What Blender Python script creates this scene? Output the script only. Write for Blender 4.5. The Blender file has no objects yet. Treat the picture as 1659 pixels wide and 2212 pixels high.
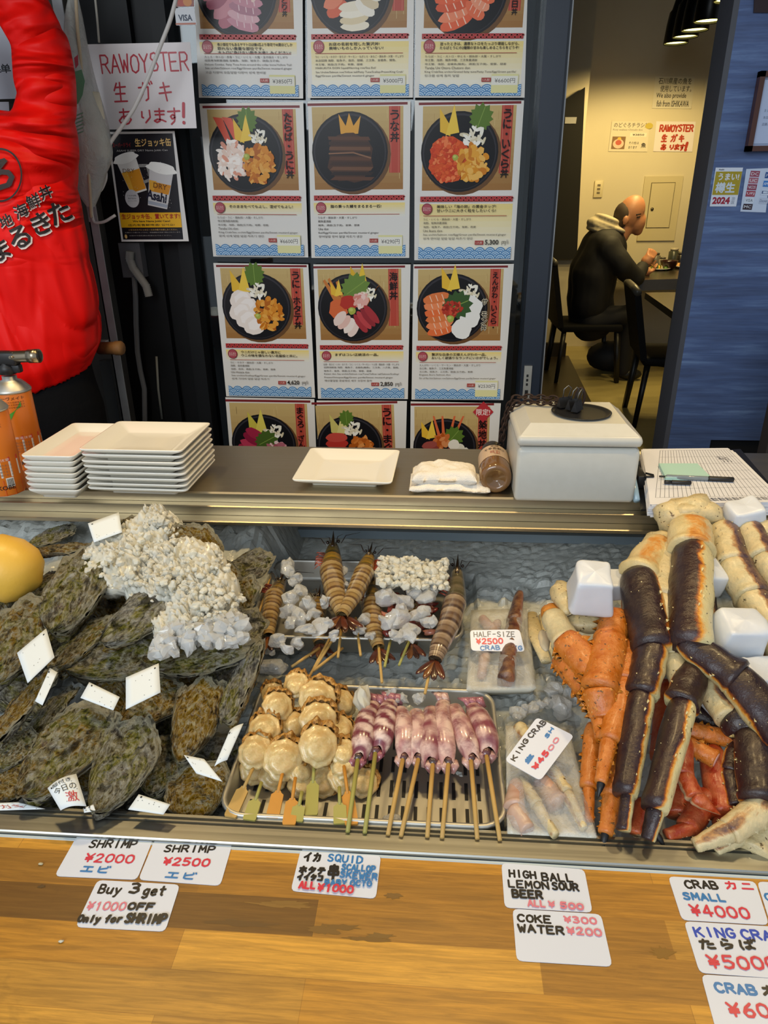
import bpy, math, random
import numpy as np
from mathutils import Vector, Matrix, noise as mnoise
sc = bpy.context.scene
COL = sc.collection
PI = math.pi
# ------------------------------------------------------------------ camera
F_PX = 1534.0; PITCH = math.radians(24.3); YAW = math.radians(4.5); ROLL = .0118
CAM = np.array([0.0, 0.0, 1.59])
_F = np.array([-math.sin(YAW)*math.cos(PITCH), math.cos(YAW)*math.cos(PITCH), -math.sin(PITCH)])
_R0 = np.array([math.cos(YAW), math.sin(YAW), 0.0]); _U0 = np.cross(_R0, _F)
_R = _R0*math.cos(ROLL) - _U0*math.sin(ROLL); _U = _U0*math.cos(ROLL) + _R0*math.sin(ROLL)
cd = bpy.data.cameras.new('camera'); cam = bpy.data.objects.new('camera', cd); COL.objects.link(cam)
cd.sensor_fit = 'VERTICAL'; cd.sensor_height = 24.0; cd.lens = F_PX/2212*24.0
cd.clip_start = .02; cd.clip_end = 100
m = Matrix.Identity(4)
for i in range(3):
    m[i][0] = _R[i]; m[i][1] = _U[i]; m[i][2] = -_F[i]; m[i][3] = CAM[i]
cam.matrix_world = m
sc.camera = cam
# ------------------------------------------------------------------ world, lights, exposure
sc.view_settings.view_transform = 'Standard'; sc.view_settings.look = 'None'
sc.view_settings.gamma = 1.0; sc.view_settings.use_curve_mapping = False
sc.view_settings.exposure = 0.0
w = bpy.data.worlds.new('sky'); sc.world = w; w.use_nodes = True
w.node_tree.nodes['Background'].inputs['Color'].default_value = (.80, .90, 1.0, 1)
w.node_tree.nodes['Background'].inputs['Strength'].default_value = .62
def area(name, loc, target, size, power, color, size_y=None, spread=None):
    ld = bpy.data.lights.new(name, 'AREA'); ld.energy = power; ld.color = color; ld.size = size
    if size_y: ld.shape = 'RECTANGLE'; ld.size_y = size_y
    if spread: ld.spread = spread
    o = bpy.data.objects.new(name, ld); COL.objects.link(o); o.location = loc
    o.rotation_euler = (Vector(target)-Vector(loc)).to_track_quat('-Z', 'Y').to_euler()
    return o
def spot(name, loc, target, power, color, angle, blend=.5, radius=.05):
    ld = bpy.data.lights.new(name, 'SPOT'); ld.energy = power; ld.color = color; ld.spot_size = math.radians(angle)
    ld.spot_blend = blend; ld.shadow_soft_size = radius
    o = bpy.data.objects.new(name, ld); COL.objects.link(o); o.location = loc
    o.rotation_euler = (Vector(target)-Vector(loc)).to_track_quat('-Z', 'Y').to_euler()
    return o
def point(name, loc, power, color, radius=.05):
    ld = bpy.data.lights.new(name, 'POINT'); ld.energy = power; ld.color = color; ld.shadow_soft_size = radius
    o = bpy.data.objects.new(name, ld); COL.objects.link(o); o.location = loc; return o
# daylight from the street behind the camera and the stall's warm lamps under the added awning
area('street_daylight', (-1.6, -3.4, 3.2), (0, 1.0, 1.0), 3.0, 135, (.88, .95, 1.0), 2.2)
WARM = (1.0, .72, .34)
for k, lx in enumerate((-.75, .05, .85)):
    spot('stall_lamp_light', (lx, 1.15, 2.5), (lx+.03, 1.15, .9), 34, WARM, 105, .9, .07)
# ------------------------------------------------------------------ pixel helpers: a photo pixel's sight line met with a real plane
def ray(x, y): return _F*F_PX + _R*(x-829.5) - _U*(y-1106)
def atZ(x, y, z):
    d = ray(x, y); return CAM + d*((z-CAM[2])/d[2])
def atY(x, y, Y):
    d = ray(x, y); return CAM + d*((Y-CAM[1])/d[1])
def atPlane(x, y, p, n):
    d = ray(x, y); p = np.array(p); n = np.array(n); return CAM + d*(((p-CAM)@n)/(d@n))
def pxm(p): return F_PX/((np.array(p)-CAM)@_F)       # pixels per metre at a point
def nrm(v): v = np.array(v, float); return v/(np.linalg.norm(v)+1e-12)
# ------------------------------------------------------------------ colour and materials
def s2l(c): return c/12.92 if c <= .04045 else ((c+.055)/1.055)**2.4
def rgb(h):
    if isinstance(h, (tuple, list)): return tuple(h[:3])
    h = h.lstrip('#'); return tuple(s2l(int(h[i:i+2], 16)/255) for i in (0, 2, 4))
def rgba(h): return rgb(h)+(1.0,)
class Nodes:
    def __init__(s, name):
        s.m = bpy.data.materials.new(name); s.m.use_nodes = True; s.t = s.m.node_tree
        s.b = s.t.nodes['Principled BSDF']; s.out = s.t.nodes['Material Output']
    def n(s, typ, **kw):
        nd = s.t.nodes.new(typ)
        for k, v in kw.items():
            if k.startswith('_'): setattr(nd, k[1:], v)
            else: s.set(nd, k.replace('__', ' '), v)
        return nd
    def set(s, nd, key, v):
        inp = nd.inputs[int(key[1:])] if key[0] == 'i' and key[1:].isdigit() else nd.inputs[key]
        if isinstance(v, bpy.types.NodeSocket): s.t.links.new(v, inp)
        else: inp.default_value = v
    def p(s, **kw):
        for k, v in kw.items(): s.set(s.b, k.replace('__', ' '), v)
        return s
    def coord(s, kind='Object', scale=(1, 1, 1), rot=(0, 0, 0)):
        tc = s.n('ShaderNodeTexCoord'); mp = s.n('ShaderNodeMapping', Vector=tc.outputs[kind], Scale=scale, Rotation=rot); return mp.outputs[0]
    def noise(s, vec, scale, detail=4, rough=.55, dist=0):
        return s.n('ShaderNodeTexNoise', Vector=vec, Scale=scale, Detail=detail, Roughness=rough, Distortion=dist).outputs['Fac']
    def ramp(s, fac, stops, interp='LINEAR'):
        r = s.n('ShaderNodeValToRGB', Fac=fac); r.color_ramp.interpolation = interp
        el = r.color_ramp.elements
        while len(el) < len(stops): el.new(.5)
        for e, (p, c) in zip(el, stops): e.position = p; e.color = rgba(c)
        return r.outputs[0]
    def mix(s, fac, a, b, mode='MIX'):
        x = s.n('ShaderNodeMix', _data_type='RGBA', _blend_type=mode)
        s.set(x, 'i0', fac)
        for i, v in ((6, a), (7, b)):
            if isinstance(v, str): v = rgba(v)
            s.set(x, 'i%d' % i, v)
        return x.outputs[2]
    def math(s, op, a, b=0.0, clamp=False):
        x = s.n('ShaderNodeMath', _operation=op, _use_clamp=clamp); s.set(x, 'i0', a); s.set(x, 'i1', b); return x.outputs[0]
    def attr(s, name): return s.n('ShaderNodeAttribute', _attribute_name=name)
    def bump(s, h, strength=.3, dist=.01):
        s.p(Normal=s.n('ShaderNodeBump', Height=h, Strength=strength, Distance=dist).outputs[0]); return s
    def rand(s): return s.n('ShaderNodeObjectInfo').outputs['Random']
def simple(name, col, rough=.5, metal=0, bump=None, var=None, **kw):
    N = Nodes(name); c = rgba(col)
    if var:
        v = N.coord('Object'); f = N.noise(v, var[0], 4); c = N.mix(f, c, rgba(var[1]))
    N.p(Base__Color=c, Roughness=rough, Metallic=metal, **kw)
    if bump:
        v = N.coord('Object'); N.bump(N.noise(v, bump[0], 4), bump[1], bump[2] if len(bump) > 2 else .002)
    return N.m
MAT = {}
def paintmat(name, rough=.5, **kw):
    N = Nodes(name); N.p(Base__Color=N.attr('Col').outputs['Color'], Roughness=rough, **kw); return N.m
MAT['paint'] = paintmat('printed_paper', .6)
MAT['laminate'] = paintmat('laminated_print', .3, Specular__IOR__Level=.22)
MAT['paint_satin'] = paintmat('printed_metal', .3)
MAT['marker'] = paintmat('marker_on_plastic_card', .35)
MAT['black'] = simple('black_plastic', '#141416', .45)
MAT['blackmetal'] = simple('dark_powder_coated_metal', '#07080a', .5, 0, None, Specular__IOR__Level=.25)
MAT['white_plastic'] = simple('white_plastic', '#c2c1b9', .35, var=(60, '#b8b7ae'))
MAT['porcelain'] = simple('white_porcelain', '#ece8dc', .12, Coat__Weight=.4, Coat__Roughness=.05)
MAT['bamboo'] = simple('bamboo_stick', '#c9a560', .55, var=(40, '#b08a48'))
MAT['greenbamboo'] = simple('green_bamboo_stick', '#97954a', .5, var=(60, '#a59a50'))
MAT['orangebamboo'] = simple('stained_bamboo_stick', '#d09038', .5, var=(50, '#b88030'))
MAT['pot'] = simple('grey_metal', '#82868a', .4, .9)
def steel(name, col, rough, sx=2, sy=220, rvar=.12):
    N = Nodes(name); v = N.coord('Object', (sx, sy, sy)); f = N.noise(v, 1.0, 5, .6); v2 = N.coord('Object', (6, 6, 6)); g = N.noise(v2, 1.0, 4)
    c = N.mix(g, rgba(col), tuple(x*.78 for x in rgb(col))+(1,))
    r = N.math('ADD', N.math('MULTIPLY', f, rvar*2), rough-rvar); r = N.math('ADD', r, N.math('MULTIPLY', g, .08))
    N.p(Base__Color=c, Metallic=1.0, Roughness=r); N.bump(f, .05, .0008); return N.m
MAT['steel'] = steel('brushed_stainless_steel', '#bdb299', .33)
MAT['tray'] = steel('tray_stainless_steel', '#cfcdc5', .44, 30, 60, .06)
# ------------------------------------------------------------------ mesh builder
class MB:
    def __init__(s): s.v = []; s.f = []; s.c = []; s.sm = []; s.a = {}; s.col = (1, 1, 1); s.smooth = False; s.mi = []; s.m = 0; s.vc = {}
    def add(s, V, Fs, col=None, smooth=None, vcol=None, **attrs):
        o = len(s.v)
        if vcol is not None:
            for i, c in enumerate(vcol): s.vc[o+i] = c
        s.v.extend([tuple(map(float, p)) for p in V])
        c = rgb(col) if col is not None else s.col; sm = s.smooth if smooth is None else smooth
        for f in Fs: s.f.append(tuple(i+o for i in f)); s.c.append(c); s.sm.append(sm); s.mi.append(s.m)
        for k in set(list(s.a)+list(attrs)):
            L = s.a.setdefault(k, []); L.extend([0.0]*(o-len(L))); L.extend(map(float, attrs[k]) if k in attrs else [0.0]*len(V))
        return s
    def box(s, lo, hi, col=None, M=None):
        (x0, y0, z0), (x1, y1, z1) = lo, hi
        V = [(x0,y0,z0),(x1,y0,z0),(x1,y1,z0),(x0,y1,z0),(x0,y0,z1),(x1,y0,z1),(x1,y1,z1),(x0,y1,z1)]
        if M is not None: V = [M(p) for p in V]
        return s.add(V, [(0,3,2,1),(4,5,6,7),(0,1,5,4),(1,2,6,5),(2,3,7,6),(3,0,4,7)], col)
    def tube(s, pts, r, n=10, col=None, cap=True, flat=1.0, up=None, smooth=True, **kw):
        P = np.array(pts, float); k = len(P); rr = np.full(k, r) if np.isscalar(r) else np.array(r, float)
        T = np.gradient(P, axis=0); V = []; A = []
        u = np.array(up if up is not None else (0, 0, 1.0)); 
        for i in range(k):
            t = nrm(T[i]); a = np.cross(u, t)
            if np.linalg.norm(a) < 1e-3: a = np.cross((1, 0, 0), t)
            a = nrm(a); b = nrm(np.cross(t, a))
            if up is None: u = b
            for j in range(n):
                q = 2*PI*j/n; V.append(P[i]+rr[i]*(a*math.cos(q)+b*math.sin(q)*flat)); A.append(math.sin(q))
        Fs = [(i*n+j, i*n+(j+1)%n, (i+1)*n+(j+1)%n, (i+1)*n+j) for i in range(k-1) for j in range(n)]
        if cap: Fs += [tuple(range(n-1, -1, -1)), tuple((k-1)*n+j for j in range(n))]
        return s.add(V, Fs, col, smooth, ang=A, **kw)
    def lathe(s, prof, c=(0,0,0), n=24, col=None, smooth=True, M=None, cap=True):
        V = []; 
        for (r, z) in prof:
            for j in range(n):
                q = 2*PI*j/n; p = (r*math.cos(q), r*math.sin(q), z); p = M(p) if M is not None else (p[0]+c[0], p[1]+c[1], p[2]+c[2]); V.append(p)
        k = len(prof); Fs = [(i*n+j, i*n+(j+1)%n, (i+1)*n+(j+1)%n, (i+1)*n+j) for i in range(k-1) for j in range(n)]
        if cap: Fs += [tuple(range(n-1, -1, -1)), tuple((k-1)*n+j for j in range(n))]
        return s.add(V, Fs, col, smooth)
    def blob(s, c, r, n=10, m=7, col=None, rot=None, jit=0, seed=0, smooth=True, **kw):
        rx, ry, rz = (r, r, r) if np.isscalar(r) else r; V = []; rnd = random.Random(seed)
        pts = [(0, 0, -1)]
        for i in range(1, m):
            a = -PI/2+PI*i/m
            for j in range(n): q = 2*PI*j/n; pts.append((math.cos(a)*math.cos(q), math.cos(a)*math.sin(q), math.sin(a)))
        pts.append((0, 0, 1))
        for p in pts:
            k = 1+(rnd.random()-.5)*2*jit; v = np.array((p[0]*rx, p[1]*ry, p[2]*rz))*k
            if rot is not None: v = rot@v
            V.append(v+np.array(c))
        Fs = [(0, 1+(j+1)%n, 1+j) for j in range(n)]
        for i in range(m-2):
            for j in range(n): a = 1+i*n+j; b = 1+i*n+(j+1)%n; Fs.append((a, b, b+n, a+n))
        e = len(pts)-1; Fs += [(e, e-n+j, e-n+(j+1)%n) for j in range(n)]
        return s.add(V, Fs, col, smooth, **kw)
    def prism(s, poly, z0, z1, col=None, M=None):
        n = len(poly); V = [(x, y, z0) for x, y in poly]+[(x, y, z1) for x, y in poly]
        if M is not None: V = [M(p) for p in V]
        return s.add(V, [tuple(range(n-1, -1, -1)), tuple(range(n, 2*n))]+[(i, (i+1)%n, n+(i+1)%n, n+i) for i in range(n)], col)
    def build(s, name, mat, parent=None, local=False, label=None):
        V = np.array(s.v, float).reshape(-1, 3)
        if parent is None and not local: off = np.array([(V[:,0].min()+V[:,0].max())/2, (V[:,1].min()+V[:,1].max())/2, V[:,2].min()])
        elif parent is not None and not local:
            off = np.zeros(3); q = parent
            while q is not None: off += np.array(q.location); q = q.parent
        else: off = np.zeros(3)
        V = V-off
        me = bpy.data.meshes.new(name); me.from_pydata(V.tolist(), [], s.f)
        mats = mat if isinstance(mat, (list, tuple)) else [mat]
        for x in mats: me.materials.append(x)
        me.polygons.foreach_set('use_smooth', s.sm)
        if len(mats) > 1: me.polygons.foreach_set('material_index', s.mi)
        if s.vc or any(c != (1, 1, 1) for c in s.c):
            at = me.attributes.new('Col', 'FLOAT_COLOR', 'CORNER'); L = []
            for f, c in zip(s.f, s.c):
                for i in f: d = s.vc.get(i, c); L.extend((d[0], d[1], d[2], 1.0))
            at.data.foreach_set('color', L)
        for k, L in s.a.items():
            if k == 'ang' and not getattr(s, 'keep', False): continue
            at = me.attributes.new(k, 'FLOAT', 'POINT'); at.data.foreach_set('value', L+[0.0]*(len(s.v)-len(L)))
        o = bpy.data.objects.new(name, me); COL.objects.link(o)
        if parent is None: o.location = off
        else: o.parent = parent
        if label: o['label'] = label
        return o
def tag(o, label, cat, group=None, kind=None):
    o['label'] = label; o['category'] = cat
    if group: o['group'] = group
    if kind: o['kind'] = kind
    return o
def struct(o): o['kind'] = 'structure'; return o
def thing(name, label, cat, loc=(0, 0, 0), group=None):
    o = bpy.data.objects.new(name, None); COL.objects.link(o); o.location = tuple(map(float, loc)); o.empty_display_size = .05
    return tag(o, label, cat, group)
def frame(o, ex, ey):
    ex = nrm(ex); ey = np.array(ey, float); ez = nrm(np.cross(ex, ey)); ey = np.cross(ez, ex); o = np.array(o, float)
    return lambda p: o+ex*p[0]+ey*p[1]+ez*p[2]
def rbox(mb, lo, hi, r=.005, seg=3, col=None, M=None, smooth=True):
    """box with rounded vertical edges and small top/bottom chamfers"""
    (x0, y0, z0), (x1, y1, z1) = lo, hi; P = []
    for cx, cy, a in ((x1-r, y1-r, 0), (x0+r, y1-r, 90), (x0+r, y0+r, 180), (x1-r, y0+r, 270)):
        for k in range(seg+1): q = math.radians(a+90*k/seg); P.append((cx, cy, math.cos(q), math.sin(q)))
    c = min(r, (z1-z0)/2.2); prof = [(r-c, z0), (r-c*.3, z0+c*.3), (r, z0+c), (r, z1-c), (r-c*.3, z1-c*.3), (r-c, z1)]
    n = len(P); V = []
    for rr, z in prof:
        for cx, cy, a, b in P: p = (cx+a*rr, cy+b*rr, z); V.append(M(p) if M is not None else p)
    Fs = [(i*n+j, i*n+(j+1)%n, (i+1)*n+(j+1)%n, (i+1)*n+j) for i in range(5) for j in range(n)]
    Fs += [tuple(range(n-1, -1, -1)), tuple(5*n+j for j in range(n))]
    return mb.add(V, Fs, col, smooth)
def sweep(mb, prof, x0, x1, col=None):
    """profile of (Y, Z) points swept along X"""
    n = len(prof); V = [(x0, y, z) for y, z in prof]+[(x1, y, z) for y, z in prof]
    return mb.add(V, [(i, (i+1)%n, n+(i+1)%n, n+i) for i in range(n)]+[tuple(range(n-1, -1, -1)), tuple(range(n, 2*n))], col)
# ------------------------------------------------------------------ lettering
_tc = {}
def glyphs(s, bold=0.0):
    if any(ord(c) > 255 for c in s): bold = 0.0
    k = (s, bold)
    if k in _tc: return _tc[k]
    cu = bpy.data.curves.new('t', 'FONT'); cu.body = s; cu.resolution_u = 2; cu.offset = bold; cu.fill_mode = 'FRONT'
    ob = bpy.data.objects.new('t', cu); me = ob.to_mesh()
    V = np.array([v.co[:2] for v in me.vertices]).reshape(-1, 2); Fs = [tuple(p.vertices) for p in me.polygons]
    ob.to_mesh_clear(); bpy.data.objects.remove(ob); bpy.data.curves.remove(cu)
    _tc[k] = (V, Fs); return _tc[k]
# single-stroke hand lettering: strokes on a 4 wide x 6 high cell, y up
_H = {'A':'0,0 2,6 4,0|.8,2.2 3.2,2.2','B':'0,0 0,6 2.6,6 3.4,5 3.3,3.8 2.4,3.1 0,3.1|2.4,3.1 3.8,2.2 3.7,.8 2.6,0 0,0','C':'3.9,5 2.8,6 1.2,5.8 .1,4 .1,2 1.2,.2 2.8,0 3.9,1','D':'0,0 0,6 2,5.9 3.8,4.4 3.8,1.6 2,.1 0,0',
'E':'3.7,6 0,6 0,0 3.8,0|0,3 3,3.1','F':'3.7,6 0,6 0,0|0,3 3,3','G':'3.8,5 2.6,6 1,5.6 0,3.8 .1,1.6 1.2,.1 2.8,.1 3.8,1.4 3.8,2.8 2.2,2.8','H':'0,6 0,0|3.8,6 3.8,0|0,3 3.8,3.1','I':'2,6 2,0','K':'0,6 0,0|3.7,6 0,2.6|1.2,3.6 3.9,0','L':'.2,6 .2,.1 3.6,0',
'M':'0,0 .3,6 2,2 3.8,6 4,0','N':'0,0 0,6 3.7,0 3.8,6','O':'2,6 .5,5.2 0,3 .5,.8 2,0 3.5,.8 4,3 3.5,5.2 2,6','P':'0,0 0,6 2.6,6 3.7,5 3.6,3.6 2.4,2.8 0,2.8','Q':'2,6 .5,5.2 0,3 .5,.8 2,0 3.5,.8 4,3 3.5,5.2 2,6|2.4,1.6 4.2,-.4','R':'0,0 0,6 2.6,6 3.6,5 3.4,3.6 2.2,3 0,3|1.8,3 3.9,0',
'S':'3.6,5.2 2.4,6 .8,5.6 .4,4.2 1.6,3.3 3,2.7 3.7,1.5 3,.2 1.4,0 .1,.8','T':'0,6 4,6|2,6 2,0','U':'0,6 .1,1.4 1.2,.1 2.6,.1 3.7,1.4 3.8,6','W':'0,6 1,0 2,4 3,0 4,6','Y':'0,6 2,3.2|4,6 2,3.2 1.8,0','Z':'0,6 3.8,6 .2,0 4,0',
'0':'2,6 .5,5.2 0,3 .5,.8 2,0 3.5,.8 4,3 3.5,5.2 2,6','1':'1.2,4.8 2.2,6 2.2,0','2':'.2,4.8 1.2,6 2.8,5.9 3.6,4.6 2.8,3 0,.2 3.9,.1','3':'.3,5.6 2.2,6 3.5,5 3,3.6 1.4,3.2|1.4,3.2 3.4,2.8 3.8,1.4 2.4,0 .2,.5','4':'2.8,0 2.6,6 0,1.8 4,1.8','5':'3.6,6 .6,6 .4,3.4 2.2,3.7 3.8,2.4 3.2,.6 1.6,0 .2,.6','6':'3.2,6 1,4 .1,1.8 1,.1 2.8,0 3.8,1.4 3.2,3 1.6,3.2 .4,2','8':'2,3.2 .6,4.4 1,5.8 3,5.8 3.4,4.4 2,3.2 .2,2 .6,.2 3.4,.2 3.8,2 2,3.2',
'¥':'0,6 2,3.4 4,6|2,3.4 2,0|.3,3 3.7,3.2|.3,1.7 3.7,1.9','-':'.5,3 3.5,3','.':'1.8,.2 2.2,.3','!':'2.2,6.6 1.8,2|1.7,.3 1.9,.5',
'u':'0,4 .2,.8 1.6,0 3,.8 3.4,4 3.5,0','y':'.2,4 1.8,.6|3.6,4 1.2,-2 .4,-2','g':'3.4,3.4 1.8,4 .4,2.8 .6,.8 2,.2 3.3,1.4 3.5,4 3.3,-1.4 1.8,-2.2 .4,-1.5','e':'.3,2 3.4,2.3 3,3.8 1.4,4 .3,2.6 .5,.8 1.8,0 3.4,.6','t':'1.8,6 1.8,.8 2.6,.1|.4,4 3.6,4.2','n':'.3,4 .4,0|.4,2.6 1.8,4 3,3.4 3.3,0','l':'1.8,6 1.8,0','f':'3.4,6 2.2,5.8 1.8,4.6 1.8,0|.5,3.4 3.2,3.6','o':'1.8,4 .3,3 .3,1 1.8,0 3.4,1 3.4,3 1.8,4','r':'.6,4 .6,0|.6,2.6 1.8,3.9 3.2,3.8',
'エ':'.4,5.2 3.6,5.2|2,5.2 2,.6|0,.6 4,.6','ビ':'.6,5.8 .6,1 1.4,.2 3.6,.3|3.2,4.6 .7,3.2|3.2,6.3 3.5,5.4|4,6.5 4.3,5.6','生':'1.1,6 .2,3.6|.8,4.6 3.8,4.8|2.1,6.2 2,0|.5,2.5 3.5,2.6|0,0 4,.1','ガ':'.2,4.4 3.2,4.6 3,.8 2.2,.2|1.7,6 1.4,2.4 .1,.1|3.5,6.2 3.8,5.4|4.2,6.4 4.5,5.6','キ':'.5,4.6 3.4,5|.1,2.6 3.9,3|1.6,6.3 2.4,0','あ':'.4,4.8 3.6,5|1.7,6.2 1.6,3 1.9,.6|2.9,3.8 2,1.2 .6,.3 .1,1.4 1.2,3 3,3.2 3.9,1.8 3,.2 2.2,-.1','り':'.6,5.4 .5,2.8 1,2.4|3,6 3.1,2.6 1.6,0','ま':'.5,5 3.5,5.1|.6,3.5 3.4,3.6|2,6.2 2,.8 1,.1 .2,.8 1.2,1.5 2.6,1.2 3.8,.4','す':'.1,4.8 3.9,5|2.2,6.2 2.2,2.4 1.3,1.8 .9,2.8 1.6,3.6 2.3,2.8 2,.8 1,-.4',
'イ':'3.4,6 2,4 .2,2.6|2.2,4.2 2.2,0','カ':'.2,4.4 3.4,4.6 3.1,.8 2.2,.2|1.7,6 1.4,2.4 .1,.1','ニ':'.8,4.8 3.2,4.8|.1,.8 3.9,.8','串':'.6,5.6 .6,4.2 3.4,4.2 3.4,5.6 .6,5.6|.2,3.3 .2,1.8 3.8,1.8 3.8,3.3 .2,3.3|2,6.4 2,-.4','た':'.3,4.8 2.8,5|1.5,6.2 .3,0|2.2,3 3.8,3.2|2,1 2.6,.3 3.9,.4','ら':'1.4,6.2 2.6,5.4|.8,4.4 .6,2 2,3 3.4,2.4 3,.8 1.2,-.2','ば':'.5,5.8 .2,2 .6,0|1.6,4.4 3.6,4.6|2.8,6 2.8,1 2,.2 1.5,1 2.4,1.6 3.8,.5|3.6,6.2 3.9,5.5|4.3,6.4 4.6,5.7','に':'.5,5.8 .2,2 .6,0|1.8,4.6 3.8,4.8|1.9,1.2 2.6,.4 3.9,.5','ホ':'.2,4.6 3.8,4.7|2,6.2 2,.2 1.4,.6|1,3.4 .2,1.4|3,3.4 3.8,1.6','タ':'1.6,6 .2,3.4|1.2,4.8 3.6,4.8 2.6,2 .8,0|1.4,3.4 2.8,2.2','テ':'.8,5.6 3.2,5.6|0,3.8 4,3.9|2.1,3.8 1.8,1.6 .8,0','コ':'.4,5.2 3.4,5.2 3.4,.8 .2,.8'}
class Sheet:
    """a flat printed thing: a thin slab plus ink laid on its face. coords: x right, y up in metres from the origin corner (lower left)."""
    def __init__(s, o, ex, ey, thick=.0006, step=.00012):
        s.o = np.array(o, float); s.ex = nrm(ex); ey = np.array(ey, float); s.ez = nrm(np.cross(s.ex, ey)); s.ey = np.cross(s.ez, s.ex)
        s.mb = MB(); s.t = thick; s.z = thick; s.step = step; s.sx = s.sy = 1.0
    def P(s, x, y, z): return s.o+s.ex*x*s.sx+s.ey*y*s.sy+s.ez*z
    def loc(s, w): d = np.array(w)-s.o; return (d@s.ex)/s.sx, (d@s.ey)/s.sy
    def px(s, x, y): return s.loc(atPlane(x, y, s.o, s.ez))
    def base(s, poly, col):
        n = len(poly); V = [s.P(x, y, 0) for x, y in poly]+[s.P(x, y, s.t) for x, y in poly]
        s.mb.add(V, [tuple(range(n-1, -1, -1)), tuple(range(n, 2*n))]+[(i, (i+1)%n, n+(i+1)%n, n+i) for i in range(n)], col); return s
    def up(s): s.z += s.step
    def poly(s, pts, col, up=True):
        if up: s.up()
        s.mb.add([s.P(x, y, s.z) for x, y in pts], [tuple(range(len(pts)))], col); return s
    def rect(s, x0, y0, x1, y1, col, up=True): return s.poly([(x0, y0), (x1, y0), (x1, y1), (x0, y1)], col, up)
    def ell(s, cx, cy, rx, ry, col, n=20, rot=0, up=True, wob=0, seed=0):
        r = random.Random(seed); c, q = math.cos(rot), math.sin(rot); pts = []
        for i in range(n):
            a = 2*PI*i/n; k = 1+wob*(r.random()-.5)*2; x = rx*k*math.cos(a); y = ry*k*math.sin(a); pts.append((cx+x*c-y*q, cy+x*q+y*c))
        return s.poly(pts, col, up)
    def text(s, t, x0, y0, x1, y1, col, bold=0.0, keep=False, rot=0, shear=0, up=True):
        """lettering fitted to the box (lower left .. upper right)"""
        V, Fs = glyphs(t, bold)
        if len(V) == 0: return s
        a = V.min(0); b = V.max(0); d = np.maximum(b-a, 1e-6); kx = (x1-x0)/d[0]; ky = (y1-y0)/d[1]
        if keep: kx = ky = min(kx, ky)
        X = (V-a)*(kx, ky); X[:, 0] += X[:, 1]*shear
        if rot: c, q = math.cos(rot), math.sin(rot); X = np.stack([X[:, 0]*c-X[:, 1]*q, X[:, 0]*q+X[:, 1]*c], 1)
        if up: s.up()
        sh = bold*min(kx, ky)*.7 if bold and any(ord(c) > 255 for c in t) else 0
        for k, (ox, oy) in enumerate(((0, 0), (-sh, 0), (sh, 0), (0, sh), (0, -sh)) if sh else ((0, 0),)):
            if k: s.z += 6e-6
            s.mb.add([s.P(x+x0+ox, y+y0+oy, s.z) for x, y in X], Fs, col)
        return s
    def stroke(s, pts, wd, col, up=False):
        if up: s.up()
        z = s.z
        for i in range(len(pts)-1):
            p = np.array(pts[i]); q = np.array(pts[i+1]); d = nrm(q-p); nn = np.array((-d[1], d[0]))*wd/2; e = d*wd*.38
            poly = [p-e*1.0-nn*.6, p-nn, q-nn, q+e-nn*.6, q+e+nn*.6, q+nn, p+nn, p-e+nn*.6]
            s.mb.add([s.P(a, b, z+(i % 4)*5e-6) for a, b in poly], [tuple(range(8))], col)
        return s
    def hand(s, t, p0, p1, h, wd, col, seed=0, up2=None, gap=1.5):
        """hand lettering along p0 -> p1 (baseline), cap height h; up2: the letters' up direction"""
        s.up(); r = random.Random(seed); p0 = np.array(p0, float); p1 = np.array(p1, float); L = np.linalg.norm(p1-p0); d = (p1-p0)/L
        u = np.array((-d[1], d[0])) if up2 is None else nrm(up2)
        n = sum(4+gap if c != ' ' else 2.6 for c in t)-gap; k = L/n; x = 0
        for c in t:
            if c == ' ': x += 2.6; continue
            jy = (r.random()-.5)*.5; sh = (r.random()-.5)*.25
            for st in _H.get(c, _H.get(c.upper(), '')).split('|'):
                if not st: continue
                Q = []
                for ab in st.split():
                    a, b = map(float, ab.split(',')); a += b*sh*.3; Q.append(p0+d*(x+a)*k+u*((b+jy)*h/6))
                s.z += 2e-5; s.stroke(Q, wd, col)
            x += 4+gap
        return s
    def build(s, name, mat=None, parent=None, label=None): return s.mb.build(name, mat or MAT['laminate'], parent, False, label)
def px_sheet(corners, mk, thick=.0007, step=.00012, round_=0, col='#dfe3ee'):
    """sheet from four photo corners (tl, tr, br, bl) met with a real plane through mk(x, y)"""
    W = [mk(*c) for c in corners]; n = nrm(np.cross(W[1]-W[3], W[0]-W[2])); 
    ex = nrm(W[2]-W[3]); S = Sheet(W[3], ex, np.cross(n, ex) if np.dot(np.cross(ex, np.cross(n, ex)), n) > 0 else -np.cross(n, ex), thick, step)
    Q = [S.loc(p) for p in W][::-1]      # bl, br, tr, tl
    if round_:
        P = []
        for i in range(4):
            a = np.array(Q[i-1]); b = np.array(Q[i]); c = np.array(Q[(i+1)%4]); u = nrm(a-b); v = nrm(c-b)
            for t in (0, .33, .67, 1):
                q = (1-t)**2*(b+u*round_)+2*t*(1-t)*b+t*t*(b+v*round_); P.append(tuple(q))
        Q = P
    S.base(Q, col); S.Q = Q; return S
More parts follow.
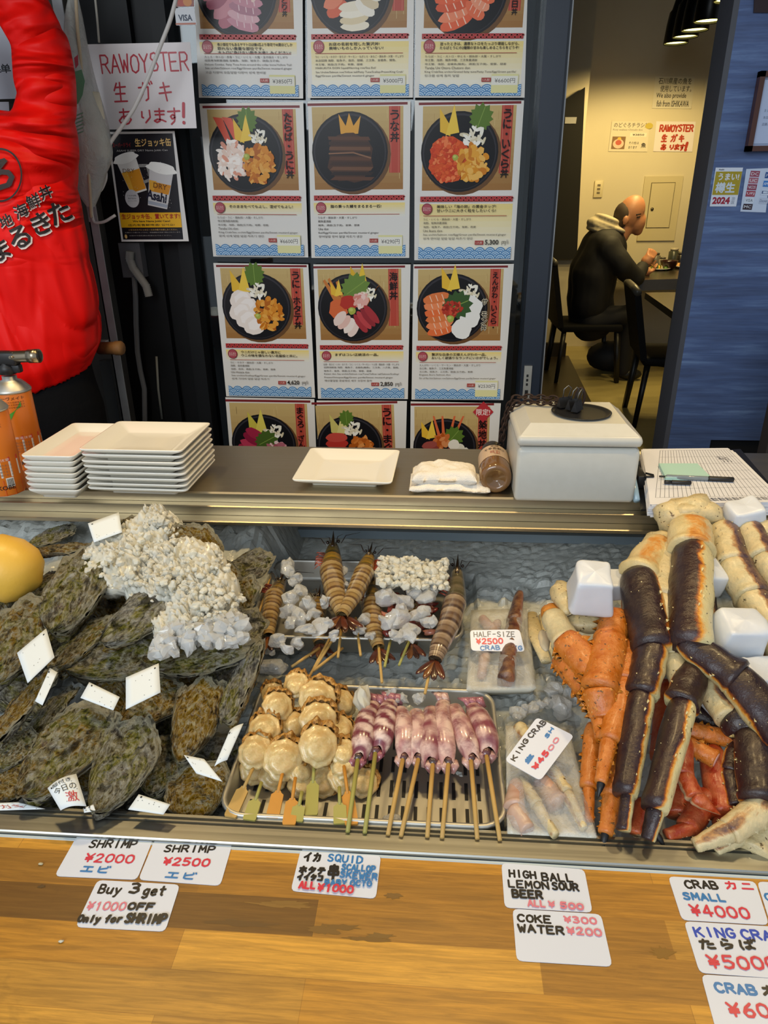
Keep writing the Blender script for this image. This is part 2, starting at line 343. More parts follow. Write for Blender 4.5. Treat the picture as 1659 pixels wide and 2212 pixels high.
# ================================================================== STRUCTURE
def boxobj(name, lo, hi, mat): b = MB(); b.box(lo, hi); return b.build(name, mat)
def mk_wood():
    N = Nodes('butcher_block_wood'); v = N.coord('Object')
    vv = N.n('ShaderNodeMapping', Vector=v, Scale=(1, 1, 1), Location=(.115, .021, 0)).outputs[0]
    br = N.n('ShaderNodeTexBrick', Vector=vv, Color1=(0, 0, 0, 1), Color2=(1, 1, 1, 1), Mortar=(.35, .35, .35, 1), Scale=1.0, Mortar__Size=.0004, Bias=0.0, Brick__Width=.36, Row__Height=.042)
    br.offset = .37; br.squash = 1
    t = br.outputs['Color']
    base = N.ramp(t, [(0, '#6e4c1e'), (.22, '#966a2a'), (.42, '#c2882c'), (.62, '#da9c34'), (.8, '#e0a53e'), (1, '#aa7a30')])
    g = N.noise(N.coord('Object', (13, 240, 20)), 1.0, 6, .7, .5); g2 = N.noise(N.coord('Object', (3, 34, 3)), 1.0, 5, .6, 1.2)
    c = N.mix(N.ramp(g, [(.35, '#000000'), (.62, '#ffffff')]), base, N.mix(.42, base, '#4a2c0c'))
    c = N.mix(N.math('MULTIPLY', N.ramp(g2, [(.5, '#000000'), (.75, '#ffffff')]), .45), c, '#5c4118')
    d = N.noise(N.coord('Object', (5, 9, 5)), 1.0, 5, .7, .6); c = N.mix(N.math('MULTIPLY', N.ramp(d, [(.6, '#000000'), (.72, '#ffffff')]), .5), c, '#3b2a12')
    N.p(Base__Color=c, Roughness=.42); N.bump(g, .08, .001); return N.m
MAT['wood'] = mk_wood()
MAT['concrete'] = simple('grey_brown_concrete', '#4a453f', .85, var=(14, '#35312c'), bump=(60, .3, .003))
MAT['floor_out'] = simple('dark_wet_concrete', '#2e2d2c', .6, var=(6, '#222120'))
N = Nodes('yellowed_interior_wall_paint'); v = N.coord('Object'); N.p(Base__Color=N.mix(N.noise(v, 2.0, 3), rgba('#cfc6ad'), rgba('#c2b79a')), Roughness=.6); MAT['inwall'] = N.m
N = Nodes('tan_interior_floor'); v = N.coord('Object', (2, 14, 1)); N.p(Base__Color=N.mix(N.noise(v, 1.5, 4), rgba('#a89a66'), rgba('#8f8250')), Roughness=.35); MAT['infloor'] = N.m
N = Nodes('blue_brushed_wallpaper'); v = N.coord('Object', (3.0, 30, 42)); f = N.noise(v, 1.0, 6, .65, .3); v2 = N.coord('Object', (10, 10, 260)); g = N.noise(v2, 1.0, 3)
N.p(Base__Color=N.mix(N.math('MULTIPLY', g, .3), N.ramp(f, [(.32, '#2b3a62'), (.52, '#3d5484'), (.7, '#6480ac')]), '#8298c4'), Roughness=.55); MAT['bluewall'] = N.m
N = Nodes('window_glass'); 
fr = N.n('ShaderNodeFresnel', IOR=1.45); tr = N.n('ShaderNodeBsdfTransparent', Color=(.75, .8, .82, 1)); gl = N.n('ShaderNodeBsdfGlossy', Roughness=.02, Color=(1, 1, 1, 1))
mx = N.n('ShaderNodeMixShader', i0=N.math('MULTIPLY', fr.outputs[0], 1.0)); N.set(mx, 'i1', tr.outputs[0]); N.set(mx, 'i2', gl.outputs[0]); N.t.links.new(mx.outputs[0], N.out.inputs[0]); MAT['glass'] = N.m
MAT['darkroom'] = simple('dark_interior_paint', '#1c1a1a', .8)
MAT['alu'] = simple('galvanised_metal', '#b4b6b8', .45, .3, var=(30, '#94979a'))
FR = 2.3
MAT['steel2'] = steel('satin_stainless_steel', '#b4b4ae', .34)
# street floor, staff walkway, shop floor
struct(boxobj('floor_street', (-3, -4, -.05), (4, 1.5, 0), MAT['floor_out']))
struct(boxobj('floor_walkway', (-3, 1.5, -.05), (4, 2.45, .28), MAT['floor_out']))
struct(boxobj('floor', (.3, 2.36, .2), (4.2, 6.5, .35), MAT['infloor']))
struct(boxobj('floor_back_room', (-2.6, 2.4, .2), (.3, 6.5, .35), MAT['darkroom']))
# interior walls and ceiling
struct(boxobj('wall_back', (.33, 6.3, .35), (4.2, 6.45, 3.3), MAT['inwall']))
b = MB(); b.box((.33, 5.9, .35), (1.025, 6.3, 3.3)); struct(b.build('wall_left', MAT['inwall']))
struct(boxobj('wall_right', (4.1, 2.45, .35), (4.2, 6.45, 3.3), MAT['inwall']))
struct(boxobj('ceiling', (-2.6, 2.36, 3.3), (4.2, 6.5, 3.4), MAT['darkroom']))
b = MB(); b.box((.335, 5.86, .35), (1.03, 5.9, .46)); struct(b.build('baseboard_left', simple('dark_baseboard', '#221c14', .5)))
b = MB(); b.add([(.92, 2.6, .352), (.94, 3.6, .352), (.985, 4.6, .352), (1.06, 5.9, .352), (.335, 5.9, .352), (.335, 2.6, .352)], [(0, 1, 2, 3, 4, 5)]); struct(b.build('trim_1', simple('dark_floor_strip', '#241c12', .4)))
struct(boxobj('wall_back_room', (-2.6, 6.2, .35), (.6, 6.3, 3.3), MAT['darkroom']))
struct(boxobj('wall_partition', (.27, 2.6, .35), (.33, 6.3, 3.3), MAT['darkroom']))
# dark doorway in the shop's left wall
q = [atY(x, y, 5.84) for x, y in ((1222, 216), (1264, 188), (1246, 560), (1192, 560))]
b = MB(); V = [tuple(p) for p in q]+[(p[0], p[1]+.04, p[2]) for p in q]
b.add(V, [(3, 2, 1, 0), (4, 5, 6, 7), (0, 1, 5, 4), (1, 2, 6, 5), (2, 3, 7, 6), (3, 0, 4, 7)]); o = b.build('dark_curtain', simple('black_cloth', '#060606', .9)); tag(o, 'black curtain hanging at the left wall inside the shop', 'curtain')
S = px_sheet([(1221, 253), (1246, 253), (1244, 267), (1220, 267)], lambda x, y: atY(x, y, 5.835), col='#8c8c8c'); tag(S.build('curtain_label', MAT['paint']), 'small grey label on the black curtain inside the shop', 'label')
# facade: black frames, glass window, door frame, blue wall
FRM = MAT['blackmetal']
b = MB(); b.box((-1.02, 2.26, .1), (-.86, 2.34, 3.2)); b.box((-.86, 2.29, .1), (-.80, 2.36, 3.2)); b.box((-.80, 2.26, .1), (-.757, 2.36, 3.2)); struct(b.build('trim_2', FRM))
b = MB(); b.box((.262, 2.25, .1), (.322, 2.36, 3.2)); b.box((.326, 2.29, .1), (.334, 2.36, 3.2)); struct(b.build('trim_3', simple('dark_navy_frame', '#1d2634', .4)))
b = MB(); b.box((.335, 2.30, .1), (.339, 2.34, 3.2)); struct(b.build('trim_4', MAT['alu']))
b = MB(); b.box((-.757, 2.318, .1), (.262, 2.324, 3.2)); struct(b.build('window_1', MAT['glass']))
b = MB(); b.box((-.757, 2.30, .1), (.262, 2.345, .5)); struct(b.build('window_frame', FRM))
b = MB(); b.box((-3, 2.2, .1), (-1.02, 2.4, 3.4)); struct(b.build('wall_concrete', MAT['concrete']))
b = MB(); b.box((.80, 2.40, .80), (3.2, 2.5, 3.4)); struct(b.build('wall_blue', MAT['bluewall']))
b = MB(); b.box((.784, 2.40, .35), (.80, 2.52, 3.4)); struct(b.build('trim_5', simple('grey_jamb', '#4b4d55', .5)))
b = MB(); b.box((.93, 2.42, .1), (3.2, 2.5, .80)); struct(b.build('baseboard_right', simple('black_plinth', '#0a0a0c', .6)))
b = MB(); b.box((.80, 2.40, .1), (.94, 2.5, .80)); struct(b.build('wall_blue_foot', MAT['bluewall']))
N = Nodes('dark_grey_side_panel'); N.p(Base__Color=N.mix(N.noise(N.coord('Object', (40, 40, 4)), 1.0), rgba('#3a3432'), rgba('#2c2726')), Roughness=.5)
p0 = atY(1622, 660, 1.95); p1 = atY(1605, 1000, 1.95)
b = MB(); x0 = .905; b.add([(.80+.0, 1.95, 1.65), (1.6, 1.95, 1.65), (1.6, 1.95, .1), (x0, 1.95, .1), (x0, 1.95, .85), (.865, 1.95, 1.3)]+[(.80, 1.99, 1.65), (1.6, 1.99, 1.65), (1.6, 1.99, .1), (x0, 1.99, .1), (x0, 1.99, .85), (.865, 1.99, 1.3)], [(0, 1, 2, 3, 4, 5), (11, 10, 9, 8, 7, 6)]+[(i, i+6, (i+1) % 6+6, (i+1) % 6) for i in range(6)])
b = MB(); b.box((.895, 1.9, .1), (1.7, 1.95, 1.32)); tag(b.build('side_panel', N.m), 'dark grey standing panel at the right edge beside the blue wall', 'panel')
struct(boxobj('wall_upper_facade', (-3, 2.3, 3.2), (4.2, 2.5, 4.2), MAT['concrete']))
struct(boxobj('ceiling_added_awning', (-3, .35, 2.75), (4.2, 2.5, 2.82), simple('added_awning_cream', '#9a917c', .8)))  # awning out of view, added to cut sky light; pale underside brightens steel reflections
# ------------------------------------------------------------------ counter, case, shelf
t = thing('wooden_counter', 'butcher block wooden counter top along the front with price cards stuck on it', 'counter', (0, .2, .0))
b = MB(); b.box((-1.3, -.15, .86), (1.2, .574, .90)); b.build('countertop', MAT['wood'], t)
b = MB(); b.box((-1.3, -.05, 0), (1.2, .55, .86)); b.build('cabinet', simple('dark_cabinet', '#3a2c1c', .6), t)
b = MB(); sweep(b, [(.5705, .899), (.5742, .899), (.5742, .9012), (.5715, .9010)], -1.3, 1.2); b.build('rail_edge_strip', simple('white_sealant', '#b9c4c6', .5), t)
S = Sheet((0, 0, .9001), (1, 0, 0), (0, 1, 0), 0, .00002)
r = random.Random(6)
for x, y, L, w_, col in ((515, 1994, 75, 5, '#6a4e26'), (600, 1955, 70, 4, '#8a672e'), (700, 2008, 34, 9, '#7d5c28'), (735, 2002, 40, 5, '#7a5a28'), (820, 2022, 30, 5, '#80602c'), (790, 2028, 45, 4, '#7d5c28'), (1432, 2058, 24, 10, '#8a6424'), (620, 1950, 50, 4, '#86642c'), (850, 1935, 18, 6, '#7d5c2a'), (90, 1915, 8, 3, '#5a4220')):
    c = S.loc(atZ(x, y, .9001)); k = 1/pxm(atZ(x, y, .9)); S.ell(c[0], c[1], L*k, w_*k*1.3, col, 26, 0, True, .35, x)
S.mb.build('wood_stain', paintmat('dark_wood_stain', .6), t)['kind'] = 'stuff'
CASE = thing('display_case', 'stainless steel ice display case holding the seafood', 'display case', (0, .95, 0))
b = MB(); sweep(b, [(.575, .80), (.575, .9045), (.5765, .906), (.598, .906), (.5985, .902), (.6015, .902), (.602, .9055), (.6045, .9055), (.605, .900), (.609, .900), (.6095, .9045), (.6135, .9045), (.614, .80)], -1.3, 1.2); b.build('front_rail', MAT['steel2'], CASE)
b = MB(); b.box((-1.3, .577, .70), (1.2, 1.43, .80)); b.box((-1.3, 1.40, .80), (1.2, 1.43, 1.045)); b.build('basin', MAT['steel'], CASE)
b = MB(); sweep(b, [(1.318, .931), (1.33, .931), (1.33, .949), (1.318, .949)], -.62, 1.2); b.build('glass_edge_strip', simple('pale_blue_strip', '#75828a', .3), CASE)
b = MB(); b.box((-1.3, .6, 0), (1.2, 1.43, .70)); b.build('case_body', MAT['steel'], CASE)
t = thing('steel_shelf', 'brushed stainless steel back shelf carrying plates and cash box', 'shelf', (0, 1.3, .9))
SHZ = 1.09
b = MB(); sweep(b, [(1.176, 1.071), (1.176, 1.087), (1.179, SHZ), (1.436, SHZ), (1.438, 1.085), (1.438, 1.06), (1.20, 1.06), (1.20, 1.071)], -1.5, 1.2); b.build('shelf_top', MAT['steel'], t)
b = MB(); sweep(b, [(1.158, 1.053), (1.158, 1.069), (1.160, 1.0705), (1.198, 1.0705), (1.198, 1.053)], -1.5, 1.2); b.build('upper_track', MAT['steel'], t)
b = MB(); sweep(b, [(1.131, 1.046), (1.131, 1.051), (1.133, 1.0525), (1.43, 1.0525), (1.43, 1.046)], -1.5, 1.2); b.build('lower_track', MAT['steel'], t)
# ================================================================== POSTERS ON THE WINDOW
GOLD, RED, RICE = '#c9ad72', '#a5322c', '#f2e7d8'
def wood_grad(S, x0, y0, x1, y1, top, bot, n=10):
    a, b = np.array(rgb(top)), np.array(rgb(bot)); S.up()
    for i in range(n):
        f = i/(n-1); S.rect(x0, y1-(y1-y0)*(i+1)/n, x1, y1-(y1-y0)*i/n, tuple(a*(1-f)+b*f), up=False)
def scatter(S, cx, cy, rx, ry, n, sz, cols, seed, asp=.6, lim=None):
    r = random.Random(seed)
    for k in range(n):
        a = r.random()*2*PI; q = math.sqrt(r.random()); 
        S.z += S.step*.25
        S.ell(cx+rx*q*math.cos(a), cy+ry*q*math.sin(a), sz*(.7+.6*r.random()), sz*asp*(.7+.6*r.random()), r.choice(cols), 9, r.random()*PI, False, .12, k)
UNI = ['#d98a2a', '#c97418', '#e39b3a', '#b8641a', '#e8a94e']
ROE = ['#e4602a', '#d94a1e', '#f0804a', '#cc3d18']
def slices(S, cx, cy, w, h, n, cols, rot, seed, lines=None):
    r = random.Random(seed)
    for k in range(n):
        f = (k-(n-1)/2)/n; c, q = math.cos(rot), math.sin(rot)
        x = cx-q*f*h*1.2; y = cy+c*f*h*1.2
        S.ell(x, y, w/2, h/n*.95, cols[k % len(cols)], 14, rot+(r.random()-.5)*.2, True, .06, seed+k)
        if lines:
            for j in range(3):
                o = (j-1)*w*.22; p = (x+c*o, y+q*o); S.stroke([(p[0]-q*h/n*.5, p[1]+c*h/n*.5), (p[0]+c*w*.05+q*h/n*.5, p[1]-c*h/n*.5)], w*.03, lines, j == 0)
def tri_egg(S, cx, cy, s, cols=('#f0c94a', '#e8b93a')):
    S.poly([(cx-s*.75, cy+s*.8), (cx-.7*s, cy-.5*s), (cx-.05*s, cy-s*.75), (cx-.05*s, cy-.2*s)], cols[1]); S.poly([(cx+s*.15, cy+s*1.0), (cx-s*.35, cy-s*.7), (cx+s*.5, cy-s*.55)], cols[0])
def shiso(S, cx, cy, s, rot=0, col='#5d7a2e'):
    pts = []
    for i in range(26):
        a = rot+2*PI*i/26; k = s*(1.0 if i % 2 else .78)*(1+.35*max(0, math.cos(2*PI*i/26))); pts.append((cx+k*math.cos(a), cy+k*math.sin(a)))
    S.poly(pts, col); S.stroke([(cx-s*.6*math.cos(rot), cy-s*.6*math.sin(rot)), (cx+s*math.cos(rot), cy+s*math.sin(rot))], s*.06, '#86a04a', True)
def wasabi(S, x, y, s): S.ell(x, y, s, s*.9, '#a8b04a', 10, 0, True, .1, 3); S.ell(x-s*.2, y+s*.25, s*.5, s*.4, '#c2c86a', 8)
def ginger(S, x, y, s, seed=5): scatter(S, x, y, s, s*.8, 26, s*.4, ['#f4efe0', '#e9dfc6', '#fbf6ea', '#dccfae'], seed, .35)
def art(S, kind, cx, cy, R):
    E = lambda dx, dy, rx, ry, c, rot=0, sd=1, w=.1: S.ell(cx+dx*R, cy+dy*R, rx*R, ry*R, c, 18, rot, True, w, sd)
    SC = lambda dx, dy, rx, ry, n, sz, cols, sd, asp=.6: scatter(S, cx+dx*R, cy+dy*R, rx*R, ry*R, n, sz*R, cols, sd, asp)
    SL = lambda dx, dy, w, h, n, cols, rot, sd, ln=None: slices(S, cx+dx*R, cy+dy*R, w*R, h*R, n, cols, rot, sd, ln)
    if kind == 'crabuni':
        for a in (-.62, -.35): S.poly([(cx+a*R, cy+.95*R), (cx+(a-.28)*R, cy+.98*R), (cx+(a+.05)*R, cy+.35*R), (cx+(a+.2)*R, cy+.4*R)], '#d9563e')
        shiso(S, cx+.1*R, cy+.85*R, .3*R, 1.6); tri_egg(S, cx, cy+.62*R, .42*R); ginger(S, cx+.42*R, cy+.45*R, .22*R)
        SC(-.42, -.15, .42, .52, 130, .11, ['#f6e6da', '#efd2c0', '#fff4ea', '#e39a80', '#f3d8c8'], 3, .5); SC(.38, -.22, .4, .5, 90, .13, UNI, 4, .5); wasabi(S, cx+.03*R, cy-.05*R, .1*R)
    elif kind == 'unagi':
        S.poly([(cx-.3*R, cy+1.0*R), (cx-.25*R, cy+.5*R), (cx+.25*R, cy+.5*R), (cx+.33*R, cy+.95*R), (cx+.12*R, cy+.7*R), (cx, cy+1.02*R), (cx-.1*R, cy+.7*R)], '#e2a23a')
        E(0, -.12, .66, .66, '#4a2f22')
        for k in range(9): S.poly([(cx+(-.62+.02*k)*R, cy+(.44-.13*k)*R), (cx+(.55+.02*k)*R, cy+(.42-.13*k)*R), (cx+.6*R, cy+(.33-.13*k)*R), (cx-.6*R, cy+(.35-.13*k)*R)], ['#5c3a28', '#3f2a22', '#6e4a34', '#2e211e'][k % 4])
        S.stroke([(cx-.6*R, cy+.0*R), (cx+.1*R, cy+.02*R), (cx+.6*R, cy-.12*R)], .04*R, '#8a6248', True)
    elif kind == 'uniikura':
        shiso(S, cx+.55*R, cy+.85*R, .32*R, 1.2); tri_egg(S, cx-.25*R, cy+.78*R, .45*R); E(-.3, -.15, .58, .6, '#d9541f'); SC(-.35, -.15, .48, .58, 200, .055, ROE, 3, 1.0); ginger(S, cx+.4*R, cy+.4*R, .3*R); SC(.38, -.25, .4, .45, 80, .12, ['#e8a53a', '#dc8f22', '#f0b85a', '#cf7d1e'], 4, .6); wasabi(S, cx-.12*R, cy-.1*R, .09*R)
    elif kind == 'uniscallop':
        shiso(S, cx, cy+.95*R, .32*R, 1.6); tri_egg(S, cx-.4*R, cy+.75*R, .48*R); ginger(S, cx+.08*R, cy+.5*R, .26*R)
        for dx, dy in ((-.5, .25), (-.35, .05), (-.55, -.12), (-.35, -.35), (-.12, -.55)): E(dx, dy, .34, .28, '#f1e4da', .4, 2); E(dx+.04, dy+.05, .24, .17, '#f9f0ea', .4, 3)
        SC(.38, -.15, .4, .5, 80, .12, UNI, 4, .5); wasabi(S, cx+.03*R, cy-.25*R, .1*R)
    elif kind == 'kaisen':
        for a, l in ((-.9, 1.0), (-.75, 1.05), (-.5, .95), (.8, .8)): S.poly([(cx+a*R, cy+l*.85*R), (cx+(a+.06)*R, cy+l*.9*R), (cx+a*.3*R, cy+.1*R), (cx+a*.5*R, cy)], '#c97a3a')
        tri_egg(S, cx+.28*R, cy+.95*R, .42*R, ('#e8c23e', '#ddb030')); tri_egg(S, cx-.45*R, cy+.6*R, .3*R); shiso(S, cx+.05*R, cy+.6*R, .42*R, .6, '#6d8a3e'); ginger(S, cx+.55*R, cy+.45*R, .2*R)
        E(-.45, 0, .3, .3, '#d96a3c'); E(-.1, .2, .3, .22, '#b8352a'); SC(.25, .25, .2, .18, 26, .12, ['#e8b0a4', '#f1cfc6', '#d9897c'], 8)
        SL(-.2, -.45, .55, .6, 4, ['#ecd3c8', '#f2e2d8', '#e6bdb0'], .9, 2); SL(.42, -.3, .7, .5, 4, ['#a8343a', '#bf4448', '#952c34'], -.9, 3); wasabi(S, cx-.02*R, cy-.05*R, .13*R)
    elif kind == 'salmon':
        tri_egg(S, cx+.0*R, cy+.88*R, .46*R); ginger(S, cx+.55*R, cy+.5*R, .26*R); SL(-.42, -.15, .85, 1.0, 6, ['#e8703c', '#ee8a58', '#e07a44'], .15, 5, '#f6cdb0')
        for dx, dy in ((.62, .1), (.55, -.25), (.3, -.6)): E(dx, dy, .3, .3, '#efece6', 0, 2)
        shiso(S, cx+.1*R, cy+.1*R, .42*R, .4, '#3c5a30'); SC(.02, .02, .3, .22, 70, .05, ['#b83a2a', '#d05038', '#98281c'], 6, 1); wasabi(S, cx-.04*R, cy-.28*R, .12*R)
    elif kind == 'tuna':
        tri_egg(S, cx-.1*R, cy+.75*R, .5*R, ('#dfcf5e', '#cdbf4a')); ginger(S, cx+.4*R, cy+.45*R, .28*R); SL(-.42, .1, .7, .7, 4, ['#a82a48', '#c13c5a', '#922040'], -.5, 2); SL(-.2, -.45, .9, .6, 4, ['#c45a70', '#d47a8a', '#b84a62'], .3, 4, '#e6aab2')
        shiso(S, cx+.05*R, cy+.12*R, .36*R, .5, '#4a6428'); SC(.45, -.3, .36, .4, 70, .12, ['#d9a0a8', '#b86878', '#efd4d4', '#a85464'], 5); wasabi(S, cx-.18*R, cy-.2*R, .12*R)
    elif kind == 'unituna':
        tri_egg(S, cx-.25*R, cy+.75*R, .48*R, ('#dfd487', '#d3c770')); shiso(S, cx-.05*R, cy+.95*R, .25*R, 1.6); ginger(S, cx+.15*R, cy+.6*R, .28*R); SL(-.42, -.1, .75, .9, 5, ['#c0392f', '#cf5044', '#a82d28'], 0, 3); SC(.4, -.15, .42, .48, 70, .14, ['#dd8238', '#cc6d26', '#e89a52', '#b85c1c'], 6, .5); wasabi(S, cx-.05*R, cy-.35*R, .12*R)
    elif kind == 'limited':
        for a in (-.35, -.1, .25, .5): S.poly([(cx+a*1.2*R, cy+1.15*R), (cx+(a*1.2+.06)*R, cy+1.15*R), (cx+a*.5*R+.08*R, cy+.3*R), (cx+a*.5*R-.04*R, cy+.3*R)], '#d9683e')
        tri_egg(S, cx-.5*R, cy+.62*R, .42*R); shiso(S, cx+.25*R, cy+.35*R, .36*R, .9); SC(-.1, .25, .24, .24, 30, .12, ['#cf7038', '#b8541c', '#e09058'], 3); SL(-.45, -.15, .55, .6, 4, ['#8f4038', '#a35048'], .3, 4); SL(-.1, -.5, .8, .5, 3, ['#d9888a', '#e7a8a4'], .2, 5); SL(.3, -.2, .5, .5, 4, ['#8a3430', '#a2443c'], -.4, 6); SL(.6, -.1, .4, .8, 4, ['#e9e2d0', '#f3ecdc'], .9, 7); wasabi(S, cx-.1*R, cy-.12*R, .11*R)
    elif kind == 'deluxe':
        SL(-.45, -.25, .7, .8, 4, ['#b56a78', '#c98690', '#a2586a'], .6, 2); SL(.2, -.45, .9, .6, 4, ['#c88a98', '#d8a8b0', '#b07888'], -.2, 3, '#e4c4c8'); SC(.3, .3, .5, .4, 40, .14, ['#e8c8c0', '#c05a48', '#e8b040'], 4)
    elif kind == 'luxury':
        SL(-.5, -.1, .6, .7, 4, ['#d9603c', '#e88460'], .4, 2); SL(.1, -.55, .8, .5, 4, ['#efe4cc', '#e2cfa8', '#f5ecd8'], .1, 3); SL(.5, -.2, .6, .5, 3, ['#f2eadb', '#dcc8a4'], -.5, 4); SC(-.1, .3, .6, .4, 40, .14, ['#c9382c', '#e8a040', '#f0e8d8'], 5)
    elif kind == 'salmon2':
        SL(-.3, -.3, .9, .8, 5, ['#e8643c', '#f08a64', '#dc5a34'], .25, 2, '#f8d0b8'); SL(.45, -.15, .6, .7, 4, ['#e8704a', '#f09a78'], -.6, 3, '#f8d0b8'); SC(0, .45, .5, .3, 40, .13, ['#d94a2a', '#e8a040', '#f2e4d0'], 6)
def seal(S, x, y, r): S.ell(x, y, r, r, '#7d2f34', 18); S.ell(x, y, r*.88, r*.88, '#b0505a', 18); S.text('まるきた', x-r*.7, y-r*.35, x+r*.7, y+r*.35, '#e7cfc4')
def waves(S, W, y0, y1, x0):
    S.rect(x0, y0, W-x0, y0+(y1-y0)*.55, '#6a9ac4'); r = (W-2*x0)/9
    for row in range(3):
        S.up()
        for k in range(10-(row % 2)):
            cx = x0+r*(k+.5*(row % 2)); cy = y0+(2-row)*(y1-y0)*.27-(y1-y0)*.1
            for q, c in ((1, '#4f86b8'), (.82, '#c9dcea'), (.7, '#5f94c4'), (.5, '#d5e4ef'), (.4, '#4a80b4'), (.2, '#c9dcea')):
                pts = [(min(max(cx+r*.55*q*math.cos(a), x0), W-x0), max(cy+(y1-y0)*.5*q*math.sin(a), y0)) for a in np.linspace(0, PI, 9)]
                S.z += 2e-6; S.poly(pts, c, False)
KTXT = '게살 성게 달걀 차조기'
def poster(name, label, corners, kind, title, sub, head, lines, price, sticker, bgyellow, title2=None, badge=False, photo=True):
    S = px_sheet(corners, lambda x, y: atY(x, y, FR), .0012, .00006, col='#e3dfd8')
    bl, br, tr, tl = [np.array(q) for q in S.Q]; W = np.linalg.norm(br-bl); H = np.linalg.norm(tl-bl)
    # straighten: work in a clean W x H frame
    if bgyellow: 
        wood_grad(S, .014, .03, W-.014, H*.37, '#efd98e', '#f0ead8', 8)
    else: wood_grad(S, .014, H*.28, W-.014, H*.37, '#f1d98a', '#e6e2d6', 6)
    wood_grad(S, .02, H*.455, W-.02, H*.965, '#c9ad72', '#a1733f', 12)
    r = random.Random(len(label)); S.up()
    for k in range(70):
        x = .02+(W-.045)*r.random(); y0 = H*(.5+.4*r.random()); S.rect(x, y0, x+.001, y0+H*.05, '#d8c08a' if k % 2 else '#b3925a', False)
    S.rect(.008, H*.972, W-.008, H*.987, '#7d2a2c')
    S.rect(W*.80, H*.56, W*.905, H*.965, '#b8493a'); S.rect(W*.815, H*.56, W*.818, H*.965, '#d98870', True); S.rect(W*.887, H*.56, W*.89, H*.965, '#d98870', False)
    cx, cy, R = W*.42, H*.69, W*.36
    if kind:
        S.ell(cx+.008, cy-.006, R*1.03, R*.98, '#6b4a2c', 30); S.ell(cx, cy, R*1.02, R*.96, '#1b191d', 34); S.ell(cx, cy, R*.97, R*.91, '#36343a', 34); S.ell(cx, cy-.002, R*.94, R*.88, '#17161a', 34)
        art(S, kind, cx, cy-R*.03, R*.93)
    yy = H*.945; n = len(title); hh = min(H*.066, (H*.415)/max(n, 1))
    for ch in title:
        ww = min(hh*.95, W*.10)
        if ch == '・': S.ell(W*.853, yy-hh*.5, hh*.13, hh*.13, '#161214', 10)
        else: S.text(ch, W*.853-ww*.46, yy-hh*.95, W*.853+ww*.46, yy-hh*.06, '#161214', .03)
        yy -= hh
    if title2:
        yy = H*.76
        for ch in title2:
            if ch == 'ー': S.rect(W*.752, yy-hh*.9, W*.757, yy-hh*.1, '#161214')
            else: S.text(ch, W*.755-hh*.42, yy-hh*.95, W*.755+hh*.42, yy-hh*.06, '#efe2c4', .14); S.text(ch, W*.755-hh*.42, yy-hh*.95, W*.755+hh*.42, yy-hh*.06, '#161214', .03)
            yy -= hh
    if badge:
        S.poly([(W*.853, H*1.0), (W*.97, H*.93), (W*.853, H*.86), (W*.735, H*.93)], '#b8343a'); S.text('限定!', W*.775, H*.908, W*.93, H*.95, '#f0dcd4', .02)
    S.rect(.016, H*.385, W-.016, H*.418, '#b03434'); S.up()
    for k in range(18):
        x = .016+(W-.032)*(k+.5)/18
        for row in (0, 1): S.ell(x+row*.006, H*(.395+.014*row), .0045, .0026, '#c8605c', 8, 0, False); S.ell(x+row*.006, H*(.394+.014*row), .003, .0016, '#a82c2c', 8, 0, False)
    seal(S, W*.12, H*.338, W*.052)
    yh = H*.352 if len(head) > 1 else H*.345
    for k, t in enumerate(head): S.text(t, W*.215, yh-k*H*.026-H*.009, W*.215+min(W*.7, len(t)*W*(.036 if len(head) > 1 or len(t) > 12 else .05)), yh-k*H*.026+H*.012, '#1c1416', .02)
    S.rect(W*.085, H*.292, W*.90, H*.2955, '#b04a40')
    y = H*.272
    for k, t in enumerate(lines):
        S.text(t, W*.085, y-H*.008, W*.085+min(W*.82, len(t)*W*(.026 if ord(t[0]) > 255 else .0145)), y+H*.008, '#58524e'); y -= H*(.027 if k % 2 else .024)
    S.rect(W*.60, H*.105, W*.685, H*.132, '#a8453f'); S.text('1人前', W*.612, H*.111, W*.673, H*.126, '#eccfc4')
    waves(S, W, H*.012, H*.095, .012)
    if price and not sticker: S.text(price, W*.70, H*.10, W*.86, H*.138, '#2a2526', .02, True); S.text('円', W*.865, H*.102, W*.905, H*.128, '#2a2526'); S.text('税込', W*.912, H*.11, W*.935, H*.138, '#6a6462')
    o = S.build(name); tag(o, label, 'poster', 'menu posters on the window')
    if sticker:
        T = Sheet(S.P(W*.69, H*.03, S.z+.0006), S.ex, S.ey, .0003, .00006)
        w, h = W*.24, H*.125; T.base([(0, 0), (w, 0), (w, h), (0, h)], '#e3dda0'); T.rect(w*.0, h*.42, w*.98, h*.9, '#e9e6da'); T.text(price, w*.12, h*.53, w*.88, h*.78, '#4a4648')
        T.build('price_sticker', MAT['paint'], o, 'pale yellow price sticker')
    return o
L1 = ['たらば・うに・錦糸卵・大葉・すしがり', '帝王蟹海胆海鮮飯', '帝王蟹、海胆、鶏蛋(玉子焼)、紫蘇、甜姜', 'Taraba Uni don', 'King Crab/Sea urchin/Egg/Green perilla/Sweet mustard ginger', '왕게 성게 덮밥 달걀 차조기 생강']
L2 = ['うなぎ・錦糸卵・大葉・すしがり', '鰻魚蓋澆飯', '鰻魚、鶏蛋(玉子焼)、紫蘇、甜姜', 'Una don', 'Eel/Egg/Green perilla/Sweet mustard ginger', '장어덮밥 장어 달걀 차조기 생강']
L3 = ['うに・いくら・錦糸卵・大葉・すしがり', '海胆、鮭魚卵蓋澆飯', '海胆、鮭魚子、鶏蛋(玉子焼)、紫蘇、甜姜', 'Uni Ikura don', 'Sea urchin/Salmon roe/Egg/Green perilla/Sweet mustard ginger', '성게 연어알 덮밥 달걀 차조기 생강']
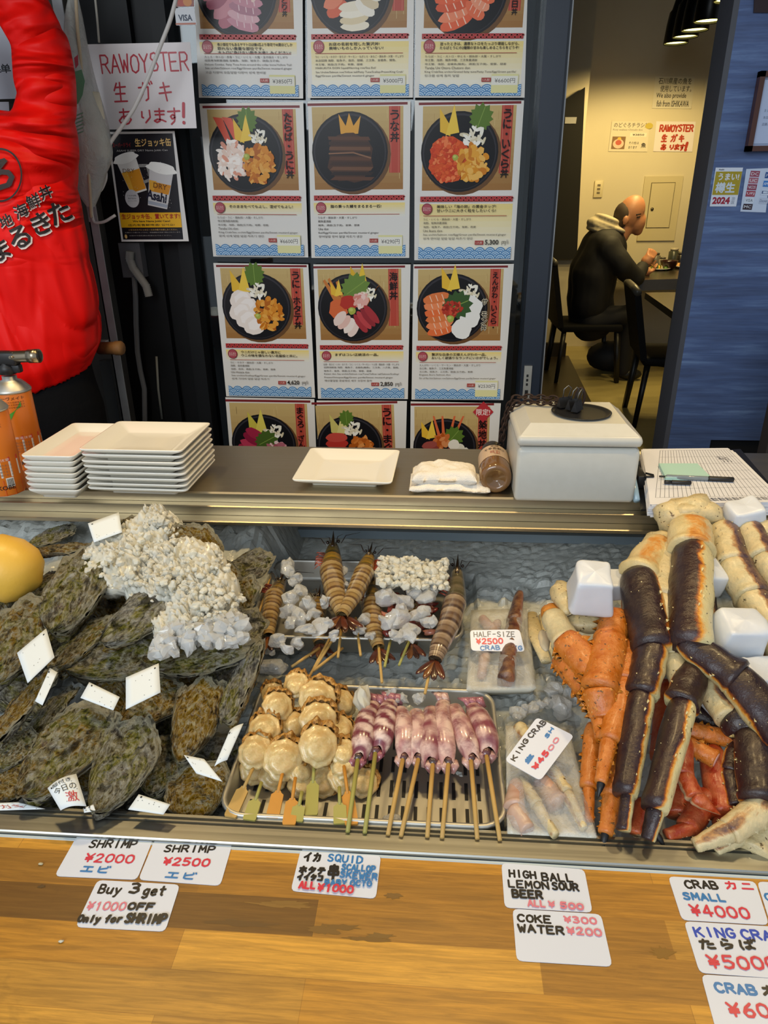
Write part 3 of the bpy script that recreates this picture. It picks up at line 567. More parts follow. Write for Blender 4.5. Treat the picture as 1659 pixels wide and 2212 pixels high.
L4 = ['うに・ホタテ・錦糸卵・大葉・すしがり', '海胆、扇貝蓋澆飯', '海胆、扇貝、鶏蛋(玉子焼)、紫蘇、甜姜', 'Uni Hotate don', 'Sea urchin/Scallop/Egg/Green perilla/Sweet mustard ginger', '성게 가리비 덮밥 달걀 차조기']
P = poster
P('menu_poster', 'pink sashimi bowl menu poster at top left, price sticker 3850', [(414, -130), (653, -132), (655, 213), (430, 211)], 'deluxe', '大とろづくし中とり丼', '', ['希少部位でもあるヤマトロは鮪1匹より寿司で40貫ほどしか', '取れない貴重な部位です。', '大トロに負けない脂をお楽しみください!'], ['大とろ・中トロ・赤身・うに・いくら・大葉・玉子焼き・すしがり', '超豪華海鮮蓋澆飯 金槍魚、海胆、鮭魚子、鶏蛋(玉子焼)', 'Deluxe Combo. Fatty Tuna from around the collar bone/Yellow Tail/', 'Sea urchin/Salmon roe/Egg/Green perilla/Sweet mustard ginger', '고급 다랑어 모듬덮밥 다랑어 성게 연어알'], '¥3850円', True, False)
P('menu_poster', 'orange and white sashimi bowl menu poster at top middle, price sticker 5000', [(662, -132), (896, -133), (892, 211), (665, 212)], 'luxury', '海鮮丼', '', ['お店の名前を冠した贅沢丼!', '美味いものしか入っていない!'], ['うに・いくら・ホタテ・甘えび・サーモン・ねぎとろ・あなご・錦糸卵・大葉・すしがり', '本店招牌 海胆、鮭魚子、扇貝、甜蝦、三文魚、金槍魚、鰻魚、', '帝王蟹、鶏蛋(玉子焼)、紫蘇、甜姜', 'MARUKITA DON Squid/Herring roe/Sea Eel/', 'Sea Urchin/Salmon roe/Yellow tail/Fatty Tuna/Scallop/Prawn/King Crab/', 'Egg/Green perilla/Sweet mustard ginger'], '¥5000円', True, True)
P('menu_poster', 'salmon red bowl menu poster at top right, price sticker 6600', [(899, -133), (1143, -134), (1133, 211), (896, 211)], 'salmon2', 'うに・いくら百日丼', '', ['迷ったときは、濃厚なトロをたっぷり堪能しながら、', 'たらばとうにの2種類の甘みも楽しめるこちらをどうぞ!'], ['たらば・うに・大トロ・中とろ・錦糸卵・大葉・すしがり', '帝王蟹、海胆、鮪魚中腹、三文魚蓋澆飯', '帝王蟹、海胆、金槍魚(鮪魚)、鶏蛋(玉子焼)、紫蘇、甜姜', 'Taraba Uni Otoro Chutoro don', 'King Crab/Sea urchin/Grated fatty tuna/Fatty Tuna/Egg/Green perilla/', '킹크랩 성게 참치 덮밥'], '¥6600円', True, True)
P('menu_poster', 'crab and sea urchin bowl menu poster in left column, price sticker 6600', [(431, 224), (655, 220), (666, 556), (461, 554)], 'crabuni', 'たらば・うに丼', '', ['そのままをべてもよし、混ぜてもよし!'], L1, '¥6600円', True, False)
P('menu_poster', 'dark grilled eel bowl menu poster in middle column, price sticker 4290', [(665, 219), (887, 218), (884, 557), (673, 557)], 'unagi', 'うな丼', '', ['脂の乗った鰻をまるまる一匹!'], L2, '¥4290円', True, False)
P('menu_poster', 'salmon roe and sea urchin bowl menu poster in right column, 5,300 yen', [(896, 217), (1132, 217), (1110, 562), (895, 562)], 'uniikura', 'うに・いくら丼', '', ['美味しい「海の卵」の黄金タッグ!', '甘いウニに大きく粒をしたいくら!'], L3, '5,300', False, True)
P('menu_poster', 'white scallop and sea urchin bowl menu poster in left column, 4,620 yen', [(461, 568), (666, 571), (681, 859), (489, 856)], 'uniscallop', 'うに・ホタテ丼', '', ['ウニだけじゃ寂しい貴方に', 'ウニの味を損なわない名脇役と共に。'], L4, '4,620', False, False)
P('menu_poster', 'mixed seafood bowl menu poster in middle column, 2,850 yen', [(677, 571), (887, 571), (881, 862), (687, 861)], 'kaisen', '海鮮丼', '', ['まずはコレ!正統派の一品。'], ['白身・甘エビ・いか・まぐろ・うに・いくら・サーモン・つぶ貝・錦糸卵・大葉・すしがり', '招牌海鮮飯 海胆、鮪魚子、金槍魚(鮪魚)、三文魚、八爪魚、甜蝦、', '鮭魚子、扇貝、鶏蛋(玉子焼)、紫蘇、甜姜', 'Kaisen don Sea urchin/Salmon roe/Tuna/Yellow tail/Salmon/Scallop/', 'Prawn/Octopus/Egg/Green perilla/Sweet mustard ginger', '해산물덮밥 흰살생선 새우 오징어 참치'], '2,850', False, False)
P('menu_poster', 'salmon, roe and flounder fin bowl menu poster in right column, price sticker 2530', [(893, 571), (1110, 570), (1087, 864), (889, 863)], 'salmon', 'えんがわ・いくら・', '', ['贅沢な白身の王様えんがわの一品。', 'おいしく欲張りなランチにいかがでしょう。'], ['えんがわ・いくら・サーモン・錦糸卵・大葉・すしがり', '左口魚、鮭魚子、三文魚蓋澆飯', '左口魚、鮭魚子、三文魚、鶏蛋(玉子焼)、紫蘇', 'Engawa Ikura Salmon don', 'Fin of flat fish/Salmon roe/Salmon/Egg/Green perilla/Sweet mustard ginger'], '¥2530円', True, False, 'サーモン丼')
P('menu_poster', 'red and pink tuna bowl menu poster at the bottom of left column', [(487, 858), (679, 862), (690, 1165), (512, 1160)], 'tuna', 'まぐろ・ざんまい丼', '', ['まぐろづくし!'], L4[1:], '2,530', False, False)
P('menu_poster', 'tuna and sea urchin bowl menu poster at the bottom of middle column', [(684, 865), (879, 866), (872, 1165), (692, 1165)], 'unituna', 'うに・まぐろ丼', '', ['うにとまぐろ!'], L4[1:], '3,300', False, False)
P('menu_poster', 'crab leg bowl menu poster with red diamond badge at bottom right', [(887, 867), (1082, 871), (1060, 1168), (885, 1166)], 'limited', ' 築地丼', '', ['築地の味!'], L4[1:], '3,300', False, False, None, True)
# ------------------------------------------------------------------ handwritten raw oyster sheet and the beer poster at the left
def raw_oyster(corners, mk, name, label, cat, pen, wd):
    S = px_sheet(corners, mk, .0008, .00008, col='#d9d2d2'); bl, br, tr, tl = [np.array(q) for q in S.Q]; A = lambda u, v: tl+(tr-tl)*u+(bl-tl)*v
    Wd = np.linalg.norm(tr-tl)
    S.hand('RAWOYSTER', A(.11, .33), A(.95, .32), Wd*.17*.85, wd, pen, 3, gap=.9)
    for c, u, v, h in (('生', .18, .66, .16), ('ガ', .42, .66, .16), ('キ', .62, .66, .15), ('あ', .185, .93, .13), ('り', .40, .92, .11), ('ま', .53, .92, .12), ('す', .67, .93, .13)):
        a = A(u, v); S.hand(c, a, a+np.array((Wd*.125, 0)), Wd*h*.95, wd, pen, 1)
    a = A(.85, .70); bb = A(.83, .86); S.stroke([a, bb], wd*1.9, pen, True); S.ell(*A(.825, .93), wd*1.1, wd*1.1, pen, 8)
    return tag(S.build(name), label, cat)
raw_oyster([(185, 96), (411, 91), (425, 277), (221, 280)], lambda x, y: atY(x, y, 2.16), 'oyster_sign', 'handwritten red RAW OYSTER sign sheet hanging left of the menu posters', 'sign', '#b23a45', .0042)
S = px_sheet([(231, 285), (377, 283), (408, 521), (263, 522)], lambda x, y: atY(x, y, 2.2), .0012, .00008, col='#d6d2ce')
bl, br, tr, tl = [np.array(q) for q in S.Q]; A = lambda u, v: tuple(tl+(tr-tl)*u*(1)+(bl-tl)*v)
def Rr(u0, v0, u1, v1, c): S.poly([A(u0, v1), A(u1, v1), A(u1, v0), A(u0, v0)], c)
def Tt(t, u0, v0, u1, v1, c, bold=0): a = A(u0, v1); b2 = A(u1, v0); S.text(t, a[0], a[1], b2[0], b2[1], c, bold)
Rr(.03, .02, .97, .98, '#17141a'); Tt('スーパードライ', .06, .095, .33, .135, '#9c2a2a', .02); Tt('生ジョッキ缶', .40, .06, .93, .13, '#d8b06a', .04); Tt('ASAHI SUPER DRY Nama Jokki Can', .11, .155, .87, .178, '#bdb8b4')
def beer(cx, cy, w, h, rot, can):
    c, q = math.cos(rot), math.sin(rot); B = lambda x, y: A(cx+(x*c-y*q), cy+(x*q+y*c)*.62)
    S.poly([B(-w, -h), B(w, -h), B(w*.82, h), B(-w*.82, h)], '#c9c5c4' if can else '#dcd8d2')
    S.poly([B(-w*.92, -h*.25), B(w*.92, -h*.25), B(w*.8, h*.9 if not can else h*.25), B(-w*.8, h*.9 if not can else h*.25)], '#d08a24')
    S.poly([B(-w*.92, -h*.3), B(-w*.3, -h*.3), B(-w*.45, h*.88 if not can else h*.2), B(-w*.78, h*.88 if not can else h*.2)], '#e3a83a')
    pts = [B(w*1.25*math.cos(a)*(1+.12*math.sin(5*a)), -h*1.0+h*.28*math.sin(a)) for a in np.linspace(0, 2*PI, 22, endpoint=False)]; S.poly(pts, '#efece6')
    return B
B1 = beer(.30, .385, .155, .26, -.28, False); S.stroke([B1(.16, -.1), B1(.27, -.07), B1(.25, .13), B1(.14, .14)], .008, '#8a8884', True); a = B1(-.11, -.11); S.text('DRY', a[0], a[1]-.006, a[0]+.035, a[1]+.004, '#6a4a2c')
B2 = beer(.69, .50, .18, .29, .22, True); 
a = B2(-.20, .13); S.text('Asahi', a[0], a[1]-.012, a[0]+.060, a[1]+.014, '#1a1c30', .04, rot=-.25); a = B2(-.10, -.02); S.text('DRY', a[0], a[1]-.006, a[0]+.04, a[1]+.008, '#7a4a1c', .02, rot=-.2)
S.poly([B2(-.15, .22), B2(.15, .22), B2(.14, .27), B2(-.14, .27)], '#9aa0ac')
S.ell(*A(.255, .595), .021, .024, '#bdb9ba', 20); Tt('フタが全開。', .18, .56, .33, .575, '#3a3434', .02); Tt('泡が出る!', .19, .585, .32, .6, '#3a3434', .02); Tt('生ジョッキ缶', .19, .61, .32, .622, '#6a6464')
Rr(.03, .725, .97, .865, '#e0a81e'); Tt('生ジョッキ缶、置いてます!', .06, .735, .95, .785, '#a02a1c', .05); Tt('We have Nama Jokki Cans!', .22, .795, .80, .82, '#1c1816', .03); Tt('店内有售鮮啤酒! 있어요!', .14, .83, .86, .853, '#1c1816', .02)
Tt('こちらのスペシャルビールは冷蔵でお楽しみください。', .14, .878, .90, .895, '#d8b06a'); Tt('お酒は二十歳になってから。飲酒運転は法律で禁止されています。', .08, .905, .95, .918, '#a8a29c'); Tt('妊娠中や授乳期の飲酒はおやめください。', .14, .935, .8, .948, '#9a948e'); S.ell(*A(.085, .95), .004, .006, '#d8b06a', 10)
r = random.Random(4)
for k in range(40): S.z += 2e-6; S.ell(*A(.1+.8*r.random(), .25+.45*r.random()), .0008, .0008, '#c8c4c0', 6, 0, False)
o = tag(S.build('beer_poster'), 'black beer poster with two foaming drinks below the oyster sign', 'poster')
b = MB(); b.blob(atY(403, 519, 2.195), .006, 8, 6); b.build('pin', simple('pale_pin', '#d8d69a', .3), o, 'pale pin at lower right corner')
S = px_sheet([(-60, 30), (25, 34), (45, 213), (-60, 216)], lambda x, y: atY(x, y, 2.15), .0008, .0001, col='#c9ccd6')
a = S.px(4, 158); c2 = S.px(21, 138); S.text('单', a[0], a[1], c2[0], c2[1], '#2a2a30', .03); a = S.px(-20, 158); c2 = S.px(0, 138); S.text('菜', a[0], a[1], c2[0], c2[1], '#2a2a30', .03); tag(S.build('menu_sheet'), 'white menu sheet behind the raised red sleeve at left edge', 'sign')
S = px_sheet([(-60, 221), (19, 220), (24, 300), (-60, 300)], lambda x, y: atY(x, y, 2.15), .0008, .0001, col='#c4c6d0'); tag(S.build('paper_sheet'), 'lower white sheet behind the red jacket shoulder', 'sign')
S = px_sheet([(377, 18), (419, 16), (425, 54), (381, 55)], lambda x, y: atY(x, y, 2.2), .0006, .0001, col='#c9cbd0'); bl = S.Q[0]; a = S.px(386, 46); c2 = S.px(415, 31); S.text('VISA', a[0], a[1], c2[0], c2[1], '#26304a', .04)
a = S.px(380, 54); c2 = S.px(423, 49); S.rect(a[0], a[1], c2[0], c2[1], '#b06a54'); tag(S.build('card_sticker', MAT['laminate']), 'white card payment sticker with blue letters near the top left post', 'sticker')
S = px_sheet([(377, -40), (418, -42), (419, 14), (378, 15)], lambda x, y: atY(x, y, 2.2), .0006, .0001, col='#8a5048'); a = S.px(383, 12); c2 = S.px(416, 2); S.ell(*S.px(392, 4), .012, .01, '#a8402e', 14); S.ell(*S.px(405, 4), .012, .01, '#c07a3a', 14); tag(S.build('card_sticker', MAT['laminate']), 'reddish card payment sticker just above the white one', 'sticker')
# ------------------------------------------------------------------ blue wall notices
BW = lambda x, y: atY(x, y, 2.398)
t = thing('framed_certificate', 'brown framed certificate on the blue wall', 'picture frame', BW(1645, 240))
fr_o = [BW(*c) for c in ((1629, 156), (1745, 156), (1720, 328), (1600, 328))]
X0 = fr_o[3][0]+.008; X1 = X0+.16; Z0, Z1 = fr_o[3][2], fr_o[0][2]
b = MB(); w_ = .014
for lo, hi in (((X0, 2.372, Z0), (X1, 2.396, Z0+w_)), ((X0, 2.372, Z1-w_), (X1, 2.396, Z1)), ((X0, 2.372, Z0), (X0+w_, 2.396, Z1)), ((X1-w_, 2.372, Z0), (X1, 2.396, Z1))): b.box(lo, hi)
b.build('frame', simple('dark_red_brown_wood', '#4a2418', .35), t)
S = Sheet((X0+w_, 2.39, Z0+w_), (1, 0, 0), (0, 0, 1), .002, .0001); ww, hh = X1-X0-2*w_, Z1-Z0-2*w_; S.base([(0, 0), (ww, 0), (ww, hh), (0, hh)], '#aab8d8'); S.rect(.004, .004, ww-.004, hh-.004, '#7a8aa8'); S.rect(.006, .006, ww-.006, hh-.006, '#b4c2e0')
S.text('認定証', ww*.3, hh*.72, ww*.8, hh*.84, '#5a6478')
for k, tx in enumerate(('まるきた殿', '本店は', '店舗として認定します')): S.text(tx, .02, hh*(.5-.1*k), .02+.012*len(tx)*.6, hh*(.545-.1*k), '#6a748c')
S.build('certificate', MAT['laminate'], t)
S = px_sheet([(1546, 362), (1605, 362), (1590, 446), (1533, 446)], BW, .0005, .0001, col='#d4dbe8'); W_ = np.linalg.norm(np.array(S.Q[1])-S.Q[0]); H_ = S.Q[3][1]
S.rect(.001, H_*.30, W_-.001, H_*.9, '#a8962e'); S.text('うまい!', W_*.14, H_*.68, W_*.9, H_*.85, '#d8dce4', .05); S.text('樽生', W_*.1, H_*.36, W_*.82, H_*.62, '#c9d4e0', .05); S.text('2024', W_*.06, H_*.06, W_*.72, H_*.25, '#9c2a3c', .05); S.text('品質認定', W_*.78, H_*.06, W_*.9, H_*.25, '#8a94a4')
S.text('Asahi', W_*.1, H_*.93, W_*.3, H_*.97, '#3a3a44', .02); tag(S.build('draft_beer_sticker'), 'gold and white 2024 sticker on the blue wall', 'sticker')
S = px_sheet([(1612, 365), (1664, 363), (1654, 459), (1599, 457)], BW, .0005, .0001, col='#c3d0e6'); W_ = np.linalg.norm(np.array(S.Q[1])-S.Q[0]); H_ = S.Q[3][1]
for k, (c, tx) in enumerate((('#96485c', 'DC'), ('#a86878', 'UC'), ('#8a3a52', 'NICOS'), ('#a04a58', 'UFJ'), ('#d0dae8', 'VISA'), ('#3a2c34', 'MC'))):
    y = H_*(.86-.155*k); S.rect(W_*.06, y-.004, W_*.42, y+.012, c); S.text(tx, W_*.1, y, W_*.38, y+.008, '#e0e6f0' if k != 4 else '#3a4258')
for k, (c, tx) in enumerate((('#2a5090', 'JCB'), ('#3a7ac8', 'AMEX'), ('#c9d6ea', 'D'), ('#b8c4da', 'Discover'))):
    y = H_*(.84-.2*k); S.rect(W_*.64, y-.004, W_*.97, y+.012, c); S.text(tx, W_*.66, y, W_*.95, y+.008, '#e6edf6' if k < 2 else '#4a5a80')
tag(S.build('payment_sticker'), 'pale sheet of card payment logos below the certificate', 'sticker')
S = px_sheet([(1630, -40), (1700, -40), (1690, 28), (1627, 28)], BW, .004, .0001, col='#33282c'); tag(S.build('dark_plaque'), 'dark brown plaque at the top of the blue wall', 'plaque')
# ------------------------------------------------------------------ notices inside on the back wall
IW = lambda x, y: atY(x, y, 6.296)
S = px_sheet([(1416, 165), (1501, 166), (1493, 235), (1408, 234)], IW, .001, .0002, col='#c9c2ae'); W_ = np.linalg.norm(np.array(S.Q[1])-S.Q[0]); H_ = S.Q[3][1]
for k, (tx, a, b2) in enumerate((('石川県産の魚を', .07, .9), ('使用しています。', .14, .92), ('We also provide', .06, .82), ('fish from ISHIKAWA', .1, .92))): S.text(tx, W_*a, H_*(.76-.235*k), W_*b2, H_*(.96-.235*k), '#3c3a34', .02)
tag(S.build('ishikawa_notice', MAT['paint']), 'handwritten notice of four black lines, highest on the back wall', 'notice')
raw_oyster([(1418, 262), (1503, 263), (1495, 328), (1411, 327)], IW, 'oyster_notice', 'red RAW OYSTER notice on the back wall inside', 'notice', '#a8402e', .011)
S = px_sheet([(1322, 262), (1403, 263), (1398, 328), (1314, 327)], IW, .001, .0002, col='#cfc6b0'); W_ = np.linalg.norm(np.array(S.Q[1])-S.Q[0]); H_ = S.Q[3][1]
S.text('のどぐろチラシ丼', W_*.06, H_*.8, W_*.95, H_*.96, '#4a4438', .02); S.text('Rosy seabass Chirashi don', W_*.05, H_*.68, W_*.8, H_*.76, '#5a5448'); S.rect(W_*.5, H_*.5, W_*.92, H_*.63, '#ddd6c4'); S.text('¥3850', W_*.56, H_*.53, W_*.86, H_*.6, '#3a342c', .02)
S.rect(W_*.06, H_*.08, W_*.40, H_*.5, '#7a5a34'); S.ell(W_*.23, H_*.26, W_*.14, H_*.16, '#d8b8a4', 16); S.ell(W_*.23, H_*.3, W_*.08, H_*.09, '#b8503a', 12); S.ell(W_*.24, H_*.43, W_*.05, H_*.05, '#cfa83a', 10)
S.text('その他は', W_*.5, H_*.25, W_*.75, H_*.34, '#4a4438'); S.text('あります', W_*.5, H_*.1, W_*.72, H_*.19, '#4a4438'); S.ell(W_*.95, H_*.86, W_*.1, H_*.1, '#b8a43a', 12)
S.text('魚', W_*.82, H_*.14, W_*.94, H_*.3, '#3a342c', .03); tag(S.build('bowl_notice', MAT['paint']), 'notice with a small rice bowl picture on the back wall inside', 'notice')
S = px_sheet([(1524, 168), (1600, 168), (1592, 236), (1516, 235)], IW, .001, .0002, col='#c9c2ae'); W_ = np.linalg.norm(np.array(S.Q[1])-S.Q[0]); H_ = S.Q[3][1]
S.rect(W_*.05, H_*.47, W_*.9, H_*.92, '#b89a26'); S.text('スタッフ募集', W_*.15, H_*.78, W_*.7, H_*.88, '#5a4a1c'); S.text('コース', W_*.1, H_*.55, W_*.4, H_*.64, '#6a5a2c'); S.text('あり', W_*.5, H_*.53, W_*.75, H_*.66, '#a03a26'); S.ell(W_*.4, H_*.24, W_*.2, H_*.2, '#4a3a30', 14); S.ell(W_*.38, H_*.26, W_*.14, H_*.12, '#b86a50', 12)
tag(S.build('yellow_notice', MAT['paint']), 'yellow and white notice beside the blue wall edge inside', 'notice')
# ================================================================== THINGS ON THE STEEL SHELF
def plate_mesh(name, w, d, h=.021):
    b = MB(); V = []; 
    prof = [(.62, 0.0), (.66, .0), (.66, .003), (.70, .004), (.985, h-.004), (1.0, h-.0012), (.995, h), (.975, h), (.66, .0085), (.60, .0075), (.3, .0072)]
    def ring(k, z):
        hw, hd = w/2*k, d/2*(1-(1-k)*w/d*.9) if k < 1 else d/2*k; r = .008*k; P = []
        for cx, cy, a in ((hw-r, hd-r, 0), (-hw+r, hd-r, 90), (-hw+r, -hd+r, 180), (hw-r, -hd+r, 270)):
            for j in range(4): q = math.radians(a+30*j); P.append((cx+r*math.cos(q), cy+r*math.sin(q), z))
        return P
    for k, z in prof: V += ring(k, z)
    n = 16; m_ = len(prof); Fs = [(i*n+j, i*n+(j+1) % n, (i+1)*n+(j+1) % n, (i+1)*n+j) for i in range(m_-1) for j in range(n)]+[tuple(range(n-1, -1, -1)), tuple((m_-1)*n+j for j in range(n))]
    b.add(V, Fs, None, True); return b.build(name, MAT['porcelain'], None, True)
ORD = ['lowest', 'second from the bottom', 'third from the bottom', 'fourth from the bottom', 'fifth from the bottom', 'sixth from the bottom', 'seventh from the bottom', 'eighth from the bottom']
def stack(n, cx, cy, w, d, rot, lab, group):
    r = random.Random(n); p0 = plate_mesh('serving_plate', w, d)
    for k in range(n):
        o = p0 if k == 0 else p0.copy()
        if k: COL.objects.link(o)
        o.location = (cx+(r.random()-.5)*.004, cy+(r.random()-.5)*.004, SHZ+.0004+k*.0106); o.rotation_euler = (0, 0, rot+(r.random()-.5)*.012)
        tag(o, 'white rectangular plate, %s in the %s' % ('topmost' if k == n-1 else ORD[k], lab), 'plate', group)
stack(8, -.529, 1.216, .187, .166, -.02, 'taller right-hand stack of eight plates', 'plates in the taller stack')
stack(7, -.678, 1.221, .098, .193, -.02, 'narrow left-hand stack of seven plates', 'plates in the narrow stack')
o = plate_mesh('serving_plate', .185, .178); o.location = (-.168, 1.278, SHZ+.0004); o.rotation_euler = (0, 0, -.03); tag(o, 'single empty white plate alone on the steel shelf', 'plate')
# gas canisters and torch
def can(name, x, y, lab, torch):
    t = thing(name, lab, 'gas canister', (x, y, SHZ)); R = .033; H = .154
    b = MB(); b.lathe([(R*.96, 0), (R, .002), (R, H), (R*.97, H+.003)], (x, y, SHZ+.0004), 40)
    body = b.build('can_body', simple('orange_printed_tin', '#e0771c', .35), t)
    b = MB(); b.lathe([(R*1.03, H), (R*1.05, H+.003), (R*1.0, H+.006), (R*.8, H+.014), (R*.62, H+.02), (R*.4, H+.023), (R*.4, H+.03), (R*.1, H+.03)], (x, y, SHZ), 32); b.build('can_collar', MAT['tray'], t)
    def wrap(u0, z0, poly, col, dz=.0003, M=b): pass
    b = MB(); RR = R+.0004
    def patch(a0, a1, z0, z1, col, rr=RR):
        n = 12; V = []; 
        for i in range(n+1):
            q = math.radians(a0+(a1-a0)*i/n-90); V += [(x+rr*math.cos(q), y+rr*math.sin(q), SHZ+z0), (x+rr*math.cos(q), y+rr*math.sin(q), SHZ+z1)]
        b.add(V, [(2*i, 2*i+2, 2*i+3, 2*i+1) for i in range(n)], col)
    patch(-180, 180, .035, .064, '#d8d2cc'); patch(-180, 180, .064, .072, '#cc3a2c'); patch(-180, 180, .0, .03, '#c85a18')
    q = [(-30, .08), (-30, .108), (46, .142), (44, .112), (20, .082)]; rr = RR+.0003
    V = []; n = 10
    for i in range(n+1):
        f = i/n; a = math.radians(-30+78*f-90); zt = .104+.026*f; zb = .072+.068*f; V += [(x+rr*math.cos(a), y+rr*math.sin(a), SHZ+zb), (x+rr*math.cos(a), y+rr*math.sin(a), SHZ+zt)]
    b.add(V, [(2*i, 2*i+2, 2*i+3, 2*i+1) for i in range(n)], '#4ea034')
    def ctext(s, a0, a1, z0, z1, col, bold=.02):
        V, Fs = glyphs(s, bold); lo, hi = V.min(0), V.max(0); X = (V-lo)/(hi-lo); P_ = []
        for u, v in X: a = math.radians(a0+(a1-a0)*u-90); P_.append((x+(R+.0009)*math.cos(a), y+(R+.0009)*math.sin(a), SHZ+z0+(z1-z0)*v))
        b.add(P_, Fs, col)
    ctext('パワーゴーヴメイト', -70, 62, .143, .15, '#3a2418'); 
    for k in range(3): ctext('火気と高温に注意 高圧ガス可燃性ガス', -70, 60, .137-.005*k, .1405-.005*k, '#4a2c18', 0)
    ctext('火気厳禁・高温注意', -60, 60, .0655, .0705, '#e8d8d0')
    for k in range(4): ctext('使用後は必ずガスを抜いて捨てること', -66, 64, .038+.006*k, .042+.006*k, '#6a645e', 0)
    ctext('KOBE', 10, 60, .012, .02, '#3a2018')
    for k in range(9): patch(40+k*2.2, 40+k*2.2+(1.2 if k % 2 else .7), .018, .032, '#1a1a1a', RR+.0005)
    patch(38, 61, .016, .034, '#e0dcd4', RR+.0002)
    b.build('can_label', MAT['paint_satin'], t)
    if torch:
        z = SHZ+H+.032
        b = MB(); b.lathe([(.009, 0), (.016, .002), (.016, .016), (.011, .02), (.011, .034)], (x, y, z), 20); rbox(b, (x-.03, y-.011, z+.018), (x+.026, y+.011, z+.045), .005); rbox(b, (x+.01, y-.007, z+.004), (x+.028, y+.007, z+.02), .003); hd = b.build('torch_head', MAT['black'], t)
        b = MB(); q = [(x+.012, y, z+.034), (x+.016, y, z+.0345), (x+.055, y-.002, z+.036), (x+.068, y-.003, z+.0366)]; b.tube(q, [.0105, .0115, .0115, .0115], 20); b.tube([(x+.05, y-.002, z+.0359), (x+.0705, y-.003, z+.0367)], [.013, .013], 20)
        b.tube([(x+.022, y-.01, z+.036), (x+.022, y-.0145, z+.036)], .0025, 8)
        b.build('burner_tube', steel('nickel_brass_tube', '#a89a84', .25), hd)
        b = MB(); b.tube([(x+.0706, y-.003, z+.0367), (x+.0712, y-.003, z+.0367)], [.010, .010], 16); b.build('burner_mouth', MAT['black'], hd)
can('gas_torch', -.825, 1.30, 'orange gas canister with a metal torch burner behind the plates', True)
can('gas_canister', -.796, 1.168, 'nearer orange gas canister cut off by the left edge', False)
# ------------------------------------------------------------------ cash box with dish, chain and clips
t = thing('cash_box', 'white plastic box with a sloping lid and black round dish on top', 'box', (.24, 1.24, SHZ))
cbx0, cbx1, cby0, cby1 = .138, .344, 1.158, 1.345
b = MB(); rbox(b, (cbx0, cby0, SHZ+.0003), (cbx1, cby1, SHZ+.1), .008, 4); b.build('box_body', MAT['white_plastic'], t)
b = MB(); x0, x1, y0, y1 = cbx0-.0015, cbx1+.0015, cby0-.0015, cby1+.0015
rbox(b, (x0, y0, SHZ+.102), (x1, y1, SHZ+.122), .008, 4)
ch = .024; zt = SHZ+.136; V = [(x0+.006, y0+.006, SHZ+.121), (x1-.006, y0+.006, SHZ+.121), (x1-.006, y1-.006, SHZ+.121), (x0+.006, y1-.006, SHZ+.121), (x0+.024, y0+.03, zt), (x1-.024, y0+.03, zt), (x1-.024, y1-.024, zt), (x0+.024, y1-.024, zt)]
b.add(V, [(4, 5, 6, 7), (0, 1, 5, 4), (1, 2, 6, 5), (2, 3, 7, 6), (3, 0, 4, 7)]); b.build('lid', MAT['white_plastic'], t)
dx, dy = .256, 1.247
b = MB(); b.lathe([(.0, zt+.0006), (.046, zt+.0006), (.052, zt+.003), (.0525, zt+.004), (.050, zt+.004), (.044, zt+.002), (.04, zt+.0016), (.0, zt+.0016)], (dx, dy, 0), 40); b.build('coin_dish', simple('black_dish', '#15161a', .4), t)
def chain(pts, step, name, mat, lab):
    P = np.array(pts, float); seg = np.linalg.norm(np.diff(P, axis=0), axis=1); cum = np.r_[0, np.cumsum(seg)]; n = int(cum[-1]/step); b = MB()
    for k in range(n):
        s_ = (k+.5)*step; p = np.array([np.interp(s_, cum, P[:, i]) for i in range(3)]); p2 = np.array([np.interp(min(s_+.003, cum[-1]), cum, P[:, i]) for i in range(3)]); p1 = np.array([np.interp(max(s_-.003, 0), cum, P[:, i]) for i in range(3)])
        d = nrm(p2-p1); up = np.array((0, 0, 1.0)) if k % 2 else nrm(np.cross(d, (0.1, 0, 1))); a = nrm(np.cross(up, d)); loop = []
        for q in np.linspace(0, 2*PI, 13): loop.append(p+d*math.cos(q)*step*.78+a*math.sin(q)*step*.42)
        b.tube(loop, .0017, 6, cap=False)
    return tag(b.build(name, mat), lab, 'chain')
RUST = simple('rusty_iron', '#3a2418', .75, .3, var=(300, '#221812'))
chain([(.128, 1.34, 1.098), (.126, 1.335, 1.16), (.130, 1.33, 1.2), (.142, 1.325, 1.232), (.17, 1.318, 1.236), (.21, 1.312, 1.236), (.236, 1.30, 1.236), (.244, 1.288, 1.234), (.20, 1.285, 1.2335), (.165, 1.293, 1.2335), (.142, 1.305, 1.225), (.131, 1.315, 1.19), (.127, 1.322, 1.14)], .0115, 'rusty_chain', RUST, 'rusty brown chain draped over the back corner of the white box')
t = thing('binder_clip', 'black binder clips bunched on the round black dish', 'clip', (.245, 1.262, zt+.002))
for k, (ox, oy, an) in enumerate(((-.012, .012, .5), (.0, .0, .75), (.006, -.012, 1.0))):
    c, s_ = math.cos(an), math.sin(an); M_ = lambda p: (.243+ox+p[0]*c-p[1]*s_, 1.262+oy+p[0]*s_+p[1]*c, zt+.0045+p[2])
    b = MB(); V = [M_(p) for p in ((-.014, -.006, 0), (.014, -.006, 0), (.014, 0, .018), (-.014, 0, .018), (-.014, .006, 0), (.014, .006, 0))]; b.add(V, [(0, 1, 2, 3), (3, 2, 5, 4), (0, 4, 5, 1), (0, 3, 4), (1, 5, 2)]); b.build('clip_body', MAT['black'], t)
    b = MB(); b.tube([M_(p) for p in ((-.006, 0, .017), (-.008, -.004, .034), (0, -.005, .04), (.008, -.004, .034), (.006, 0, .017))], .0009, 6); b.build('clip_wire', MAT['pot'], t)
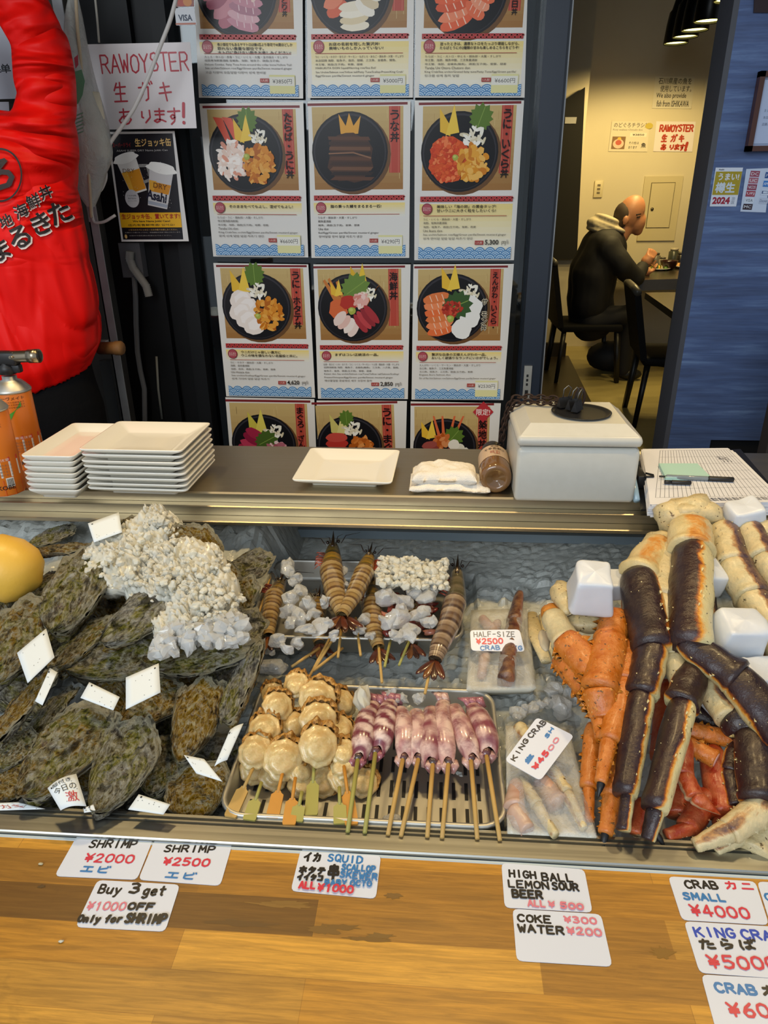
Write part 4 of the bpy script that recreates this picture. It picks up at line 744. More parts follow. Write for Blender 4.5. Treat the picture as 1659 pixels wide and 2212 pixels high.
b = MB(); L = [(.256+.008*math.cos(q), 1.272, zt+.022+.018*math.sin(q)) for q in np.linspace(0, 2*PI, 15)]; b.tube(L, .0022, 8, cap=False); tag(b.build('iron_ring', RUST), 'rusty iron ring holding the chain end on the box lid', 'ring')
# plastic wrap behind box (pale blue bag corner)
b = MB(); b.tube([(.352, 1.17, 1.0915), (.352, 1.2, 1.105), (.351, 1.25, 1.14), (.351, 1.3, 1.16)], [.006, .008, .006, .003], 8); tag(b.build('plastic_wrap', simple('pale_blue_plastic_film', '#a8c4d4', .25)), 'pale blue plastic wrap tucked at right side of the white box', 'plastic wrap')
# ------------------------------------------------------------------ spice bottle lying on its side, towel
t = thing('spice_bottle', 'brown spice bottle lying with its base towards the front beside the box', 'bottle', (.108, 1.2, SHZ))
r0 = .0285; a0 = np.array((.1075, 1.192, SHZ+r0+.0004)); dr = nrm((.02, 1, .0)); ax = np.cross(dr, (0, 0, 1))
MM = lambda p: a0+dr*p[2]+ax*p[0]+np.array((0, 0, 1.0))*p[1]
b = MB(); b.lathe([(.0, .006), (.008, .006), (.009, .003), (.015, .003), (.016, .001), (.021, .0), (r0*.93, .002), (r0, .008), (r0, .105), (r0*.8, .12), (r0*.62, .126), (r0*.62, .135)], n=32, M=MM)
b.build('bottle_body', simple('amber_powder_in_clear_plastic', '#6d4c2c', .12, var=(50, '#7d5a34'), Coat__Weight=.6), t)
b = MB(); b.lathe([(r0*.72, .128), (r0*.74, .13), (r0*.74, .152), (r0*.66, .155)], n=28, M=MM); b.build('cap', simple('black_cap', '#1c1a18', .4), t)
b = MB(); n = 24; rr = r0+.0005
V = []
for i in range(n+1): q = PI*(-.1+1.2*i/n); V += [MM((rr*math.cos(q), rr*math.sin(q), .045)), MM((rr*math.cos(q), rr*math.sin(q), .104))]
b.add(V, [(2*i, 2*i+1, 2*i+3, 2*i+2) for i in range(n)], '#c3a98c')
def btext(s, a0_, a1_, z0, z1, col):
    V, Fs = glyphs(s, .03); lo, hi = V.min(0), V.max(0); X = (V-lo)/(hi-lo); b.add([MM(((rr+.0006)*math.cos(PI*(a0_+(a1_-a0_)*u)), (rr+.0006)*math.sin(PI*(a0_+(a1_-a0_)*u)), z0+(z1-z0)*v)) for u, v in X], Fs, col)
btext('七味唐辛子', .28, .72, .078, .09, '#2a2018'); btext('江戸', .4, .6, .055, .072, '#a8341c'); btext('国産', .42, .58, .094, .101, '#3a2c1c')
b.build('bottle_label', MAT['paint_satin'], t)
def towel():
    b = MB(); r = random.Random(2); cx, cy = .026, 1.222
    def slab(x0, x1, y0, y1, z0, z1, lift, seed):
        nx, ny = 30, 22; V = []; 
        for top in (0, 1):
            for j in range(ny+1):
                for i in range(nx+1):
                    u, v = i/nx, j/ny; e = min(u, 1-u, v, 1-v)*7; k = min(1, e)**.5; x = x0+(x1-x0)*u; y = y0+(y1-y0)*v+.008*math.sin(u*3)
                    mid = (z0+z1)/2+lift*u*0; nz = mnoise.noise((x*40, y*40, seed))*.006+mnoise.noise((x*120, y*120, seed))*.002
                    z = mid+((z1-z0)/2*k if top else -(z1-z0)/2*k)+nz*(1 if top else .3); V.append((x, y, z+lift*math.sin(u*PI)*v))
        n1 = (nx+1)*(ny+1); I = lambda t_, i, j: t_*n1+j*(nx+1)+i; Fs = []
        for j in range(ny):
            for i in range(nx): Fs.append((I(1, i, j), I(1, i+1, j), I(1, i+1, j+1), I(1, i, j+1))); Fs.append((I(0, i, j+1), I(0, i+1, j+1), I(0, i+1, j), I(0, i, j)))
        for i in range(nx): Fs.append((I(0, i, 0), I(0, i+1, 0), I(1, i+1, 0), I(1, i, 0))); Fs.append((I(1, i, ny), I(1, i+1, ny), I(0, i+1, ny), I(0, i, ny)))
        for j in range(ny): Fs.append((I(1, 0, j), I(1, 0, j+1), I(0, 0, j+1), I(0, 0, j))); Fs.append((I(0, nx, j), I(0, nx, j+1), I(1, nx, j+1), I(1, nx, j)))
        b.add(V, Fs, None, True)
    slab(-.047, .098, 1.178, 1.262, SHZ+.0008, SHZ+.016, 0, 1); slab(-.043, .074, 1.187, 1.262, SHZ+.011, SHZ+.037, .002, 5)
    N = Nodes('white_terry_cloth'); N.p(Base__Color=rgba('#e9e3d8'), Roughness=.95); N.bump(N.noise(N.coord('Object'), 700, 2), .8, .002)
    return tag(b.build('folded_towel', N.m), 'folded white terry towel on the steel shelf', 'towel')
towel()
# ------------------------------------------------------------------ clipboard, paper stack, sticky pad, pens
t = thing('clipboard', 'black clipboard under the stack of gridded order sheets', 'clipboard', (.46, 1.25, SHZ))
q = [atZ(*c, 1.096) for c in ((1372, 980), (1600, 968), (1700, 1085), (1385, 1098))]
b = MB(); b.prism([(p[0], p[1]) for p in q][::-1], SHZ+.0004, SHZ+.004); b.build('board', MAT['black'], t)
c0 = atZ(1383, 1018, 1.118); b = MB(); rbox(b, (c0[0]-.010, c0[1]-.028, SHZ+.004), (c0[0]+.006, c0[1]+.03, 1.119), .002); b.tube([c0+(.004, -.02, .004), c0+(.016, -.026, .003), c0+(.016, -.03, .002), c0+(-.0, -.03, .001)], .002, 8); b.tube([c0+(0, .022, .002), c0+(0, .026, .01)], .004, 10); b.build('clip', MAT['black'], t)
r = random.Random(8)
base = [(1388, 970), (1572, 968), (1690, 1084), (1404, 1090)]
q0 = [atZ(*c, 1.1165) for c in base]
t2 = thing('paper_stack', 'stack of white gridded order sheets on the clipboard', 'paper stack', (.47, 1.25, SHZ+.0045))
for k in range(9):
    z = SHZ+.0045+k*.0024; dxy = [((r.random()-.5)*.006, (r.random()-.5)*.006) for _ in range(4)]; ext = .03*(1-k/9)
    b = MB(); P_ = [(p[0]+d[0]+(ext if i in (1, 2) else 0), p[1]+d[1]) for i, (p, d) in enumerate(zip(q0, dxy))][::-1]; b.prism(P_, z, z+.0023); b.build('paper_ream', simple('white_paper_ream', '#d2d3da' if k % 2 else '#dfe0e4', .8), t2)
S = px_sheet(base, lambda x, y: atZ(x, y, SHZ+.0268), .0003, .00006, col='#dcdde4'); bl, br, tr, tl = [np.array(p) for p in S.Q]; A = lambda u, v: tuple((tl+(tr-tl)*u)*(1-v)+(bl+(br-bl)*u)*v)
S.up()
for k in range(27): S.stroke([A(.2+.79*k/26, .04), A(.05+.94*k/26, .9)], .0007, '#53565e')
for v in (.04, .18, .32, .46, .62, .76, .9): S.stroke([A(.16*(1-v)+.04, v), A(.99, v)], .0007, '#53565e')
S.text('予約', *A(.8, .3), *A(.88, .18), '#2a2c34')
for k in range(12): S.text('電話', *A(.32+.055*k, .97), *A(.355+.055*k, .92), '#3a3c44')
S.build('order_sheet', MAT['paint'], t2)
zp = SHZ+.0272
q = [atZ(*c, zp+.004) for c in ((1423, 1003), (1506, 1003), (1534, 1031), (1438, 1034))]
b = MB(); b.prism([(p[0], p[1]) for p in q][::-1], zp, zp+.006); tag(b.build('sticky_pad', simple('mint_sticky_notes', '#a9cfc6', .8)), 'mint green sticky note pad on the order sheets', 'sticky notes')
def pen(pts, r_, cols, lab, nm='pen'):
    t = thing(nm, lab, 'pen', pts[0]); P_ = [atZ(*c, zp+.0045) for c in pts]
    for (f0, f1, rr, m_, pn) in cols:
        b = MB(); a = P_[0]+(P_[1]-P_[0])*f0; c = P_[0]+(P_[1]-P_[0])*f1; b.tube([a, a+(c-a)*.03, a+(c-a)*.97, c], [rr*.7, rr, rr, rr*.8], 14); b.build(pn, m_, t)
    return t
def setloc(t, p): t.location = tuple(map(float, p))
CLEARP = simple('smoky_clear_plastic', '#8d979c', .1, Transmission__Weight=.3)
def pen2(nm, lab, a, c, cols):
    A0, A1 = atZ(*a, zp+.0048), atZ(*c, zp+.0048); t = thing(nm, lab, 'pen', A0)
    for (f0, f1, rr, m_, pn) in cols:
        b = MB(); p = A0+(A1-A0)*f0; q = A0+(A1-A0)*f1; b.tube([p, p+(q-p)*.03, p+(q-p)*.97, q], [rr*.7, rr, rr, rr*.8], 14); b.build(pn, m_, t)
pen2('ballpoint_pen', 'long clear barrelled pen with black grip below the sticky pad', (1424, 1029), (1585, 1036), [(0, .1, .0018, MAT['black'], 'clicker'), (.09, .66, .0040, CLEARP, 'barrel'), (.66, 1.0, .0045, MAT['black'], 'grip')])
pen2('ballpoint_pen', 'short black capped pen lying nearest on the order sheets', (1435, 1041), (1493, 1043), [(0, .25, .0034, MAT['black'], 'cap'), (.25, 1.0, .0038, MAT['black'], 'barrel')])
# ================================================================== LEFT SIDE: metal angle, conduit box, bag, cords, bar
W_ = lambda x, y, Y: atY(x, y, Y)
b = MB(); b.box((-.992, 2.10, .28), (-.966, 2.104, 1.52)); b.box((-.992, 2.10, .28), (-.988, 2.13, 1.52))
b.box((-.992, 2.10, 1.52), (-.966, 2.104, 2.7)); tag(b.build('metal_angle_post', MAT['alu']), 'galvanised angle post standing behind the red jacket', 'metal post')
b = MB(); b.box((-1.05, 2.13, .28), (-1.015, 2.16, 1.12)); tag(b.build('metal_post', simple('dull_grey_post', '#3e4040', .5)), 'dull grey post between black trousers and angle post', 'metal post')
p = W_(190, 748, 2.0); q = W_(242, 750, 2.0)
b = MB(); b.box((p[0]-.15, 1.99, p[2]-.018), (q[0]-.004, 1.995, p[2]+.018)); b.box((p[0]-.15, 1.97, p[2]+.016), (q[0]-.004, 1.995, p[2]+.02)); b.box((p[0]-.15, 1.995, p[2]-.018), (p[0]-.1, 2.098, p[2]+.016)); tag(b.build('metal_bracket', MAT['alu']), 'galvanised bracket rail beside the red jacket hem', 'bracket')
p = W_(213, 752, 1.96); q = W_(262, 752, 1.96); b = MB(); b.tube([p, p+(q-p)*.7, p+(q-p)*.74, q, q+(q-p)*.08], [.018, .019, .021, .021, .017], 10, flat=.95); o = tag(b.build('wooden_bar', simple('worn_wood', '#8a6030', .7, var=(60, '#6c4820'))), 'worn wooden bar end held on the metal bracket', 'wooden bar')
t = thing('conduit_box', 'grey electric conduit box with a corrugated hose on the black frame', 'electric box', W_(288, 570, 2.24))
q = [W_(*c, 2.24) for c in ((265, 524), (306, 524), (315, 600), (272, 598))]; b = MB(); b.box((q[3][0], 2.22, q[3][2]), (q[1][0], 2.257, q[0][2])); b.build('box_cover', simple('grey_box', '#4c4a4c', .6), t)
b = MB(); pts = [W_(*c, 2.205) for c in ((281, 543), (280, 560), (288, 580), (303, 600), (316, 618), (322, 640))]; k = []
P_ = np.array(pts); n = 60; cum = np.linspace(0, 5, n); PP = np.array([[np.interp(c, range(6), P_[:, i]) for i in range(3)] for c in cum]); b.tube(PP, [.013 if i % 2 else .011 for i in range(n)], 10); b.build('corrugated_hose', simple('beige_grey_hose', '#77736c', .6), t)
b = MB(); b.tube([W_(*c, 2.22) for c in ((290, 598), (293, 640), (294, 700), (297, 760), (303, 800), (312, 840), (313, 905), (312, 960))], .0085, 8); b.build('down_cable', simple('grey_cable', '#4e4e50', .6), t)
b = MB(); b.tube([W_(*c, 2.25) for c in ((338, 770), (342, 840), (350, 905))], .004, 6); tag(b.build('thin_cable', simple('pale_cable', '#6a6a64', .6)), 'thin pale cable low on the black frame', 'cable')
def cord(nm, pts, Y, r_, col, lab):
    P_ = np.array([W_(*c, Y) for c in pts]); n = len(P_); u = np.linspace(0, n-1, n*6); idx = np.arange(n)
    Q = np.array([[np.interp(x, idx, P_[:, i]) for i in range(3)] for x in u])
    for _ in range(4): Q[1:-1] = (Q[:-2]+Q[1:-1]*2+Q[2:])/4
    b = MB(); b.tube(Q, r_, 8); return tag(b.build(nm, simple(col+'_cord', {'beige': '#b3a183', 'white': '#c6c2bd', 'grey': '#9a968c'}[col], .6)), lab, 'cord')
cord('hanging_cord', [(163, -20), (167, 60), (174, 130), (182, 230), (188, 330), (195, 420), (197, 470)], 2.02, .0042, 'beige', 'beige cord hanging straight down over the plastic bag')
cord('white_cable', [(385, -20), (368, 45), (350, 90), (320, 170), (290, 235), (262, 275), (240, 305), (231, 325)], 2.06, .0052, 'white', 'white cable running diagonally across the raw oyster sign')
cord('looped_cable', [(231, 325), (228, 360), (230, 385), (220, 410), (205, 420), (197, 430), (198, 460), (203, 482), (225, 480), (249, 465)], 2.08, .004, 'white', 'white cable looping below the plastic bag')
cord('hanging_cord', [(204, -20), (210, 40), (214, 92)], 2.14, .003, 'grey', 'thin grey cord ending at the top of the oyster sign')
# plastic bag, hung and half full: lofted with crumpling
def bag():
    rows = [(143, 158, -10), (136, 166, 30), (137, 172, 80), (144, 182, 140), (150, 200, 200), (158, 218, 250), (158, 232, 310), (154, 237, 345), (152, 220, 375), (158, 214, 410), (168, 205, 430), (184, 196, 447)]
    b = MB(); n = 20; V = []
    for k, (x0, x1, y) in enumerate(rows):
        a = W_(x0, y, 2.03); c = W_(x1, y, 2.03); m_ = (a+c)/2; hw = (c[0]-a[0])/2; d = .02+.045*math.sin(PI*min(1, k/9))
        for j in range(n):
            q = 2*PI*j/n; cr = 1+.16*mnoise.noise((q*2.2, k*.9, 3.0)); V.append((m_[0]+hw*math.cos(q), 2.05+d*math.sin(q)*cr, m_[2]+.006*mnoise.noise((q*3, k, 9))))
    m2 = len(rows); b.add(V, [(i*n+j, (i+1)*n+j, (i+1)*n+(j+1) % n, i*n+(j+1) % n) for i in range(m2-1) for j in range(n)], None, True)
    N = Nodes('translucent_plastic_bag'); v = N.coord('Object'); N.p(Base__Color=rgba('#c9cbc6'), Roughness=.22, Alpha=.62); N.bump(N.noise(v, 32, 5, .6, 1.0), .9, .012)
    t = b.build('plastic_bag', N.m); tag(t, 'translucent plastic bag hanging between red sleeve and oyster sign', 'plastic bag')
    me = t.data
    md = t.modifiers.new('s', 'SUBSURF'); md.levels = md.render_levels = 1
    Y = 1.975
    b = MB(); 
    for poly, col in (([(160, 155), (176, 150), (183, 175), (178, 205), (168, 225), (160, 220)], '#5f9a78'), ([(160, 125), (168, 118), (169, 140), (163, 148)], '#b34a5c')):
        b.add([W_(*c, Y) for c in poly], [tuple(range(len(poly)))], col)
        b.add([W_(*c, Y)+(0, .001, 0) for c in poly], [tuple(range(len(poly)))[::-1]], col)
    for k in range(6): p = W_(163, 252+8*k, Y); q = W_(180, 245+8*k, Y); b.add([p, q, q+(0, 0, .003), p+(0, 0, .003)], [(0, 1, 2, 3)], '#6f9c84')
    o = b.build('bag_print', MAT['paint'], t, label='green leaf and red mark printed on the bag')
    return t
bagobj = bag()
b = MB(); b.tube([W_(196, 200, 2.05), W_(205, 250, 2.05), W_(222, 340, 2.05)], [.022, .024, .022], 14); tag(b.build('white_roll', simple('cream_roll', '#d5ccb4', .7)), 'cream coloured roll inside the hanging plastic bag', 'roll')
# ================================================================== PEOPLE
def smooth_body(mb, voxel, iters=3, disp=None):
    me = bpy.data.meshes.new('tmp'); me.from_pydata(mb.v, [], mb.f); ob = bpy.data.objects.new('tmp', me); COL.objects.link(ob)
    md = ob.modifiers.new('r', 'REMESH'); md.mode = 'VOXEL'; md.voxel_size = voxel
    if iters: ms = ob.modifiers.new('s', 'SMOOTH'); ms.iterations = iters; ms.factor = .5
    dg = bpy.context.evaluated_depsgraph_get(); dg.update(); ev = ob.evaluated_get(dg); me2 = bpy.data.meshes.new_from_object(ev)
    bpy.data.objects.remove(ob)
    out = MB(); V = np.array([v.co for v in me2.vertices]); 
    if disp is not None:
        Nn = np.array([v.normal for v in me2.vertices]); V = V+Nn*np.array([disp(p) for p in V])[:, None]
    out.add(V, [tuple(p.vertices) for p in me2.polygons], None, True); return out
def loft(mb, rings, n=20):
    """rings: (center, rx, ry, tilt) ellipses, roughly horizontal"""
    V = []
    for (c, rx, ry) in rings:
        for j in range(n): q = 2*PI*j/n; V.append((c[0]+rx*math.cos(q), c[1]+ry*math.sin(q), c[2]))
    k = len(rings); mb.add(V, [(i*n+j, i*n+(j+1) % n, (i+1)*n+(j+1) % n, (i+1)*n+j) for i in range(k-1) for j in range(n)]+[tuple(range(n-1, -1, -1)), tuple((k-1)*n+j for j in range(n))])
def limb(mb, pts, rs, n=14):
    mb.tube(pts, rs, n)
    for p, r in zip(pts, rs): mb.blob(p, r*1.0, 14, 9)
def hand(mb, wrist, d, palm_n, s=1.0, curl=.6):
    d = nrm(d); pn = nrm(palm_n); sd = np.cross(d, pn); w = np.array(wrist)
    mb.blob(w+d*.045*s, (.04*s, .04*s, .04*s), 10, 8)
    mb.tube([w, w+d*.05*s, w+d*.085*s], [.024*s, .034*s, .034*s], 12)
    for k, L in enumerate((.066, .076, .072, .056)):
        o = w+d*.085*s+sd*(k-1.5)*.019*s; a = o+(d*math.cos(curl*.4)+pn*math.sin(curl*.4))*L*.5*s; c = a+(d*math.cos(curl*1.3)+pn*math.sin(curl*1.3))*L*.5*s; mb.tube([o, a, c], [.010*s, .0092*s, .0078*s], 8); mb.blob(c, .0078*s, 8, 6)
    o = w+d*.03*s-sd*.03*s; a = o-sd*.025*s+d*.02*s+pn*.012*s; c = a+d*.028*s+pn*.014*s; mb.tube([o, a, c], [.013*s, .0115*s, .009*s], 8); mb.blob(c, .009*s, 8, 6)
SKIN = simple('skin', '#b07a58', .5, Subsurface__Weight=.1)
# ---- staff member in red jacket, seen from behind, right arm raised
YP = 1.86
J = lambda x, y, dy=0: atY(x, y, YP+dy)
t = thing('person', 'person in a red staff jacket and black trousers reaching up, back turned', 'person', (-1.13, 1.88, .28))
cx = -1.115
b = MB()
def ringpx(xr, y, ry, w): p = J(xr, y); return ((p[0]-w, YP+.02, p[2]), w, ry)
rings = [ringpx(178, 800, .125, .215), ringpx(203, 745, .155, .235), ringpx(207, 690, .155, .235), ringpx(195, 620, .15, .225), ringpx(179, 540, .145, .215), ringpx(166, 480, .14, .21), ringpx(154, 400, .14, .205), ringpx(150, 330, .135, .205), ringpx(120, 275, .12, .19), ringpx(70, 250, .085, .12), ringpx(10, 235, .07, .07)]
# the back hem hangs lower towards the camera: extra lobe
loft(b, rings)
limb(b, [J(92, 322), J(100, 240), J(97, 160), J(88, 85), J(40, 10), J(-30, -60), J(-90, -120)], [.083, .075, .069, .066, .063, .055, .048])
la = np.array((cx-.22, YP, rings[8][0][2]-.02)); limb(b, [la, la+(-.06, .0, -.25), la+(-.04, -.1, -.48)], [.075, .065, .05])
zh = J(150, 800)[2]
def fold(p):
    x, y, z = p; d = 0; n0 = mnoise.noise((x*3, y*3, z*2.2)); crs = lambda q: 1-abs(math.sin(q))
    low = max(0, min(1, (1.56-z)/.3)); up = max(0, min(1, (z-1.60)/.1)); ang = math.atan2(z-1.75, x+1.25)
    d -= low*.011*crs(ang*13+2.0*n0)**2.0*min(1, (z-zh)/.1+.2)
    d -= up*.010*crs(z*20+x*11+1.6*mnoise.noise((x*4, y*4, z*4)))**2.0
    d -= (1-up)*(1-low*.7)*.006*crs((x*.7+z*1.0)*16+2*n0)**2.5
    d += .006*mnoise.noise((x*7, y*7, z*7))
    if z < zh+.02: d -= .008
    return d
jk = smooth_body(b, .008, 6, fold)
V = np.array(jk.v); 
# hem slopes: lower on the camera's side
w_ = np.clip((zh+.30-V[:, 2])/.30, 0, 1); V[:, 2] -= w_*np.clip((YP+.06-V[:, 1])/.2, 0, 1)*.05+w_*np.clip((-.93-V[:, 0])/.25, 0, 1)*.055
jk.v = V.tolist()
N = Nodes('red_nylon'); v = N.coord('Object'); N.p(Base__Color=(.80, .004, .002, 1), Roughness=.5, Specular__IOR__Level=.18)
zz = N.n('ShaderNodeSeparateXYZ', Vector=v).outputs['Z']; wlow = N.ramp(N.math('MULTIPLY', N.math('SUBTRACT', 1.38, zz), 4.0, True), [(0, '#000000'), (1, '#ffffff')])
fa = N.noise(N.coord('Object', (8.5, 5, 1.7), (0, -.35, 0)), 1.0, 2, .4, .7); fb = N.noise(N.coord('Object', (3.2, 3.2, 12), (0, .4, 0)), 1.0, 2, .4, .8)
rg = lambda f: N.math('ABSOLUTE', N.math('MULTIPLY', N.math('SUBTRACT', f, .5), 2.0))
N.bump(N.mix(wlow, rg(fb), rg(fa)), 1.0, .065); jacket = jk.build('jacket', N.m, t)
from mathutils.bvhtree import BVHTree
bvh = BVHTree.FromPolygons([tuple(p) for p in jk.v], jk.f)
# lettering laid on the back of the jacket
def on_jacket(x, y, lift=.002):
    d = ray(x, y); d = d/np.linalg.norm(d); hit = bvh.ray_cast(Vector(CAM), Vector(d))
    if hit[0] is None: return J(x, y, -.2)
    return np.array(hit[0])-d*lift
bt = MB()
def jtext(s, x, y, size, rot, col, bold=.03, lift=.002, dx=0, dy=0):
    V, Fs = glyphs(s, bold); lo, hi = V.min(0), V.max(0); X = (V-(lo+hi)/2)/max(hi-lo)*size; c, q = math.cos(rot), math.sin(rot)
    k = bold*size*.55
    for i, (ox, oy) in enumerate(((0, 0), (k, 0), (-k, 0), (0, k), (0, -k))): bt.add([on_jacket(x+ox+dx+a*c-b_*q, y+oy+dy-(a*q+b_*c), lift+i*.0001) for a, b_ in X], Fs, col)
for s, x, y, sz in (('築', -28, 492, 29), ('地', 12, 477, 29), ('海', 45, 455, 30), ('鮮', 72, 434, 30), ('丼', 98, 415, 28)): jtext(s, x, y, sz, .42, '#e8d8d0', .05, .005, 1.5, 2); jtext(s, x, y, sz, .42, '#1c0c0c', .03, .0065)
for s, x, y, sz in (('ま', 0, 540, 44), ('る', 42, 512, 46), ('き', 88, 482, 46), ('た', 128, 458, 46)): jtext(s, x, y, sz, .42, '#f0e4dc', .09, .005, 3, 3); jtext(s, x, y, sz, .42, '#1c0c0c', .05, .007)
ring = [(0, 378, 48, 58), ]
for k in range(48):
    a0, a1 = 2*PI*k/48, 2*PI*(k+1)/48; P_ = [(0+rr*math.cos(a)*(1), 378-rr*1.22*math.sin(a)) for a, rr in ((a0, 48), (a1, 48), (a1, 44.5), (a0, 44.5))]
    bt.add([on_jacket(*p, .006) for p in P_], [(0, 1, 2, 3)], '#200c0c')
jtext('ろ', -2, 378, 62, .2, '#241010', .09, .006)
bt.build('jacket_lettering', MAT['paint'], jacket, label='black lettering with white edges on the back')
# trousers
b = MB(); zr = rings[0][0][2]; hx = rings[1][0][0]+.01
loft(b, [((hx, YP+.02, zr+.06), .19, .115), ((hx, YP+.02, zr-.02), .195, .12), ((hx+.005, YP+.02, zr-.1), .20, .13), ((hx+.01, YP+.02, zr-.2), .195, .125)])
limb(b, [(hx+.105, YP+.02, zr-.16), (hx+.105, YP+.03, zr-.5), (hx+.1, YP+.03, .36)], [.095, .075, .06]); limb(b, [(hx-.085, YP+.02, zr-.16), (hx-.095, YP+.03, zr-.5), (hx-.1, YP+.03, .36)], [.095, .075, .06])
tb = smooth_body(b, .014, 3, lambda p: .004*mnoise.noise((p[0]*12, p[1]*12, p[2]*8))); N = Nodes('black_cotton'); N.p(Base__Color=rgba('#0a0a0c'), Roughness=.9, Specular__IOR__Level=.15); N.bump(N.noise(N.coord('Object'), 20, 4), .4, .01); tb.build('trousers', N.m, t)
# body: head, neck, hands, feet (outside the frame but whole)
b = MB(); hc = np.array((cx-.085, YP+.0, 2.0)); zs = rings[-1][0][2]
hc[2] = zs+.155; limb(b, [(hc[0], YP+.02, zs-.08), (hc[0], YP+.015, hc[2]-.04)], [.062, .056]); limb(b, [(cx, YP+.02, zs-.06), (cx+.03, YP+.02, zs-.3), (cx+.05, YP+.02, zr)], [.06, .075, .085]); limb(b, [(cx, YP+.02, zs-.08), J(40, 330), J(92, 322), J(98, 160), J(40, 10), J(-88, -118)], [.05, .05, .045, .04, .036, .03]); limb(b, [(cx, YP+.02, zs-.1), la, la+(-.06, .0, -.25), la+(-.04, -.1, -.47)], [.05, .05, .04, .03])
for s_ in (.1, -.095): limb(b, [(hx, YP+.02, zr), (hx+s_, YP+.02, zr-.16), (hx+s_, YP+.03, zr-.5), (hx+s_*.98, YP+.03, .42)], [.07, .06, .045, .035])
b.blob(hc, (.076, .095, .115), 16, 12); b.blob(hc+(0, .095, -.01), (.014, .018, .02), 8, 6); b.blob(hc+(.078, .0, -.005), (.012, .02, .03), 8, 6); b.blob(hc+(-.078, 0, -.005), (.012, .02, .03), 8, 6)
hand(b, J(-88, -118), J(-150, -190)-J(-88, -118), (0, 1, 0)); hand(b, la+(-.04, -.1, -.47), (0, -.1, -1), (1, 0, 0))
for s_ in (.1, -.1): limb(b, [(hx+s_, YP+.03, .42), (hx+s_, YP+.03, .34), (hx+s_, YP+.16, .315)], [.04, .045, .035])
smooth_body(b, .008, 3).build('body', SKIN, t)
b = MB(); b.blob(hc+(0, -.012, .022), (.084, .098, .108), 16, 12); b.build('hair', simple('black_hair', '#100e0e', .6), t)
# ---- seated diner in profile inside the shop
YM = 5.2
Mn = lambda x, y, dy=0: atY(x, y, YM+dy)
t = thing('person', 'bald person in a black jacket with pale hood eating at the inside table', 'person', Mn(1275, 720))
b = MB()
hd = Mn(1361, 461); b.blob(hd, (.088, .078, .118), 18, 14, rot=np.array(Matrix.Rotation(.45, 3, 'Y'))); b.blob(Mn(1374, 480), (.062, .06, .075), 14, 10); b.blob(Mn(1377, 497), (.035, .04, .035), 12, 8); b.tube([Mn(1336, 512), Mn(1352, 488)], [.062, .055], 14)
b.blob(Mn(1389, 472), (.022, .016, .022), 10, 8); b.tube([Mn(1387, 458), Mn(1392, 474)], [.011, .016], 8); b.blob(Mn(1387, 486), (.016, .022, .01), 10, 6); b.blob(Mn(1386, 455), (.018, .05, .012), 10, 6)
for s_ in (-1, 1): b.blob(Mn(1351, 476, s_*.08), (.02, .012, .03), 10, 8)
hand(b, Mn(1388, 577, -.03), Mn(1400, 560, -.03)-Mn(1388, 577, -.03), (0, 1, 0), 1.0, 1.1); hand(b, Mn(1375, 590, .15), (1, 0, .1), (0, 0, 1), 1.0, .9)
limb(b, [Mn(1336, 512), Mn(1303, 540), Mn(1280, 640), Mn(1278, 690)], [.055, .07, .08, .08]); limb(b, [Mn(1303, 540), Mn(1313, 535, -.17), Mn(1345, 575, -.2), Mn(1373, 600, -.17), Mn(1388, 578, -.04)], [.05, .04, .035, .032, .028]); limb(b, [Mn(1303, 540), Mn(1313, 535, .17), Mn(1345, 580, .21), Mn(1365, 602, .2), Mn(1376, 590, .14)], [.05, .04, .035, .032, .028])
for s_ in (-.1, .1): limb(b, [Mn(1278, 690), Mn(1280, 692, s_), Mn(1360, 681, s_), Mn(1355, 740, s_), Mn(1345, 800, s_)], [.07, .06, .045, .035, .03])
smooth_body(b, .008, 2).build('body', SKIN, t)
b = MB(); b.blob(Mn(1346, 466), (.062, .08, .085), 14, 10); b.blob(Mn(1340, 478), (.045, .074, .06), 12, 8); b.build('hair', simple('grey_stubble_hair', '#3a2c20', .8), t)
b = MB(); b.blob(Mn(1379, 478, -.05), (.008, .004, .008), 8, 6); b.tube([Mn(1374, 464, -.074), Mn(1384, 462, -.06)], .004, 6); b.tube([Mn(1376, 469, -.074), Mn(1383, 468, -.062)], .0035, 6); b.build('eye_and_brow', simple('dark_brow', '#1c120c', .7), t)
b = MB()
def vring(p, q, ry, n=18): pass
limb(b, [Mn(1278, 690), Mn(1274, 640), Mn(1282, 585), Mn(1303, 537), Mn(1322, 515)], [.155, .158, .165, .155, .09], 18)
for s_ in (-1, 1):
    limb(b, [Mn(1274, 655, s_*.08), Mn(1282, 590, s_*.09), Mn(1305, 535, s_*.09)], [.13, .14, .125], 16)
limb(b, [Mn(1313, 535, -.17), Mn(1345, 575, -.2), Mn(1373, 600, -.17), Mn(1388, 578, -.04)], [.085, .072, .062, .042]); limb(b, [Mn(1313, 535, .17), Mn(1345, 580, .21), Mn(1365, 602, .2), Mn(1378, 590, .14)], [.085, .07, .06, .042])
smooth_body(b, .013, 3, lambda p: .008*mnoise.noise((p[0]*9, p[1]*9, p[2]*9))).build('jacket', simple('black_down_jacket', '#0e0d0e', .75), t)
b = MB(); 
limb(b, [Mn(1280, 692, -.1), Mn(1360, 680, -.11), Mn(1352, 740, -.11), Mn(1345, 800, -.1)], [.1, .075, .06, .05]); limb(b, [Mn(1280, 692, .1), Mn(1362, 682, .11), Mn(1362, 740, .11), Mn(1358, 795, .1)], [.1, .075, .06, .05]); b.blob(Mn(1278, 690), (.15, .19, .12), 14, 10)
smooth_body(b, .014, 3).build('trousers', simple('dark_trousers', '#141419', .8), t)
SHOE = simple('black_shoe', '#0c0c0c', .5)
